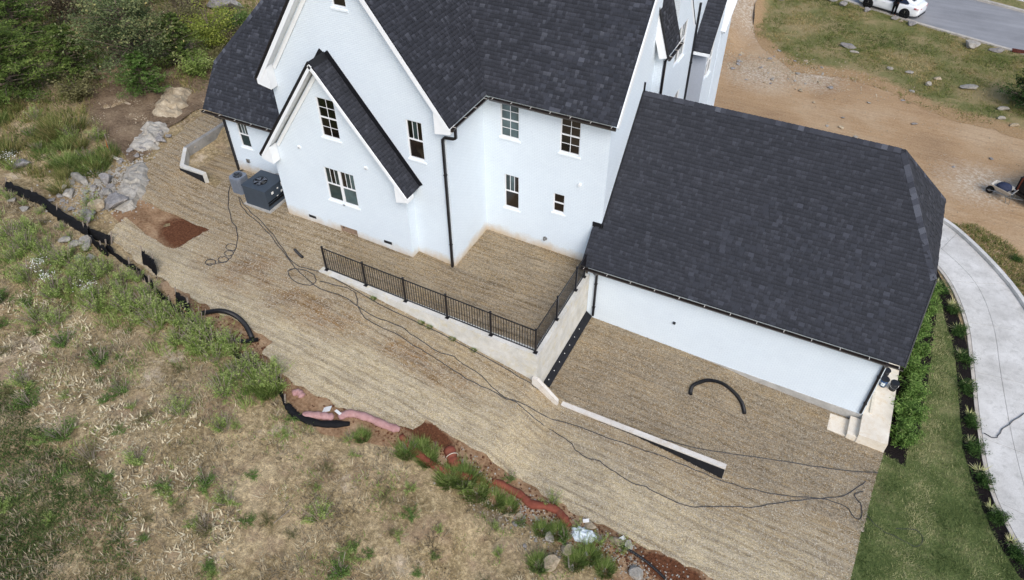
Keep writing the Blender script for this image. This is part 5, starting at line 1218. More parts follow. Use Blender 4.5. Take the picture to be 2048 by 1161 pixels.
rock(-14.95, -4.4, .42, .38, .5, 2.2, 'stone_tan', 'square tan rock beside the straw mat tip', name='boulder'); rock(-14.75, -5.0, .4, .5, .4, .9, 'stone_grey', 'rounded grey rock at the foot of the square tan one', name='boulder')
rock(-16.9, -3.5, .62, .36, .4, -.15, 'stone_pale', 'pale flat boulder below the tall grass above the silt fence', name='boulder'); rock(-16.0, -2.9, .36, .32, .55, 1.2, 'stone_grey', 'upright grey rock right of the pale flat boulder', name='boulder')
rock(-16.6, -4.45, .45, .36, .36, -.4, 'stone_pale', 'pale rock just above the black silt fence', name='boulder'); rock(-15.3, -3.55, .36, .3, .28, .2, 'stone_pale', 'flat pale rock in the middle of the rubble ledge')
rock(-19.9, -4.0, .5, .36, .36, .4, 'stone_grey', 'grey rock under the white flowers at the left'); rock(-25.7, 12.6, 1.0, .8, 1.1, .3, 'stone_pale', 'round grey boulder at the top behind the left wing roof', name='boulder')
rock(-23.4, 12.9, 1.5, .75, .9, .5, 'stone_grey', 'long angular grey boulder at the top beside the roof edge', name='boulder'); rock(-20.9, 7.6, .7, .55, .9, .4, 'stone_tan', 'tan rock showing between the shrubs by the roof corner', name='boulder')
for i in range(34):
    x, y = -15.6+rr(-1.6, 1.2), -3.3+rr(-1.9, 1.8); s = rr(.06, .2); rock(x, y, s*rr(1, 1.6), s, s*rr(.7, 1), rr(0, 6), random.choice(('stone_pale', 'stone_grey', 'stone_grey')), 'small loose stone in the rubble between the ledge and the silt fence', 'rubble stones by the ledge')
for i in range(14): s = rr(.08, .24); rock(-16.6+rr(-.5, .4), .2+rr(-1.3, .9), s*1.3, s, s, rr(0, 6), 'stone_grey', 'grey stone chip piled along the straw mat below the boulders', 'stone chips below the boulders')
for x, y in ((-14.0, -6.4), (-14.45, -6.5), (-13.6, -6.2), (-13.0, -6.6), (-13.9, -6.0), (-12.6, -6.7), (-17.3, -6.0), (-18.2, -5.9), (-13.3, -6.9)): s = rr(.12, .3); rock(x, y, s*1.3, s, s*.8, rr(0, 3), 'stone_pale', 'pale stone lying below the black silt fence', 'stones below the silt fence')
for x, y, s, l in ((8.35, -8.75, .42, 'largest tan rock among the stones at the bottom edge'), (8.6, -8.15, .3, 'pale tan rock above the largest one near the plastic bag'), (10.75, -7.75, .34, 'tall pale rock beside the thin black pipe'), (7.9, -8.0, .26, 'rounded pale rock left of the plastic bag'), (8.95, -7.05, .26, 'tan rock right of the red sock end'), (9.25, -7.3, .24, 'grey flat rock below the red sock end'), (9.85, -7.1, .26, 'round tan rock on the clay left of the pipe'), (10.25, -7.0, .25, 'smooth pale rock right of the pipe tip')):
    rock(x, y, s*1.1, s*.85, s*.8, rr(0, 3), 'stone_tan' if 'tan' in l else 'stone_pale', l)
for i in range(15): rock(rr(6.4, 11.8), -7.5+rr(-1.0, .35)-.12*rr(0, 4), *(lambda s: (s*1.2, s, s*.8))(rr(.05, .16)), rr(0, 3), random.choice(('stone_pale', 'stone_tan', 'stone_grey')), 'small stone scattered along the foot of the bank', 'stones along the bank foot')
FR = [(11.1, 36.4, .9, .45, 'stone_grey', 'dark grey flat rock in the grass middle of the front yard'), (11.6, 35.7, .5, .25, 'stone_pale', 'pale flat stone in front of the dark grey flat rock'), (11.43, 43.7, .55, .5, 'stone_grey', 'dark rock by the road below the front wheel of the car'), (13.5, 43.0, .5, .45, 'stone_grey', 'grey rock at the feet of the person'), (14.75, 42.5, .75, .5, 'stone_grey', 'dark boulder with pale top below the rear wheel of the car'),
      (13.95, 42.7, .3, .3, 'stone_tan', 'tan stone beside the dark boulder with pale top'), (18.95, 40.4, 1.2, .75, 'stone_pale', 'largest pale layered boulder at the road edge'), (20.5, 40.3, .8, .45, 'stone_grey', 'grey rock between the largest boulder and the drain grate'), (14.1, 34.0, .35, .35, 'stone_pale', 'white block in the grass at the dirt edge'), (15.3, 34.1, .55, .2, 'stone_pale', 'pale flat stone right of the white block'),
      (16.55, 32.6, .35, .45, 'stone_pale', 'upright white stone at the grass edge'), (17.1, 33.9, .5, .3, 'stone_tan', 'tan stone above the upright white one'), (18.9, 33.4, 1.0, .4, 'stone_pale', 'long white flat rock near the right edge'), (5.0, 43.0, .4, .35, 'stone_grey', 'grey stone at the top corner of the grass'), (9.6, 43.9, .6, .55, 'stone_grey', 'grey rock at the roadside left of the car'), (8.7, 44.6, .75, .6, 'stone_grey', 'big grey rock at the roadside top edge'), (7.6, 44.7, .5, .4, 'stone_grey', 'grey stone left of the big roadside rock'),
      (21.0, 31.3, .6, .35, 'stone_pale', 'pale flat stone under the dark bush at the right edge'), (20.9, 29.9, .4, .35, 'stone_pale', 'pale stone at the dirt corner below the dark bush'), (21.6, 29.3, .45, .35, 'stone_tan', 'tan stone beside the dirt corner at the right edge')]
for x, y, s, h, mt, l in FR: rock(x, y, s*.72, s*.45, h*.75, rr(0, .8), mt, l)
for i in range(60):
    if i < 30: x, y = 7.2+rr(-3, 3), 30.2+rr(-2.2, 2.6)
    else: x, y = rr(6, 20.5), rr(18, 34)
    s = rr(.06, .22); rock(x, y, s*1.3, s, s*.7, rr(0, 6), random.choice(('stone_pale', 'stone_tan', 'stone_grey')), 'small stone strewn over the front dirt yard', 'stones strewn over the dirt yard')
# crumbs too many to count
def crumbs(name, n, fx, mat, lo, hi, label):
    V = []; F = []; S = []; pts_ = [fx() for _ in range(n)]; bad = inside(slope_poly, np.array([p[0] for p in pts_]), np.array([p[1] for p in pts_]))
    for i in range(n):
        x, y = pts_[i]; s = rr(lo, hi); z = zg(x, y)+.03; k = len(V); a = rr(0, 6.28)
        if bad[i]: continue
        for j in range(4): V.append((x+s*math.cos(a+j*1.57)*rr(.6, 1.2), y+s*math.sin(a+j*1.57)*rr(.6, 1.2), z-.02))
        V.append((x+rr(-.3, .3)*s, y+rr(-.3, .3)*s, z+s*rr(.5, 1)))
        F += [(k, k+1, k+4), (k+1, k+2, k+4), (k+2, k+3, k+4), (k+3, k, k+4)]
    me = fast_mesh(name, np.array(V), np.array(F), None, mat); return tag(link(bpy.data.objects.new(name, me)), label, 'gravel', None, 'stuff')
crumbs('gravel', 1500, lambda: (-15.6+random.gauss(0, .8), -3.0+random.gauss(0, 1.1)), 'stone_pale', .02, .07, 'loose grey gravel over the rubble ledge')
crumbs('gravel', 1300, lambda: (rr(4, 14), -7.6+random.gauss(0, .35)), 'stone_pale', .015, .05, 'pale gravel scattered along the clay bank')
crumbs('gravel', 2200, lambda: (rr(-9.5, 13), -7.35+random.gauss(0, .35)), 'wet_clay', .02, .06, 'clods of red clay along the mat edge')
crumbs('gravel', 1300, lambda: (7+random.gauss(0, 3), 30.6+random.gauss(0, 1.2)), 'stone_tan', .02, .07, 'pale gravel band between dirt and grass')
crumbs('gravel', 700, lambda: (rr(4, 22), rr(15, 30)), 'stone_tan', .02, .05, 'fine gravel over the dirt yard')
crumbs('gravel', 900, lambda: (-19+random.gauss(0, 2.2), 2+random.gauss(0, 2)), 'stone_tan', .02, .06, 'pale stone crumbs on the bare hillside')

# ---------------------------------------------------------------- storm drain grate by the road
t = thing('drain_grate', (21.9, 40.95, zr+.1), 'rust red cast drain grate in the near kerb at the right edge', 'drain grate')
m = MB(); m.box(21.45, 22.35, 40.6, 41.1, zr+.09, zr+.14); m.build('frame', 'rust', t)
for k in range(8): q = MB(); q.box(21.5+k*.105, 21.55+k*.105, 40.65, 41.05, zr+.141, zr+.17); q.build('bar', 'rust', t)

# ---------------------------------------------------------------- parked car
def build_car(loc, heading):
    t = thing('parked_car', loc, 'white sedan with dark wheels parked at the near side of the road', 'car'); t.rotation_euler = (0, 0, heading)
    def add(m, name, mat, par=None, smooth=False):
        o = m.build(name, mat, None, smooth); o.parent = par or t; return o
    # stations along x (front +): x, half width, sill z, belt z, deck z
    st = [(2.36, .62, .32, .55, .60), (2.3, .76, .2, .62, .70), (2.0, .88, .18, .72, .80), (1.4, .92, .17, .80, .89), (.9, .925, .17, .85, .95), (.3, .93, .17, .88, .96), (-.6, .935, .17, .9, .97), (-1.3, .935, .17, .93, 1.0), (-1.8, .92, .18, .95, 1.06), (-2.15, .88, .22, .94, 1.08), (-2.32, .8, .3, .86, 1.03), (-2.38, .7, .36, .8, .92)]
    V = []; k = 11
    for x, w, s, b, d in st:
        half = [(0, s), (w*.86, s), (w*.97, s+.1), (w*1.0, (s+b)/2), (w*.985, b), (w*.9, b+(d-b)*.6), (w*.6, d), (0, d+.015)]
        ring = [(x, y, z) for y, z in half]+[(x, -y, z) for y, z in half[-2:0:-1]]
        V += ring
    k = 14; F = []
    for i in range(len(st)-1):
        for j in range(k): F.append((i*k+j, (i+1)*k+j, (i+1)*k+(j+1) % k, i*k+(j+1) % k))
    F += [tuple(range(k)), tuple((len(st)-1)*k+j for j in range(k))[::-1]]
    m = MB(); m.add(V, F); bo = add(m, 'body', 'car_paint', None, True); sb = bo.modifiers.new('s', 'SUBSURF'); sb.levels = 2; sb.render_levels = 2
    # greenhouse
    gs = [(.95, .80, .93, .94), (.45, .76, .95, 1.2), (-.05, .70, .96, 1.4), (-.7, .68, .97, 1.43), (-1.25, .66, .99, 1.36), (-1.75, .66, 1.03, 1.2), (-2.05, .66, 1.05, 1.08)]
    V = []; kk = 8; F = []
    for x, w, b, r in gs:
        V += [(x, w*1.08, b), (x, w, (b+r)/2+.03), (x, w*.86, r-.02), (x, w*.45, r), (x, -w*.45, r), (x, -w*.86, r-.02), (x, -w, (b+r)/2+.03), (x, -w*1.08, b)]
    for i in range(len(gs)-1):
        for j in range(kk-1): F.append((i*kk+j, (i+1)*kk+j, (i+1)*kk+j+1, i*kk+j+1))
    m = MB(); m.add(V, F); cb = add(m, 'cabin', 'car_paint', None, True); s2 = cb.modifiers.new('s', 'SUBSURF'); s2.levels = 2; s2.render_levels = 2
    for sy in (1, -1):
        for a in ([(.62, .86, .99), (-.42, .835, 1.0), (-.42, .675, 1.34), (.0, .70, 1.33), (.3, .77, 1.18)], [(-.5, .835, 1.0), (-1.45, .80, 1.04), (-1.5, .77, 1.12), (-1.15, .67, 1.3), (-.5, .675, 1.35)]):
            P_ = [(x, sy*(y+.02), z) for x, y, z in a]; m = MB(); m.slab(P_, (0, sy*.92, .38), .012); add(m, 'side_window', 'car_glass')
        m = MB(); m.bar((.64, sy*.93, .965), (-1.5, sy*.87, 1.015), .015, .012); add(m, 'window_trim', 'black_metal')
        m = MB(); m.box(.18, .3, sy*.95-.012, sy*.95+.012, .76, .79); add(m, 'door_handle', 'car_paint'); m = MB(); m.box(-.82, -.7, sy*.95-.012, sy*.95+.012, .8, .83); add(m, 'door_handle', 'car_paint')
        m = MB(); m.obox((.72, sy*1.02, 1.0), (.08, 0, 0), (0, .09, 0), (0, 0, .055)); add(m, 'wing_mirror', 'car_paint')
        m = MB(); m.slab([(-2.3, sy*.86, .8), (-2.0, sy*.925, .84), (-2.02, sy*.92, .93), (-2.34, sy*.8, .9), (-2.4, sy*.45, .86), (-2.4, sy*.45, .8)], (-.7, sy*.6, .2), .03); add(m, 'tail_light', 'tail_red')
        m = MB(); m.slab([(2.33, sy*.55, .58), (2.25, sy*.8, .6), (2.1, sy*.88, .68), (2.24, sy*.72, .7), (2.34, sy*.5, .66)], (.8, sy*.5, .3), .03); add(m, 'headlight', 'chrome')
        m = MB(); m.bar((1.9, sy*.935, .24), (-1.9, sy*.935, .24), .03, .05); add(m, 'sill_skirt', 'black_plastic')
        for wx in (1.43, -1.43):
            m = MB(); m.cyl((wx, sy*.92-.002*sy, .35), .40, .40, sy*.012, 28, (0, 1, 0)); add(m, 'wheel_arch', 'ac_black')
            m = MB(); m.tubeR([(wx, sy*.72, .34), (wx, sy*.74, .34), (wx, sy*.92, .34), (wx, sy*.94, .34)], [.31, .34, .34, .31], 28); w = add(m, 'wheel', 'rubber', None, True)
            m = MB(); m.cyl((wx, sy*.938, .34), .235, .235, sy*.006, 24, (0, 1, 0)); add(m, 'rim', 'ac_black', w)
            for q in range(5):
                a = q*2*math.pi/5+.3
                for da in (-.13, .13):
                    m = MB(); m.bar((wx+.04*math.cos(a), sy*.95, .34+.04*math.sin(a)), (wx+.23*math.cos(a+da), sy*.952, .34+.23*math.sin(a+da)), .02, .03, (0, 1, 0)); add(m, 'spoke', 'steel' if q == 1 else 'rim_dark', w)
    m = MB(); m.slab([(-1.72, .5, 1.235), (-1.72, -.5, 1.235), (-1.3, -.48, 1.375), (-1.3, .48, 1.375)], (-.32, 0, .95), .012)
    m.v = [(x-.02, y, z+.028) for x, y, z in m.v]; add(m, 'rear_window', 'car_glass')
    m = MB(); m.slab([(.82, .6, 1.0), (.82, -.6, 1.0), (.12, -.5, 1.36), (.12, .5, 1.36)], (.45, 0, .88), .012); m.v = [(x+.02, y, z+.03) for x, y, z in m.v]; add(m, 'windscreen', 'car_glass')
    m = MB(); m.box(-2.41, -2.36, -.62, .62, .26, .36); add(m, 'rear_diffuser', 'black_plastic'); m = MB(); m.bar((-2.06, .6, 1.1), (-2.06, -.6, 1.1), .1, .02); add(m, 'boot_lip', 'car_paint')
    return t
fw_, rw_ = Vector((11.53, 44.7, 0)), Vector((14.24, 43.81, 0)); hd = (fw_-rw_).normalized(); side = Vector((-hd.y, hd.x, 0))
cc = (fw_+rw_)/2-side*.93+Vector((-.25, -.45, 0)); build_car((cc.x, cc.y, zr+.06), math.atan2(hd.y, hd.x))

# ---------------------------------------------------------------- person beside the car
def skinned(name, verts, edges, radii, root, mat, parent, sub=2):
    me = bpy.data.meshes.new(name); me.from_pydata(verts, edges, []); o = bpy.data.objects.new(name, me); link(o, parent)
    me.materials.append(M[mat]); md = o.modifiers.new('skin', 'SKIN'); md.use_smooth_shade = True
    for i, r in enumerate(radii):
        sv = me.skin_vertices[0].data[i]; sv.radius = r if isinstance(r, tuple) else (r, r); sv.use_root = (i == root)
    ss = o.modifiers.new('sub', 'SUBSURF'); ss.levels = sub; ss.render_levels = sub; return o
def build_person(loc, rz):
    t = thing('person', loc, 'person in black clothes standing beside the white car, arms raised to the window', 'person'); t.rotation_euler = (0, 0, rz)
    # facing +y (the car)
    J = dict(pel=(0, 0, .93), waist=(0, .01, 1.08), chest=(0, .02, 1.28), neck=(0, .03, 1.46), chin=(0, .05, 1.54), crown=(0, .05, 1.70),
             hipL=(-.1, 0, .88), kneeL=(-.11, .03, .48), ankL=(-.11, -.02, .09), toeL=(-.12, .15, .04), hipR=(.1, 0, .88), kneeR=(.11, .05, .48), ankR=(.12, -.01, .09), toeR=(.13, .16, .04),
             shL=(-.19, .02, 1.40), elL=(-.27, .16, 1.16), wrL=(-.2, .36, 1.12), shR=(.19, .02, 1.40), elR=(.27, .16, 1.16), wrR=(.2, .36, 1.12), paL=(-.18, .43, 1.12), paR=(.18, .43, 1.12))
    names = list(J); ix = {n: i for i, n in enumerate(names)}
    E = [('pel', 'waist'), ('waist', 'chest'), ('chest', 'neck'), ('neck', 'chin'), ('chin', 'crown'), ('pel', 'hipL'), ('hipL', 'kneeL'), ('kneeL', 'ankL'), ('ankL', 'toeL'), ('pel', 'hipR'), ('hipR', 'kneeR'), ('kneeR', 'ankR'), ('ankR', 'toeR'),
         ('chest', 'shL'), ('shL', 'elL'), ('elL', 'wrL'), ('wrL', 'paL'), ('chest', 'shR'), ('shR', 'elR'), ('elR', 'wrR'), ('wrR', 'paR')]
    rad = dict(pel=(.15, .11), waist=(.125, .09), chest=(.15, .1), neck=.05, chin=(.07, .085), crown=(.06, .07), hipL=.085, kneeL=.055, ankL=.04, toeL=.035, hipR=.085, kneeR=.055, ankR=.04, toeR=.035, shL=.06, elL=.043, wrL=.03, shR=.06, elR=.043, wrR=.03, paL=(.04, .018), paR=(.04, .018))
    V = [J[n] for n in names]; Ee = [(ix[a], ix[b]) for a, b in E]; Rr = [rad[n] for n in names]
    # fingers as extra chains rooted in the palm
    for s, pa in ((-1, 'paL'), (1, 'paR')):
        p = Vector(J[pa])
        for k, (dx, L) in enumerate(((-.03, .075), (-.01, .085), (.012, .08), (.032, .062), (-.055, .05))):
            a = len(V); V += [tuple(p+Vector((dx, .035, 0))), tuple(p+Vector((dx*1.15, .035+L*.55, .004))), tuple(p+Vector((dx*1.2, .035+L, -.02)))]
            Ee += [(ix[pa], a), (a, a+1), (a+1, a+2)]; Rr += [.0095, .009, .0075]
    body = skinned('body', V, Ee, Rr, ix['pel'], 'skin', t)
    sub = ['pel', 'hipL', 'kneeL', 'ankL', 'hipR', 'kneeR', 'ankR']; sx = {n: i for i, n in enumerate(sub)}
    skinned('trousers', [J[n] for n in sub], [(sx[a], sx[b]) for a, b in E if a in sx and b in sx], [(.185, .15), .115, .085, .07, .115, .085, .07], 0, 'cloth_black', t)
    sub = ['pel', 'waist', 'chest', 'neck', 'shL', 'elL', 'shR', 'elR']; sx = {n: i for i, n in enumerate(sub)}
    skinned('top', [J[n] for n in sub], [(sx[a], sx[b]) for a, b in E if a in sx and b in sx], [(.18, .14), (.155, .125), (.18, .135), .06, .08, .062, .08, .062], 0, 'cloth_black', t)
    for s, a, b in ((-1, 'ankL', 'toeL'), (1, 'ankR', 'toeR')):
        p, q = Vector(J[a]), Vector(J[b]); skinned('shoe', [tuple(p+Vector((0, -.03, -.04))), tuple((p+q)/2+Vector((0, 0, -.02))), tuple(q+Vector((0, .02, 0)))], [(0, 1), (1, 2)], [(.05, .05), (.05, .045), (.045, .03)], 0, 'shoe', t)
    m = MB(); bm = bmesh.new(); bmesh.ops.create_uvsphere(bm, u_segments=16, v_segments=10, radius=.108)
    m.add([(v.co.x, v.co.y*1.1+.03, v.co.z*1.1+1.655) for v in bm.verts if True], [tuple(w.index for w in f.verts) for f in bm.faces if f.calc_center_median().z > -.01 or f.calc_center_median().y < -.02]); bm.free()
    o = m.build('hair', 'hair', None, True); o.parent = t
    for s in (-1, 1):
        m = MB(); m.tubeR([(s*.032, .128, 1.635), (s*.032, .138, 1.635)], [.013, .008], 8); o = m.build('eye', 'hair', None); o.parent = t
    m = MB(); m.add([(0, .13, 1.64), (-.015, .13, 1.6), (.015, .13, 1.6), (0, .16, 1.602)], [(0, 1, 3), (0, 3, 2), (1, 2, 3)]); o = m.build('nose', 'skin', None); o.parent = t
    m = MB(); m.bar((-.022, .128, 1.57), (.022, .128, 1.57), .008, .008); o = m.build('mouth', 'rust', None); o.parent = t
    return t
pp = Vector((13.25, 43.6, 0)); build_person((pp.x, pp.y, zr+.06), math.atan2(-side.y, -side.x)-math.pi/2)

# ---------------------------------------------------------------- wheelbarrow and trailer at the right edge
def build_barrow(x, y, rz):
    z = zg(x, y); t = thing('wheelbarrow', (x, y, z), 'pale wheelbarrow with a dark blue bag in its tray on the dirt yard', 'wheelbarrow'); t.rotation_euler = (0, 0, rz)
    def add(m, n, mat, sm=False): o = m.build(n, mat, None, sm); o.parent = t; return o
    bot = [(-.3, -.22), (.3, -.16), (.3, .16), (-.3, .22)]; top = [(-.5, -.38), (.6, -.28), (.6, .28), (-.5, .38)]; m = MB()
    m.add([(a, b, .38) for a, b in bot]+[(a, b, .66) for a, b in top]+[(a*1.06, b*1.1, .67) for a, b in top], [(0, 1, 2, 3)]+[(i, (i+1) % 4, 4+(i+1) % 4, 4+i) for i in range(4)]+[(4+i, 4+(i+1) % 4, 8+(i+1) % 4, 8+i) for i in range(4)])
    o = add(m, 'tray', 'barrow_tray'); md = o.modifiers.new('s', 'SOLIDIFY'); md.thickness = .015
    m = MB(); m.tubeR([(.62, -.07, .2), (.62, -.05, .2), (.62, .05, .2), (.62, .07, .2)], [.15, .2, .2, .15], 20); w = add(m, 'wheel', 'rubber', True)
    m = MB(); m.tubeR([(.62, -.08, .2), (.62, .08, .2)], [.07, .07], 12); o = add(m, 'hub', 'steel'); o.parent = w
    for s in (-1, 1):
        m = MB(); m.tube(catmull([(.72, s*.1, .2), (.2, s*.2, .34), (-.4, s*.28, .4), (-1.05, s*.32, .6)], 4), .02, 6); add(m, 'handle', 'steel')
        m = MB(); m.tube(catmull([(-.25, s*.24, .38), (-.4, s*.26, .02), (-.55, s*.26, .02), (-.5, s*.27, .4)], 4), .016, 6); add(m, 'leg', 'steel')
    bm = bmesh.new(); bmesh.ops.create_icosphere(bm, subdivisions=3, radius=.36)
    for v in bm.verts: v.co = Vector((v.co.x*1.05, v.co.y*.8, v.co.z*.62))*(1+.16*noise.noise(v.co*4))+Vector((-.05, .02, .68))
    m = MB(); m.add([tuple(v.co) for v in bm.verts], [tuple(w.index for w in f.verts) for f in bm.faces]); bm.free()
    m.v = [tuple(Vector(p)+t.location) for p in m.v]; e = single('bag', m, 'navy_cloth', (x, y, z+.4), 'dark navy cloth bag heaped in the pale wheelbarrow', 'bag', None, True)
build_barrow(20.9, 20.6, 2.7)
t = thing('dump_trailer', (23.2, 21.6, zg(23, 21)), 'black steel dump trailer reaching in at the right edge behind the wheelbarrow', 'trailer'); t.rotation_euler = (0, 0, .95)
def tadd(m, n, mat): o = m.build(n, mat, None); o.parent = t; return o
for y in (-1.0, 1.0): m = MB(); m.box(-1.7, 3.0, y-.03, y+.03, .6, 1.35); tadd(m, 'side_panel', 'trailer_black')
m = MB(); m.box(-1.76, -1.7, -1.03, 1.03, .6, 1.35); tg = tadd(m, 'tailgate', 'trailer_black'); m = MB(); m.box(-1.7, 3.0, -.97, .97, .55, .62); tadd(m, 'floor', 'trailer_black')
for y in (-.9, -.3, .3, .9): m = MB(); m.box(-1.8, -1.761, y-.03, y+.03, .6, 1.38); o = tadd(m, 'rib', 'rust'); o.parent = tg
for y in (-1.12, 1.12):
    for x in (.1, 1.0): m = MB(); m.tubeR([(x, y-.1, .36), (x, y+.1, .36)], [.36, .36], 20); tadd(m, 'wheel', 'rubber')
m = MB(); m.bar((3.0, 0, .55), (4.4, 0, .5), .12); tadd(m, 'drawbar', 'trailer_black'); m = MB(); m.box(-1.9, -1.7, -1.05, 1.05, .45, .56); tadd(m, 'bumper', 'trailer_black')

# ---------------------------------------------------------------- vegetation
def zarr(X, Y): return np.array([zg(float(a), float(b)) for a, b in zip(X, Y)])
def blades(X, Y, Z, h, w, lean, per, shade, sj=.2, rad=.06):
    """tufts at X,Y,Z: per blades each, one triangle a blade"""
    n = len(X); N = n*per; I = np.repeat(np.arange(n), per); a = RNG.uniform(0, 2*np.pi, N)
    r = rad*np.sqrt(RNG.uniform(0, 1, N)); H = h[I]*RNG.uniform(.5, 1.15, N); ln = lean*H*RNG.uniform(.3, 1.3, N)
    bx = X[I]+r*np.cos(a); by = Y[I]+r*np.sin(a); bz = Z[I]-.02; t = a+RNG.uniform(-.9, .9, N); s = t+np.pi/2+RNG.uniform(-.6, .6, N); W = w*RNG.uniform(.6, 1.3, N)
    A = np.stack([bx-W*np.cos(s), by-W*np.sin(s), bz], -1); B = np.stack([bx+W*np.cos(s), by+W*np.sin(s), bz], -1); T = np.stack([bx+ln*np.cos(t), by+ln*np.sin(t), bz+H], -1)
    V = np.stack([A, B, T], 1).reshape(-1, 3); F = np.arange(3*N).reshape(-1, 3); S = np.clip(shade[I]+RNG.uniform(-sj, sj, N), 0, 1); return V, F, S
def stuff(name, parts, mat, label, cat):
    Vs, Fs, Ss = [], [], []; k = 0
    for V, F, S in parts: Vs.append(V); Fs.append(F+k); Ss.append(S); k += len(V)
    me = fast_mesh(name, np.concatenate(Vs), np.concatenate(Fs), np.concatenate(Ss), mat); return tag(link(bpy.data.objects.new(name, me)), label, cat, None, 'stuff')
def nz(X, Y, s, o=0): return np.array([noise.noise(Vector((float(a)*s+o, float(b)*s, o))) for a, b in zip(X, Y)])
def scatter(poly, n, holes=()):
    A = np.array(poly); X = RNG.uniform(A[:,0].min(), A[:,0].max(), n); Y = RNG.uniform(A[:,1].min(), A[:,1].max(), n); k = inside(poly, X, Y)
    for h in holes: k &= ~inside(h, X, Y)
    return X[k], Y[k]
field = [(-34, -4), (-19.5, -5.2), (-14, -6.0), (-10.5, -6.4), (-8.5, -7.2), (-6.3, -7.6), (-4.6, -7.8), (-2.7, -8.4), (0, -9.0), (1.4, -8.5), (2.8, -7.9), (5, -7.8), (7.5, -7.7), (10, -8.1), (12, -8.7), (14, -9.5), (14, -13), (4, -17), (-8, -20), (-22, -16)]
X, Y = scatter(field, 60000); d = nz(X, Y, .7, 3)+.5*nz(X, Y, 2.2, 8); k = d+.5*nz(X, Y, .35, 5) > RNG.uniform(-.35, .75, len(X)); X, Y, d = X[k], Y[k], d[k]
tone = np.clip(.45+.4*nz(X, Y, 1.1, 21)+.25*nz(X, Y, 4, 23)+RNG.uniform(-.12, .12, len(X)), 0, 1)
stuff('dry_grass', [blades(X, Y, zarr(X, Y), RNG.uniform(.06, .22, len(X)), .014, 1.0, 6, tone, .22, .09)], 'grass_field', 'short dry tan grass and dead weeds over the sloping field', 'grass')
turf = ragged([(-14, -12.2), (-9.5, -12.6), (-7, -13.4), (-4.4, -13.5), (-2.6, -14.4), (-.6, -15.6), (2, -17), (-16, -20), (-14, -12.2)], .5, 6)[:-1]
# pale curled dead leaves at the left of the field
X, Y = scatter([(-15, -8.5), (-11, -8.8), (-8, -10.5), (-4, -10.5), (-1, -12), (1, -14), (-3, -15.5), (-8, -14), (-13, -11.5)], 5200, (turf,)); q = nz(X, Y, .8, 40) > RNG.uniform(-.35, .6, len(X)); X, Y = X[q], Y[q]
stuff('dead_leaves', [blades(X, Y, zarr(X, Y)+.03, RNG.uniform(.05, .13, len(X)), .03, 1.8, 3, np.full(len(X), .9), .15, .12)], 'grass_field', 'pale curled dead leaves littering the left of the field', 'leaves')
# mown turf at the near left corner
X, Y = scatter(turf, 52000); q = nz(X, Y, .5, 60)+.4*nz(X, Y, 2, 61) > RNG.uniform(-1.0, .15, len(X)); X, Y = X[q], Y[q]; d = nz(X, Y, .9, 62)
stuff('turf', [blades(X, Y, zarr(X, Y), np.full(len(X), .09), .013, .7, 5, np.clip(.35+.35*d, 0, 1), .2, .09)], 'grass_lawn', 'thin green and brown mown turf in the near left corner', 'grass')
X, Y = scatter([(x+.08*noise.noise(Vector((x*3, y*3, 1))), y) for x, y in lawn_poly], 42000); d = nz(X, Y, .9, 70)+.4*nz(X, Y, 3, 71); q = d > RNG.uniform(-1.5, -.1, len(X)); X, Y, d = X[q], Y[q], d[q]
stuff('lawn_grass', [blades(X, Y, zarr(X, Y), RNG.uniform(.04, .12, len(X)), .013, 1.3, 6, np.clip(.5-.5*d+.35*nz(X, Y, 5, 77)+.4*np.exp(-((X-18.75)/.5)**2), 0, 1), .28, .07)], 'grass_lawn', 'short green turf of the lawn beside the driveway', 'grass')
vp = [(x-.5, y-1.3) for x, y in P['grassF']]+verge_poly[len(P['grassF'])*4:]
X, Y = scatter(vp, 70000, (off(rn, -.2)+off(rn, 30)[::-1],)); k = X < 24; X, Y = X[k], Y[k]; d = nz(X, Y, .35, 80)+.5*nz(X, Y, 1.2, 81)
edge = np.clip((Y-np.interp(X, [p[0] for p in P['grassF']], [p[1] for p in P['grassF']]))/2.2, -1, 1)
q = d+.5*edge > RNG.uniform(-.15, 1.0, len(X)); X, Y, d = X[q], Y[q], d[q]
stuff('verge_grass', [blades(X, Y, zarr(X, Y), RNG.uniform(.06, .17, len(X)), .026, 1.2, 5, np.clip(.52+.75*nz(X, Y, .35, 83)+.3*nz(X, Y, 1.5, 84), 0, 1), .2, .12)], 'grass_mixed', 'rough green and brown grass between the dirt yard and the road', 'grass')
fv2 = [(x, y) for x, y in off(rn, 7.8)]+[(x, y) for x, y in off(rn, 9.2)][::-1]
X, Y = scatter(fv2, 9000); stuff('verge_grass', [blades(X, Y, np.full(len(X), zr+.19), np.full(len(X), .12), .022, .8, 4, RNG.uniform(.2, .8, len(X)), .2, .1)], 'grass_mixed', 'strip of grass beyond the far kerb of the road', 'grass')
# hillside cover and tall grasses
hillp = [(-17, 6), (-18, 4.5), (-20, 4), (-22, 2.4), (-20.5, -.6), (-17.2, -1.2), (-17, -3), (-19, -4.5), (-34, -4), (-44, 2), (-44, 14), (-30, 24), (-18, 20), (-16, 10)]
X, Y = scatter(hillp, 26000); d = nz(X, Y, .45, 90); q = d > RNG.uniform(-.7, .4, len(X)); X, Y, d = X[q], Y[q], d[q]
stuff('hillside_grass', [blades(X, Y, zarr(X, Y), RNG.uniform(.12, .4, len(X)), .02, .7, 6, np.clip(.5+.4*nz(X, Y, .8, 92), 0, 1), .25, .15)], 'grass_mixed', 'rough dry grass and low growth over the wooded hillside', 'grass')
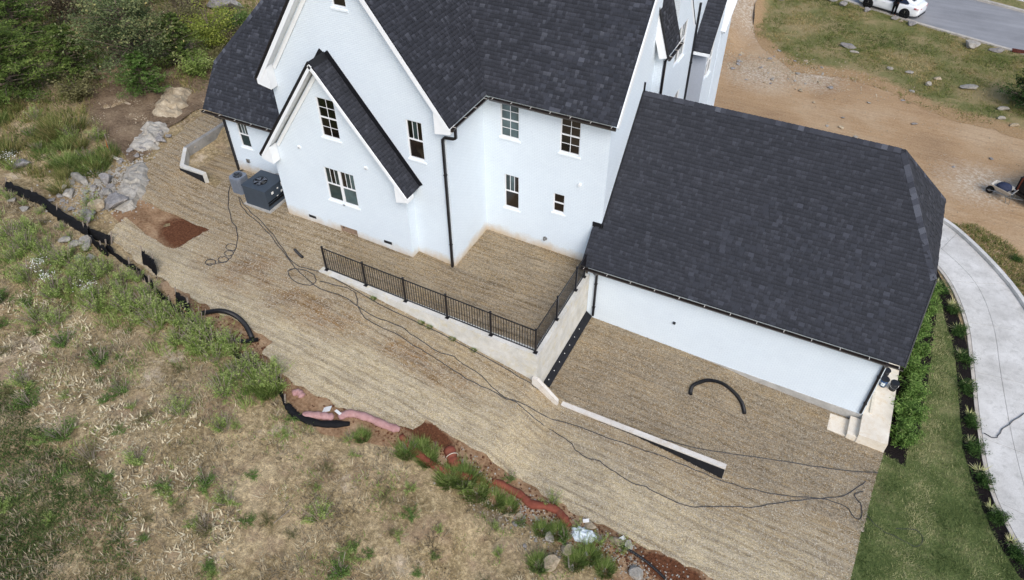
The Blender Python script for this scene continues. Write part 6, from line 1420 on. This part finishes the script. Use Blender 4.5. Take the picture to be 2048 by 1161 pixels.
# straw fibres lying loose on the mats
def fibres(poly, n, zf, s0, s1):
    X, Y = scatter(poly, n); N = len(X); a = RNG.uniform(0, 6.28, N); L = RNG.uniform(.02, .06, N); W = RNG.uniform(.006, .012, N); Z = np.array([zf(float(x), float(y)) for x, y in zip(X, Y)])+.035+RNG.uniform(0, .015, N)
    dx, dy = np.cos(a)*L, np.sin(a)*L; sx, sy = -np.sin(a)*W, np.cos(a)*W; tz = RNG.uniform(-.012, .02, N)
    V = np.stack([np.stack([X-dx-sx, Y-dy-sy, Z], -1), np.stack([X-dx+sx, Y-dy+sy, Z], -1), np.stack([X+dx, Y+dy, Z+tz], -1)], 1).reshape(-1, 3)
    return V, np.arange(3*N).reshape(-1, 3), RNG.uniform(s0, s1, N)
stuff('loose_straw', [fibres(slope_poly, 150000, zs, .35, 1), fibres(patio_poly, 26000, lambda x, y: lerp_tab(PATIO, x), .05, .75), fibres(pad_poly, 40000, lambda x, y: lerp_tab(PAD, x), .1, .85)], 'straw_bits', 'loose straw fibres covering the erosion mats', 'straw')

# ---- leafy plants built from stems and small leaf faces
def leaf_tris(C, size, up=.3, long=2.2):
    """a leaf (one quad as two triangles sharing a fold) at each centre"""
    n = len(C); a = RNG.uniform(0, 2*np.pi, n); tilt = RNG.uniform(-.5, .9, n); d = np.stack([np.cos(a)*np.cos(tilt), np.sin(a)*np.cos(tilt), np.sin(tilt)], -1)
    r = RNG.normal(0, 1, (n, 3)); s = np.cross(d, r); s /= np.linalg.norm(s, axis=1)[:,None]+1e-9; L = (size*RNG.uniform(.6, 1.3, n))[:,None]; W = L/long
    V = np.stack([C-d*L*.5, C+s*W*.5, C+d*L*.5, C-s*W*.5], 1).reshape(-1, 3); k = np.arange(n)*4; return V, np.stack([k, k+1, k+2, k+3], -1)
def weed_mesh(name, h, rad, stems, leaves, size, mat, long=3.0, spread=1.0, seed=0, droop=0.0):
    cs = []; sh = []
    for i in range(stems):
        a = RNG.uniform(0, 6.28); r = rad*math.sqrt(RNG.uniform(0, 1)); H = h*RNG.uniform(.3, 1.25)*(1-.3*(r/rad)**2); t = RNG.uniform(.08, 1, leaves)**.8
        ln = spread*r*RNG.uniform(.5, 1.5); x = .35*r*math.cos(a)+ln*t*math.cos(a)+RNG.normal(0, size*.7, leaves); y = .35*r*math.sin(a)+ln*t*math.sin(a)+RNG.normal(0, size*.7, leaves); z = H*t-droop*H*t**3+RNG.normal(0, size*.25, leaves)
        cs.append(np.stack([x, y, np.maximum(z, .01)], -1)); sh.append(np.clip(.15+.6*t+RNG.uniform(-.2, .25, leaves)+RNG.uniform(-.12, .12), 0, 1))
    C = np.concatenate(cs); V, F = leaf_tris(C, size, long=long); return fast_mesh(name, V, F, np.concatenate(sh), mat)
def stem_mesh(name, h, rad, n, mat='stick', r=.008):
    m = MB()
    for i in range(n):
        a = rr(0, 6.28); q = rad*math.sqrt(random.random()); H = h*rr(.5, .9); m.tube([(.35*q*math.cos(a), .35*q*math.sin(a), -.03), (q*.8*math.cos(a), q*.8*math.sin(a), H*.6), (1.2*q*math.cos(a), 1.2*q*math.sin(a), H)], r, 4, False)
    me = bpy.data.meshes.new(name); me.from_pydata(m.v, [], m.f); me.materials.append(M[mat]); return me
def plant(name, x, y, leafme, stemme, sc, rz, label, cat, group=None, z=None, sz=None, part='foliage'):
    t = thing(name, (x, y, zg(x, y) if z is None else z), label, cat, group); t.rotation_euler = (0, 0, rz); t.scale = (sc, sc, sz or sc)
    link(bpy.data.objects.new(part, leafme), t)
    if stemme: link(bpy.data.objects.new('stem', stemme), t)
    return t
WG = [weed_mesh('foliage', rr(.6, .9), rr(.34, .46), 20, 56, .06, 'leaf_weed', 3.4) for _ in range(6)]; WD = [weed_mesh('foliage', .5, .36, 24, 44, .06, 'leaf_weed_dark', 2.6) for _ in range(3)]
WO = [weed_mesh('foliage', .4, .45, 24, 40, .05, 'leaf_olive', 2.4) for _ in range(3)]; WS_ = [stem_mesh('stem', .7, .36, 14) for _ in range(3)]
wp = P['weeds']
def band(x): return 'leafy green weed in the dense band, '+('at the left edge below the fence' if x < -13.5 else 'near the white flowers' if x < -10.5 else 'below the crumpled fence piece' if x < -8 else 'beside the thick curved pipe' if x < -5 else 'just above the pink socks')
iso = {0: ('d', 'round dark green weed ball standing alone on pale soil'), 1: ('d', 'green weed clump at the left edge near the turf'), 2: ('o', 'wide olive weed mat at the edge of the turf'), 3: ('d', 'sparse dark green weed right of the pale dead leaves'), 4: ('g', 'light green weed tuft in the middle left of the dry field'), 5: ('g', 'bright green weed left below the black sock'), 6: ('d', 'dark green weed tuft beside the pale stick'),
       7: ('g', 'bright yellow green weed right below the dark tuft by the stick'), 8: ('d', 'open green weed bush right of the round weed ball'), 9: ('g', 'tall thin green weed with leaning stem in the middle field'), 10: ('d', 'leafy weed at the left edge above the turf'), 11: ('o', 'olive grey weed clump low in the middle of the field'), 12: ('g', 'pale green weed among dry stalks in the lower middle'), 13: ('d', 'green weed clump at the bottom edge middle'), 14: ('d', 'dark green weed bush cut by the left edge')}
for i, (x, y) in enumerate(wp):
    if i in iso:
        kd, lb = iso[i]; me = random.choice({'g': WG, 'd': WD, 'o': WO}[kd]); plant('weed', x, y, me, random.choice(WS_), rr(.8, 1.15), rr(0, 6), lb, 'weed')
    elif y < -6 and x < -2: plant('weed', x+rr(-.1, .1), y+rr(-.1, .1), random.choice(WG), random.choice(WS_), rr(.95, 1.35), rr(0, 6), band(x), 'weed', 'weeds in the green band along the silt fence')
    elif y < -6: plant('weed', x, y, random.choice(WG+WD), random.choice(WS_), rr(.45, .75), rr(0, 6), 'small green weed along the foot of the bank near the red socks', 'weed', 'weeds at the bank foot')
    else: plant('weed', x, y, random.choice(WG), random.choice(WS_), rr(.7, 1.0), rr(0, 6), 'green weed growing up through the rubble above the silt fence', 'weed', 'weeds in the rubble')
for i in range(36):
    u = i/35; x = -16.2+13.6*u+rr(-.4, .4); y = -7.3-.9*u+rr(-.55, .5); plant('weed', x, y, random.choice(WG), random.choice(WS_), rr(.7, 1.2), rr(0, 6), band(x), 'weed', 'weeds in the green band along the silt fence')
for i in range(110):
    x, y = rr(-14, 11), rr(-16, -8.8)
    if in_poly(field, x, y): plant('weed', x, y, random.choice(WO[:2]+WD+WG[:3]), None, rr(.35, .75), rr(0, 6), 'low scrubby weed on the dry field '+('near the mown turf at left' if x < -7 else 'left of the black sock' if x < -1.5 else 'below the pink socks' if x < 3 else 'below the short red sock' if x < 6.5 else 'near the pale stones at the bottom edge'), 'weed', 'low weeds dotted over the field', sz=rr(.25, .5))
for x, y in ((-19.2, -5.75), (-18.3, -5.7), (-17.6, -5.65), (-16.7, -5.75), (-15.9, -5.95), (-15.2, -6.0), (-14.4, -6.15), (-13.4, -6.3), (-12.4, -6.6)):
    plant('weed', x+rr(-.2, .2), y-rr(.05, .25), random.choice(WG+WO[:1]), random.choice(WS_), rr(.45, .75), rr(0, 6), 'small weed growing against the long sagging silt fence', 'weed', 'weeds against the long silt fence')
for x, y in ((-21.6, -2.2), (-20.3, -2.9), (-22.6, -1.2), (-18.8, -1.0), (-18.1, -2.2), (-19.8, -1.4), (-23.4, -3.2)):
    plant('weed', x, y, random.choice(WG+WD), random.choice(WS_), rr(.8, 1.2), rr(0, 6), 'broad leafy weed among the tall grass above the silt fence', 'weed', 'weeds among the tall grass')
FL = []
for i, (x, y) in enumerate(((-12.9, -8.5), (-11.2, -8.15), (-20.0, -4.3), (-13.6, -8.2))):
    C = np.stack([RNG.normal(0, .2, 120), RNG.normal(0, .2, 120), .75+RNG.normal(0, .06, 120)], -1); V, F = leaf_tris(C, .05, long=1.2); me = fast_mesh('flower_head', V, F, RNG.uniform(0, 1, 120), 'flower_white')
    t = plant('flowering_weed', x, y, WG[i % 5], WS_[0], .9, rr(0, 6), ('white flowered weed above the round green bush at left', 'white flowered weed in the middle of the green band', 'white flowered weed beside the tall grass at the left edge', 'leftmost white flowered weed in the green band')[i], 'weed'); tag(link(bpy.data.objects.new('flower_head', me), t), kind='stuff')
# loose green growth in drifts over the field and along the fence line
X, Y = scatter([(-18, -6.6), (-13.5, -6.4), (-10, -6.9), (-7, -7.5), (-4, -8.0), (-2, -8.6), (-2.5, -9.6), (-5, -9.3), (-9, -8.9), (-13, -9.2), (-18, -9)], 6000); q = nz(X, Y, .9, 101)+.6*nz(X, Y, 2.5, 102) > RNG.uniform(-.2, .7, len(X)); X, Y = X[q], Y[q]
g1 = blades(X, Y, zarr(X, Y), RNG.uniform(.12, .5, len(X)), .012, .6, 5, np.clip(.5+.4*nz(X, Y, 1.3, 103), 0, 1), .25, .12)
X, Y = scatter(field, 30000); q = nz(X, Y, .55, 105)+.5*nz(X, Y, 1.7, 106) > RNG.uniform(-.02, .75, len(X)); X, Y = X[q], Y[q]
g2 = blades(X, Y, zarr(X, Y), RNG.uniform(.06, .24, len(X)), .011, .8, 5, np.clip(.55+.4*nz(X, Y, 1.3, 108), 0, 1), .25, .1)
X, Y = scatter([(-26, -4.5), (-17, -4.6), (-16.6, -1.4), (-18.5, -.6), (-21, .6), (-24, -.5), (-27, -2)], 4500); q = nz(X, Y, .8, 111)+.5*nz(X, Y, 2, 112) > RNG.uniform(-.1, .7, len(X)); X, Y = X[q], Y[q]
g3 = blades(X, Y, zarr(X, Y), RNG.uniform(.15, .55, len(X)), .012, .8, 5, np.clip(.5+.4*nz(X, Y, 1.3, 113), 0, 1), .25, .14)
stuff('rough_grass', [g3], 'grass_mixed', 'loose rough grass on the slope above the silt fence', 'grass')
stuff('green_growth', [g1, g2], 'leaf_weed', 'loose green stems and seedlings drifting through the dry field', 'weeds')
# grass clumps
def clump_mesh(h, rad, n, mat, w=.012, s0=.2, s1=.9, lean=.8):
    V, F, S = blades(np.zeros(n), np.zeros(n), np.zeros(n), RNG.uniform(h*.5, h, n), w, lean, 3, RNG.uniform(s0, s1, n), .15, rad); return fast_mesh('blades', V, F, S, mat)
TG = [clump_mesh(rr(.55, .85), rr(.35, .6), 150, random.choice(('grass_mixed', 'grass_green', 'grass_mixed')), .013, 0, 1, 1.1) for _ in range(6)]; GG = [clump_mesh(.55, .3, 220, 'grass_green', .011) for _ in range(3)]
for i, (x, y) in enumerate(P['tallgrass']+[(-18.3, -1.6), (-17.3, -2.4), (-17.9, -2.9), (-16.9, -1.9), (-20.8, -1.9), (-21.0, -3.4), (-22.5, -2.5), (-24, -2.6), (-25, -1.2), (-18.6, -4.2), (-17.6, -4.4), (-20.2, -.6), (-19.6, -3.6)]):
    if i % 3 == 1: continue
    plant('grass_clump', x+rr(-.5, .5), y+rr(-.4, .4), TG[i % 6], None, rr(.6, 1.2), rr(0, 6), 'tall arching grass clump above the silt fence, '+('at the left edge' if x < -22 else 'between the left edge and the bare soil' if x < -19.5 else 'by the orange ribbon' if y > -2.2 else 'just above the rubble'), 'grass clump', 'tall grass clumps above the silt fence', part='blades')
for x, y, s in ((4.75, -7.85, 1.2), (5.25, -7.95, 1.15), (4.35, -8.15, 1.0), (5.8, -7.75, .9), (3.4, -7.9, .9), (2.7, -8.05, .9), (3.0, -7.65, .8), (6.3, -7.65, .8), (8.1, -7.75, .8), (9.3, -8.0, .9), (9.9, -8.15, .8), (9.0, -8.4, .9), (7.6, -7.9, .7), (-2.4, -8.55, 1.1), (-2.9, -8.5, 1.1), (1.2, -8.35, .7), (8.0, -9.0, .8)):
    plant('grass_clump', x, y, random.choice(GG), None, s, rr(0, 6), 'green grass clump '+('beside the left end of the pink socks' if x < 0 else 'below the right end of the long pink sock' if x < 3.2 else 'at the foot of the short red sock' if x < 5.5 else 'along the long red sock' if x < 7.9 else 'among the pale stones by the plastic bag'), 'grass clump', 'green grass clumps along the socks', part='blades')
for x in (-1.9, .25, .6, 1.6, 2.5): plant('grass_clump', x, -3.08, GG[0], None, .3, rr(0, 6), 'small green tuft at the foot of the patio retaining wall', 'grass clump', 'tufts at the retaining wall foot', part='blades')

# ---- trees
def tree(name, x, y, label, h, rad, mat, kind, group=None, n=9000, size=.12):
    z = zg(x, y); t = thing(name, (x, y, z), label, 'tree' if h > 1.6 else 'bush', group); m = MB(); cs = []; sh = []
    top = Vector((rr(-.2, .2), rr(-.2, .2), h)); m.tubeR([(0, 0, -.1), (top.x*.4, top.y*.4, h*.45), tuple(top*.93)], [.05*h**.8*.6+.02, .035*h**.8*.6+.01, .012], 7)
    nb = {'cedar': 85, 'broad': 44, 'bush': 46}[kind]; per = n//nb
    for i in range(nb):
        f = (i+.5)/nb
        if kind == 'cedar': hz = h*(.06+.9*f); L = rad*(1-f)**.62*rr(.65, 1.15)+.12; rise = rr(.05, .4)
        elif kind == 'broad': hz = h*(.22+.6*f); L = rad*rr(.5, 1.1)*(1-.45*f); rise = rr(.15, .8)
        else: hz = h*(.08+.5*f); L = rad*rr(.55, 1.1); rise = rr(.3, .95)
        a = i*2.4+rr(-.4, .4); d = Vector((math.cos(a), math.sin(a), rise)); p0 = Vector((top.x*hz/h, top.y*hz/h, hz)); bend = Vector((rr(-.2, .2), rr(-.2, .2), rr(-.15, .1)))
        pts = [p0, p0+d*L*.5+bend*.3*L, p0+d*L+bend*L]; m.tubeR([tuple(p) for p in pts], [.016*h**.7, .01*h**.7, .004], 5)
        tt = RNG.uniform(.22 if kind != 'broad' else .4, 1.05, per); P0, P1, P2 = (np.array(p) for p in pts); c = (1-tt)[:,None]**2*P0+2*(tt*(1-tt))[:,None]*P1+(tt**2)[:,None]*P2
        sp = (.16 if kind == 'cedar' else .3)*L*(1.1-.45*tt)
        c = c+RNG.normal(0, 1, (per, 3))*sp[:,None]*np.array([1, 1, .55])*(.55 if kind == 'cedar' else .8); cs.append(c)
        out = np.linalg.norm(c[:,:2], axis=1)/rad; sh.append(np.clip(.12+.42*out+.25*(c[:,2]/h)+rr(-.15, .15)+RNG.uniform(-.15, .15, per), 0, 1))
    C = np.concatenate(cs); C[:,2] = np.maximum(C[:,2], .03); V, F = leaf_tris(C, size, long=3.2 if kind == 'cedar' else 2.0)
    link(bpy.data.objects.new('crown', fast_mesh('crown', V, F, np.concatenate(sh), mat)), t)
    me = bpy.data.meshes.new('trunk'); me.from_pydata(m.v, [], m.f); me.materials.append(M['bark']); link(bpy.data.objects.new('trunk', me), t); return t
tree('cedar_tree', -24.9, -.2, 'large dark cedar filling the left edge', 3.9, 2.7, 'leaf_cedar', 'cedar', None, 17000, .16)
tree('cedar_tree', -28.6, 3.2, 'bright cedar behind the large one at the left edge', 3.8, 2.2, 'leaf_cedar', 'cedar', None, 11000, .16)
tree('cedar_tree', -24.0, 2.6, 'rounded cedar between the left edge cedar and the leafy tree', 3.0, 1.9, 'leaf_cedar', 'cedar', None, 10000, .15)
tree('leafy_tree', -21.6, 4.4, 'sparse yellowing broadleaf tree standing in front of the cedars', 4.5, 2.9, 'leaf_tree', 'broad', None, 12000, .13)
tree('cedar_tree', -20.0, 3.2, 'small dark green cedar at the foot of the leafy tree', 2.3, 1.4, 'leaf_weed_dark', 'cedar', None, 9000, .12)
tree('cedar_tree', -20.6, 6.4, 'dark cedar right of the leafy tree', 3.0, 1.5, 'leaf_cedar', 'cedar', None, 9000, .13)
tree('bush', -20.4, 8.6, 'lime green bush touching the left roof corner', 2.4, 1.3, 'leaf_lime', 'bush', None, 6500, .11)
tree('bush', -19.2, 6.0, 'low yellow green bush under the roof corner', 1.3, .9, 'leaf_weed', 'bush', None, 4000, .1)
tree('brown_thicket', -29.5, 6.6, 'brown leafless looking thicket behind the leafy tree', 3.2, 2.6, 'leaf_brown', 'bush', None, 7500, .12)
tree('leafy_tree', -27.5, 9.5, 'yellowish tree at the top edge', 3.6, 2.2, 'leaf_tree', 'broad', None, 8000, .13)
tree('brown_thicket', -33.5, 5.2, 'dark brown thicket in the upper left corner', 3.4, 2.6, 'leaf_brown', 'bush', None, 7000, .14)
tree('cedar_tree', -35.5, 3.0, 'lime tinted cedar in the upper left corner', 4.0, 2.3, 'leaf_lime', 'cedar', None, 8000, .16)
tree('bush', -24.5, 14.8, 'dark green bush at the top edge beside the long boulder', 2.2, 1.6, 'leaf_weed_dark', 'bush', None, 5000, .12)
tree('bush', -21.0, 11.0, 'green bush beside the left roof slope', 1.1, .9, 'leaf_weed_dark', 'bush', None, 3500, .1)
tree('bush', -22.8, 8.8, 'olive bush behind the dark cedar', 2.0, 1.3, 'leaf_olive', 'bush', None, 5000, .11)
tree('bush', -31, 11.5, 'mixed green bush at the top edge left of the yellowish tree', 2.6, 2.0, 'leaf_tree', 'bush', None, 5500, .13)
tree('cedar_tree', 22.3, 32.2, 'dark green cedar at the right edge of the front yard', 3.2, 2.0, 'leaf_hedge', 'cedar', None, 8000, .17)
for x, y, s in ((-23.5, 5.5, 1.4), (-22.3, 1.2, 1.1), (-26, 6, 1.5), (-24.6, 11, 1.3), (-19.6, 9.5, 1.0), (-28, 12.5, 1.4), (-30.5, 1.2, 1.6), (-27, -1.2, 1.3), (-18.8, 7.6, .9)):
    tree('bush', x, y, 'low scrub bush in the undergrowth of the wooded hillside', s, s*.9, random.choice(('leaf_olive', 'leaf_brown', 'leaf_weed_dark')), 'bush', 'undergrowth bushes on the hillside', 3200, .1)
# ---- planted shrubs by the driveway
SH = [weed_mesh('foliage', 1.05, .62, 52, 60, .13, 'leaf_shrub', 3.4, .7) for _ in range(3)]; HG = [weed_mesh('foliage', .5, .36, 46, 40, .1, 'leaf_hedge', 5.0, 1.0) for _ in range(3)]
YU = [clump_mesh(.27, .05, 20, 'leaf_yucca', .02, .1, 1, 1.5) for _ in range(3)]
for i, (x, y) in enumerate([(17.8, 1.85), (17.85, 3.0), (17.9, 4.15), (17.8, 5.35), (17.75, 6.6), (17.85, 7.9), (17.9, 9.3), (18.0, 10.5)]):
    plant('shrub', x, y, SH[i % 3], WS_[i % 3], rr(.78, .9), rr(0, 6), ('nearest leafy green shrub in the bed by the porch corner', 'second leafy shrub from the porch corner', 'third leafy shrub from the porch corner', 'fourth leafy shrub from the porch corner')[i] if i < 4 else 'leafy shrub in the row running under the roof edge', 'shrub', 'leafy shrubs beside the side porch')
ords = ('farthest', 'second farthest', 'third farthest', 'fourth farthest', 'fifth farthest', 'sixth farthest', 'seventh farthest', 'eighth farthest', 'second nearest', 'nearest')
for i, ((x, y), (u, v)) in enumerate(zip(P['hedge'], P['yucca'])):
    plant('hedge_shrub', x-.14, y, HG[i % 3], None, rr(.72, .92), rr(0, 6), ords[i]+' dark spiky shrub in the mulch strip along the driveway', 'shrub', 'dark shrubs along the driveway')
    plant('variegated_plant', u, v, YU[i % 3], None, rr(.9, 1.2), rr(0, 6), ords[i]+' pale striped grassy plant in the mulch strip along the driveway', 'plant', 'striped plants along the driveway', part='blades')
for x, y in ((21.6, 15.2), (22.2, 13.6)): plant('hedge_shrub', x, y, HG[0], None, .6, rr(0, 6), 'tiny dark shrub on the grass outside the driveway kerb', 'shrub', 'tiny shrubs outside the driveway kerb')
kg = [(18.6, 16.9), (19.6, 16.1), (20.6, 14.5), (21.4, 13.0), (22.1, 11.5), (23.4, 12.5), (22.6, 14.8), (21.2, 16.6), (19.8, 17.4)]
X, Y = scatter(kg, 5000); stuff('verge_grass', [blades(X, Y, zarr(X, Y), np.full(len(X), .14), .016, .8, 5, RNG.uniform(.1, .9, len(X)), .2, .1)], 'grass_mixed', 'short grass band outside the driveway kerb', 'grass')
